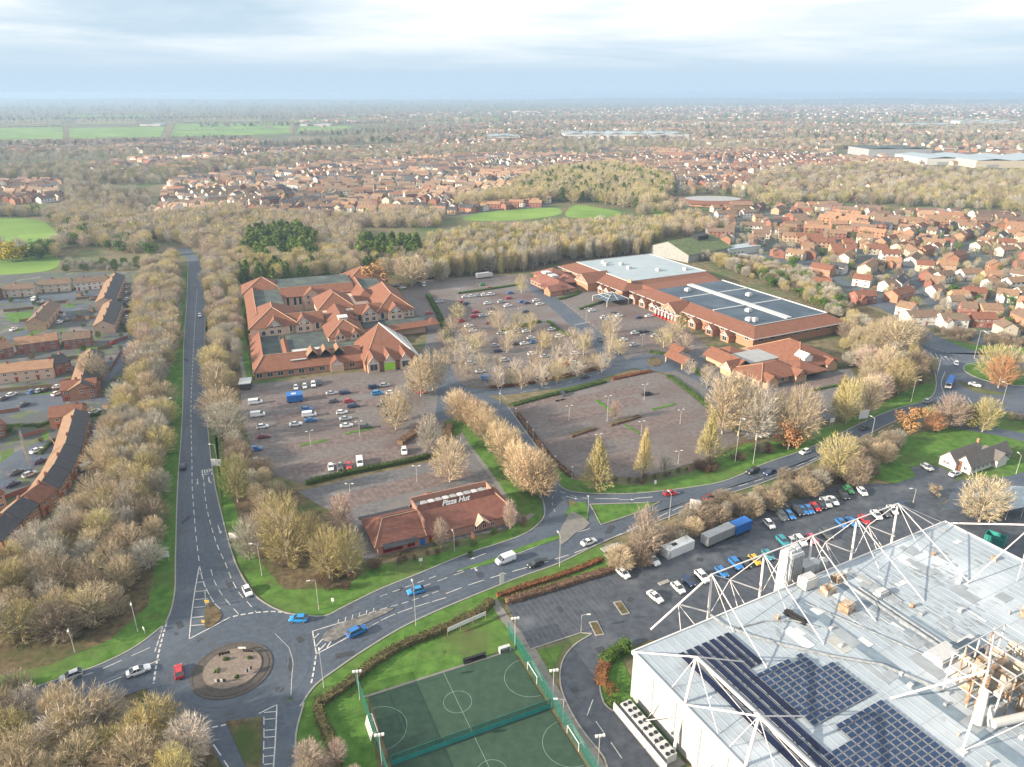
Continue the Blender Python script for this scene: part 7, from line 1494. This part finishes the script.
Z([(740,262),(800,272),(838,300),(850,320),(835,318),(800,296),(742,276),(690,258)],8,[('scrub','twig_grey'),('round','twig_grey'),('round','twig_gold'),('leafy','leaf_green')],(5,9),35,'store_back'); Z([(935,335),(985,346),(1060,352),(1060,344),(985,338),(935,322)],5,[('scrub','twig_brown')],(3,5),36,'estate_hedge')
Z([(690,470),(735,455),(790,440),(790,446),(740,462),(700,474)],4.4,[('scrub','hedge_brown'),('scrub','twig_brown')],(2,3.5),37,'verge_scrub'); Z([(590,482),(640,485),(690,474),(690,468),(640,478),(592,476)],3.6,[('scrub','hedge_brown')],(1.2,2.2),38,'verge_scrub')
Z([(1000,415),(1060,415),(1060,425),(1005,424)],5,mixr,(3,6),39,'roundabout_wood'); Z([(925,418),(985,414),(985,424),(930,430)],6,mixr,(4,7),40,'roundabout_wood')
Z([(300,752),(352,742),(376,762),(376,800),(300,800)],5,[('near','twig_pink'),('scrub','twig_brown')],(4,7),41,'pitch_bushes')
Z([(0,298),(132,285),(138,320),(124,400),(100,440),(60,500),(0,535)],17,[('small','twig_grey'),('leafy','hedge_brown'),('leafy','leaf_green'),('leafy','leaf_green'),('thin','twig_tan')],(1.8,4),44,'terrace_gardens')
Z([(192,250),(240,256),(300,230),(440,228),(445,214),(330,219),(240,215),(200,226)],9,mixr,(8,12),45,'north_wood')
Z([(630,215),(700,212),(720,204),(690,198),(660,210)],9,mixr,(8,12),46,'park_wood')
Z([(705,257),(745,262),(800,275),(838,302),(858,326),(848,345),(836,330),(838,318),(800,300),(745,276)],6.5,[('scrub','twig_grey'),('scrub','twig_brown'),('round','twig_tan'),('round','twig_gold'),('leafy','leaf_green')],(4,8),47,'store_back')
Z([(205,234),(240,240),(240,262),(205,258)],8,mixr,(9,12),48,'north_wood')
# parks beyond
Z([(455,212),(500,206),(545,204),(548,194),(500,196),(455,204)],11,[('col','twig_gold'),('round','twig_tan')],(13,16),42,'park_wood'); Z([(572,203),(600,204),(650,212),(676,200),(668,180),(610,168),(550,174),(510,190),(548,202)],11,[('round','twig_gold'),('pine','pine'),('round','twig_tan'),('round','twig_gold'),('round','twig_tan'),('pine','pine_light')],(13,18),43,'park_wood')
mixf = [('round','twig_tan'),('round','twig_brown'),('round','twig_grey'),('round','twig_olive'),('pine','pine')]; mixe = [('leafy','leaf_green'),('round','twig_olive'),('round','twig_tan'),('round','twig_grey'),('round','twig_gold'),('round','twig_brown'),('leafy','leaf_green')]
Z([(742,250),(700,232),(712,212),(790,206),(1080,222),(1080,335),(985,338),(880,300),(850,288),(800,268)],15,mixe,(4,8),50,'estate_trees')
Z([(150,219),(170,182),(330,162),(560,152),(620,160),(580,185),(545,206),(500,210),(430,216),(335,219),(230,216)],24,mixf,(5,9),51,'far')
Z([(700,212),(760,206),(850,204),(1090,216),(1090,190),(930,180),(850,198),(740,192),(680,192)],12,mixf[:4]+[('round','twig_gold')],(9,14),52,'far'); Z([(740,192),(850,202),(930,182),(1090,192),(1090,165),(930,172),(900,166),(760,172)],17,mixf[:4],(10,14),53,'far')
Z([(-60,182),(0,180),(60,180),(100,186),(170,184),(170,172),(60,166),(-60,168)],14,mixf[:4],(9,13),54,'far'); Z([(170,180),(260,168),(450,158),(560,150),(620,150),(560,142),(330,152),(170,164)],18,mixf[:4],(9,13),55,'far')
Z([(66,206),(150,220),(150,196),(66,184)],13,mixf[:3],(9,13),56,'far'); Z([(-60,164),(150,160),(250,150),(250,144),(0,150),(-60,152)],24,mixf[:4],(9,12),57,'far')
Z([(620,160),(760,150),(900,162),(930,150),(760,140),(560,140),(560,150)],26,mixf[:4],(9,13),58,'far'); Z([(250,146),(400,132),(560,124),(740,126),(1090,130),(1090,152),(930,162),(760,140),(560,138),(400,146)],45,mixf[:4],(11,16),59,'far')
Z([(-60,142),(0,142),(170,139),(300,134),(420,122),(300,122),(300,116),(-60,116)],60,mixf[:4],(10,15),60,'far',avoid=lambda x,y: any(inside((x,y),q) for q in FIELDS))if False else None
Z([(300,134),(430,120),(560,118),(740,120),(1100,118),(1100,130),(740,126),(560,124),(400,132)],75,mixf[:4],(12,18),61,'farther'); Z([(-200,118),(300,118),(560,114),(1200,110),(1200,104),(560,106),(-200,108)],150,mixf[:3],(14,26),62,'farther'); Z([(-200,106),(1200,104),(1200,100.5),(-200,101)],420,mixf[:3],(30,48),63,'farther')
for k_, pp_ in enumerate([[(-100,148),(0,149),(250,142),(250,139),(0,146),(-100,146)],[(230,150),(400,142),(600,136),(900,140),(1200,146),(1200,142),(900,137),(600,133),(400,139),(230,147)],[(300,137),(560,129),(1200,132),(1200,129.5),(560,127),(300,134)],[(-100,122),(330,119),(1200,117),(1200,115.5),(330,117),(-100,120)],[(200,128),(560,121),(1200,123),(1200,121.5),(560,119.8),(200,125)]]):
    Z(pp_,[20,20,26,48,40][k_],[('round','twig_brown'),('round','twig_grey'),('round','twig_brown'),('pine','pine')],(11,17),70+k_,'far')
# hedgerows between the distant fields
def hrow(a, b, n, h, zn='far'):
    r = random.Random(n); A_, B2 = G(*a), G(*b)
    for i in range(n): t = (i+r.random())/n; p = A_.lerp(B2,t); PLACE.append((p.x+r.uniform(-4,4),p.y+r.uniform(-8,8),r.uniform(*h),1.4,'round',r.choice(['twig_grey','twig_tan','twig_gold','leaf_green' if 0 else 'twig_tan']),zn))
for a, b, n, h in [((-20,142.5),(170,139.5),120,(6,10)),((0,127.5),(70,127),50,(6,9)),((66,142),(66,127),40,(7,10)),((168,139),(172,124),45,(8,12)),((170,123.5),(295,122.5),90,(6,10)),((292,135),(292,122),40,(8,14)),((-20,124),(330,118.5),160,(8,13)),((60,118.5),(330,116),120,(9,14)),((-20,117),(400,113),130,(12,20)),((330,124),(460,120),80,(8,12)),((0,150.5),(160,148),120,(6,10)),((0,143),(120,141.5),60,(6,9)),((170,131),(290,129),50,(4,6)),((-40,216),(30,216),20,(8,12)),((400,119),(1000,112),240,(10,18))]: hrow(a,b,n,h)
# ---- choose the 300 largest bare/leafy trees as things
def size(p): return p[2]*p[3]**.5*FPX/PX((p[0],p[1],3))[2]
def place(p, label, group, name, cat='tree'):
    x,y,h,wf,t,m = p[:6]; r = random.Random(int(x*7+y*13)); tk, cr = r.choice(TPL[t]); s_ = h/10
    e = thing(name, label, cat, (x,y,0), r.uniform(0,6.28), group); e.scale = (s_*wf, s_*wf, s_)
    a = link('trunk', tk, e); b = link('crown', cr, e)
    if cr.materials[0] is not M[m]: b.material_slots[0].link = 'OBJECT'; b.material_slots[0].material = M[m]
    return e
NM = {'big':'bare_tree','thin':'bare_tree','near':'bare_tree','round':'bare_tree','col':'poplar_tree','pyr':'bare_tree','small':'bare_tree','scrub':'scrub_bush','pine':'pine_tree','leafy':'leafy_shrub'}
for p in EXPL: place(p, p[6], 'single standing trees' , NM[p[4]] if p[4] != 'leafy' else 'leafy_tree')
CN = {'twig_tan':'pale tan','twig_pale':'whitish','twig_peach':'peach','twig_gold':'golden brown','twig_grey':'pale grey','twig_orange':'orange brown','twig_brown':'dark brown','twig_pink':'pinkish','twig_olive':'olive','pine':'dark green','pine_light':'light green','leaf_green':'green','hedge_brown':'brown','leaf_yellow':'yellow'}
ZN = {'belt_up':'in the upper roadside belt','belt_mid':'in the middle roadside belt','belt_low':'in the shaded lower belt','corner':'in the corner thicket','verge_trees':'between the long road and the shops','restaurant_shrubs':'in the restaurant shrub bed','north_wood':'in the courtyard building wood','pine_wood':'in the pine clump','poplar_wood':'in the wood above the car park','west_wood':'in the western wood','factory_hedge':'in the factory hedge','roundabout_wood':'in the roundabout copse','store_back':'in the strip behind the superstore','estate_hedge':'in the estate hedge','verge_scrub':'in the car park scrub','pitch_bushes':'in the bushes beside the pitches','park_wood':'in the far park wood','terrace_gardens':'in the terrace gardens','estate_trees':'in the eastern estate gardens','far':'in the far woods'}
cls = {}
for p in PLACE:
    n = NM[p[4]]; cls.setdefault(n, []).append(p)
cap_ = {'bare_tree':300-sum(1 for p in EXPL if NM[p[4]] == 'bare_tree'), 'poplar_tree':200, 'scrub_bush':150, 'pine_tree':120, 'leafy_shrub':80}
REST = []; LB = {}
ANC = {'belt_up':((160,410),'from the lamp end'),'belt_mid':((150,530),'from the roundabout side'),'belt_low':((150,620),'from the roundabout'),'corner':((220,720),'from the roundabout'),'poplar_wood':((700,240),'from the superstore'),'factory_hedge':((620,570),'from the junction'),'pine_wood':((190,262),'from the long road'),'west_wood':((180,258),'from the long road'),'estate_trees':((740,255),'from the superstore'),'far':((230,670),'from the roundabout')}
for n, L_ in cls.items():
    L_.sort(key=size, reverse=True)
    for i, p in enumerate(L_):
        if i < cap_[n] and p[6] not in ('farther',) and size(p) > 6:
            sz = 'tall' if p[2] > 11.5 else ('medium' if p[2] > 7.5 else 'low')
            kd = {'bare_tree':'bare tree','poplar_tree':'thin tree','scrub_bush':'twiggy bush','pine_tree':'pine','leafy_shrub':'leafy bush'}[n]
            LB.setdefault('%s %s %s %s' % (sz, CN[p[5]], kd, ZN[p[6]]), []).append((p, n))
        else: REST.append(p)
for lb, L_ in LB.items():
    an_, ph_ = ANC.get(L_[0][0][6], ((232,670),'from the roundabout')); q = G(*an_); L_.sort(key=lambda t: (t[0][0]-q.x)**2+(t[0][1]-q.y)**2)
    for i, (p, n) in enumerate(L_):
        place(p, lb if len(L_) == 1 else '%s %s, %s' % (ordw(i), lb, ph_), lb, n, 'tree' if n not in ('scrub_bush','leafy_shrub') else 'bush')
# ---- the rest: one scattered object per woodland, each point one tree of a small set
TC = {'twig_tan':(.43,.37,.25),'twig_gold':(.42,.36,.18),'twig_grey':(.37,.345,.29),'twig_orange':(.52,.33,.16),'twig_brown':(.24,.195,.145),'twig_pink':(.40,.32,.26),'twig_olive':(.27,.26,.12),'pine':(.09,.145,.038),'pine_light':(.16,.22,.05),'leaf_green':(.08,.13,.03),'hedge_brown':(.18,.12,.08),'leaf_yellow':(.42,.34,.03),'twig_pale':(.54,.47,.38),'twig_peach':(.5,.38,.26)}
wm2 = bpy.data.materials.new('woodland_twigs'); wm2.use_nodes = True; N_ = wm2.node_tree.nodes; L2 = wm2.node_tree.links; bs = N_['Principled BSDF']; bs.inputs['Roughness'].default_value = .95; bs.inputs['Specular IOR Level'].default_value = .1
at_ = N_.new('ShaderNodeAttribute'); at_.attribute_type = 'INSTANCER'; at_.attribute_name = 'tone'; L2.new(at_.outputs['Color'], bs.inputs['Base Color'])
def tmesh(fn, barkm='bark_pale', wide=1.0):
    tk, cr = fn(); mb = MB(); mb.v = tk.v+cr.v; n = len(tk.v); mb.f = tk.f+[tuple(i+n for i in f) for f in cr.f]; mb.m = [1]*len(tk.f)+[0]*len(cr.f)
    return mb.mesh('tree_kind', [wm2, M[barkm]])
TK = []
for i in range(3): TK.append(tmesh(lambda: crown_bare(1200+i,430,8,.042,1.0,'round')))
for i in range(2): TK.append(tmesh(lambda: crown_bare(1300+i,260,7,.045,1.1,'col')))
for i in range(2): TK.append(tmesh(lambda: pine_mesh(1400+i)))
for i in range(3): TK.append(tmesh(lambda: crown_bare(1500+i,150,5,.085,1.3,'round')))
for i in range(2): TK.append(tmesh(lambda: crown_bare(1600+i,60,3,.19,1.9,'round')))
TKO = []
for me in TK:
    o = bpy.data.objects.new('tree_kind', me); TKO.append(o)
KI = {'round':(0,1,2),'col':(3,4),'pine':(5,6),'mid':(7,8,9),'far':(10,11)}
ng = bpy.data.node_groups.new('scatter_trees','GeometryNodeTree'); ng.interface.new_socket('Geometry',in_out='INPUT',socket_type='NodeSocketGeometry'); ng.interface.new_socket('Geometry',in_out='OUTPUT',socket_type='NodeSocketGeometry')
gn = ng.nodes; gi = gn.new('NodeGroupInput'); go = gn.new('NodeGroupOutput'); m2p = gn.new('GeometryNodeMeshToPoints'); iop = gn.new('GeometryNodeInstanceOnPoints'); jn = gn.new('GeometryNodeJoinGeometry')
ng.links.new(gi.outputs[0], m2p.inputs['Mesh']); ng.links.new(m2p.outputs[0], iop.inputs['Points'])
for o in TKO[::-1]:
    oi = gn.new('GeometryNodeObjectInfo'); oi.inputs['Object'].default_value = o; oi.inputs['As Instance'].default_value = False
    g2 = gn.new('GeometryNodeGeometryToInstance'); ng.links.new(oi.outputs['Geometry'], g2.inputs[0]); ng.links.new(g2.outputs[0], jn.inputs[0])
ng.links.new(jn.outputs[0], iop.inputs['Instance']); iop.inputs['Pick Instance'].default_value = True
def na(name, ty):
    n = gn.new('GeometryNodeInputNamedAttribute'); n.data_type = ty; n.inputs['Name'].default_value = name; return n.outputs['Attribute']
ng.links.new(na('kind_index','INT'), iop.inputs['Instance Index']); ng.links.new(na('turn','FLOAT_VECTOR'), iop.inputs['Rotation']); ng.links.new(na('size','FLOAT_VECTOR'), iop.inputs['Scale']); ng.links.new(iop.outputs[0], go.inputs[0])
def scatter_trees(name, L_, label):
    if not L_: return
    r = random.Random(5); me = bpy.data.meshes.new(name); me.from_pydata([(p[0],p[1],0) for p in L_], [], [])
    K = []; Tn = []; Sz = []; C = []
    for (x,y,h,wf,t,m,z) in L_:
        d = math.hypot(x,y); k = 'pine' if t == 'pine' else ('far' if d > 1500 else 'mid' if d > 620 else ('col' if t == 'col' else 'round'))
        K.append(r.choice(KI[k])); Tn += [0,0,r.uniform(0,6.28)]; s_ = h/10; Sz += [s_*wf, s_*wf, s_]; kk = r.uniform(.85,1.15); c = TC[m]; C += [c[0]*kk,c[1]*kk,c[2]*kk,1]
    for nm, ty, fld, arr in (('kind_index','INT','value',K),('turn','FLOAT_VECTOR','vector',Tn),('size','FLOAT_VECTOR','vector',Sz),('tone','FLOAT_COLOR','color',C)):
        a = me.attributes.new(nm, ty, 'POINT'); a.data.foreach_set(fld, arr)
    o = link(name, me); md = o.modifiers.new('scatter','NODES'); md.node_group = ng; o['kind'] = 'stuff'; o['label'] = label; print('scatter', label, len(L_))
near = [p for p in REST if p[6] not in ('far','farther')]; far = [p for p in REST if p[6] in ('far','farther')]
scatter_trees('woodland', near, 'rest of the bare woods round the shops and estates'); scatter_trees('far_woodland', far, 'hazy far woods and hedgerow trees')
# ================================================================== hedges
def hedge(P, w_, h_, m, label, seed=1, leaf=.16, dens=30, px=True, name='hedge'):
    r = random.Random(seed); Q = spline(G2(P) if px else P, 4); mb = MB(); tot = 0; org = Q[0]
    core = MB(); ribbon(core, [q-org for q in Q], w_*.7, 0, h_*.8)
    for a, b in zip(Q, Q[1:]):
        L_ = (b-a).length; d = (b-a)/max(L_,1e-6); q = Vector((-d.y,d.x)); n = int(L_*dens*(h_+w_)/3)
        for i in range(n):
            p = a+d*r.uniform(0,L_); s_ = r.choice((0,0,1,2))
            if s_ == 0: o = q*r.uniform(-w_/2,w_/2); z = h_*r.uniform(.85,1.1)
            else: o = q*(w_/2)*(1 if s_ == 1 else -1)*r.uniform(.85,1.1); z = h_*r.uniform(.05,1)
            c = Vector((p.x+o.x-org.x,p.y+o.y-org.y,z)); u = Vector((r.gauss(0,1),r.gauss(0,1),r.gauss(0,1))).normalized()*leaf*r.uniform(.7,1.6); v = u.cross(Vector((r.gauss(0,1),r.gauss(0,1),r.gauss(0,1)))).normalized()*leaf
            mb.poly([c-u,c+v,c+u,c-v])
    t = thing(name,label,'hedge',(org.x,org.y,0),0,'hedges'); core.build('hedge_core',[M[m]],t); mb.build('foliage',[M[m]],t)
for (P,w_,h_,m,lb) in [
 ([(306,485),(345,475),(400,464),(430,457)],2.0,1.6,'hedge_green','green hedge between the arcade park and the lower lot'),
 ([(506,603),(540,593),(575,582),(612,571)],2.4,1.3,'hedge_brown','clipped brown hedge along the top of the factory lot'),
 ([(497,597),(530,586),(570,573),(602,560)],1.7,1.0,'hedge_rust','rust red hedge strip between main road and factory lot'),
 ([(318,706),(345,688),(372,666),(400,648),(440,632),(478,614),(492,602)],2.4,1.4,'hedge_mixed','ragged brown hedge curving above the pitches'),
 ([(338,780),(332,745),(322,722),(318,706)],2.2,1.4,'hedge_mixed','brown hedge running down beside the pitches'),
 ([(604,664),(612,655),(628,648)],3.5,1.5,'hedge_green','green hedge at the corner of the chillers'),([(601,686),(602,672),(606,664)],3.0,1.2,'hedge_rust','reddish shrubs on the inner bend of the drive'),([(608,700),(622,712),(640,728)],2.4,.8,'hedge_green','low green shrubs beside the chillers'),
 ([(37,428),(60,420),(95,416),(108,412)],1.6,1.2,'hedge_green','green hedge in front of the orange gabled house'),([(40,455),(50,445),(58,440)],1.4,1.2,'hedge_green','short hedge by the terrace car court'),
 ([(512,406),(545,397),(575,390),(605,382)],2.6,1.0,'hedge_green','low green hedge at the top of the big car park'),([(612,380),(640,374),(652,372)],2.4,1.0,'hedge_rust','short rusty hedge at the top of the big car park'),
 ([(668,376),(690,392),(712,410),(738,432)],2.6,1.0,'hedge_green','green hedge down the east side of the big car park'),([(650,352),(670,356),(690,366),(700,376)],2.4,1.0,'hedge_green','green hedge curving round the mini roundabout'),
 ([(457,294),(480,291),(520,285)],2.0,1.2,'hedge_green','dark hedge strip at the top of the upper car park'),([(579,310),(600,303),(612,298)],1.6,1.2,'hedge_green','hedge strip in front of the restaurant terrace'),([(558,300),(572,296),(580,292)],3,1,'hedge_green','shrub bed beside the restaurant'),
 ([(500,332),(525,326),(540,322)],2.6,1.4,'hedge_green','shrub strip in the middle of the upper car park'),([(548,322),(560,332),(575,338)],2.0,1.2,'hedge_green','shrub strip by the store road'),([(490,388),(520,385),(560,378),(600,368)],2.4,1.1,'hedge_rust','rusty shrub strip at the bottom of the upper car park'),
 ([(428,296),(440,318),(448,340)],3,1.6,'hedge_green','shrubs between the courtyard lane and upper car park'),([(430,450),(445,440),(450,425)],3,1.4,'hedge_brown','brown shrubs at the corner of the arcade park'),([(400,445),(418,432),(430,418)],3.5,2,'hedge_brown','tangled brown shrubs under the pale tree'),
 ([(571,437),(595,429)],1.8,.8,'hedge_brown','low box hedge, western island of the big car park'),([(610,426),(640,417)],1.8,.8,'hedge_brown','low box hedge, central island of the big car park'),
 ([(517,414),(535,438),(552,460),(572,477)],2.0,.9,'hedge_brown','low brown shrubs on the west edge of the big car park'),([(848,386),(868,384)],1.6,.8,'hedge_green','small hedge east of the annex'),
 ([(808,392),(846,384)],1.6,.7,'hedge_green','small hedge south of the annex'),([(-20,428),(40,426)],1.4,1.2,'hedge_green','green hedge by the frame edge terraces'),
 ([(250,300),(246,320),(250,345)],2,1.4,'hedge_green','green hedge beside the west wing')]:
    hedge(P,w_,h_,m,lb,seed=len(lb),dens=34 if len(P) > 3 else 26)
# round shrubs
for i, (u,v,r0,m,lb) in enumerate([(652,737,1.6,'leaf_yellow','bright yellow green shrub beside the chillers'),(627,650,2.4,'leaf_green','green shrub against the factory corner'),(612,660,2.2,'leaf_green','green shrub on the drive bend'),(610,692,1.8,'hedge_rust','reddish shrub inside the bend'),(664,752,1.3,'hedge_rust','rust shrub near the mast foot'),(433,543,1.2,'leaf_yellow','small yellow shrub under the restaurant window'),
   (225,661,.8,'hedge_green','dark shrub at the top of the small roundabout'),(250,660,.7,'hedge_green','dark shrub at the east of the small roundabout'),(217,673,.8,'hedge_green','dark shrub at the west of the small roundabout'),(237,679,.8,'hedge_green','dark shrub at the foot of the small roundabout'),
   (470,556,1.2,'hedge_green','round shrub behind the feather flag'),(523,524,2,'hedge_brown','brown shrub at the east end of the restaurant'),(812,278,3,'leaf_yellow','yellow shrub behind the superstore'),(934,250,2.5,'leaf_yellow','yellow tree in the estate centre')]):
    p = G(u,v); tk, cr = leafy(900+i,r0*1.3,r0*.9,500,.12*max(1,r0*.7)); t = thing('round_shrub',lb,'shrub',(p.x,p.y,0),0,'round shrubs'); cr.build('foliage',[M[m]],t)
# ================================================================== haze
hm = bpy.data.materials.new('haze'); hm.use_nodes = True; t_ = hm.node_tree; t_.nodes.clear(); oo = t_.nodes.new('ShaderNodeOutputMaterial'); pv = t_.nodes.new('ShaderNodeVolumePrincipled')
pv.inputs['Density'].default_value = 1.5e-4; pv.inputs['Color'].default_value = (.43,.60,.82,1); pv.inputs['Anisotropy'].default_value = 0.1; t_.links.new(pv.outputs[0], oo.inputs['Volume'])
hz = MB(); hz.box(-17600,17600,-700,17600,-3,128); o = hz.build('haze',[hm]); o['kind'] = 'stuff'; o['label'] = 'pale blue winter haze over the far land'
S.cycles.volume_step_rate = 10; S.cycles.volume_max_steps = 32
print('objects', len(S.objects))
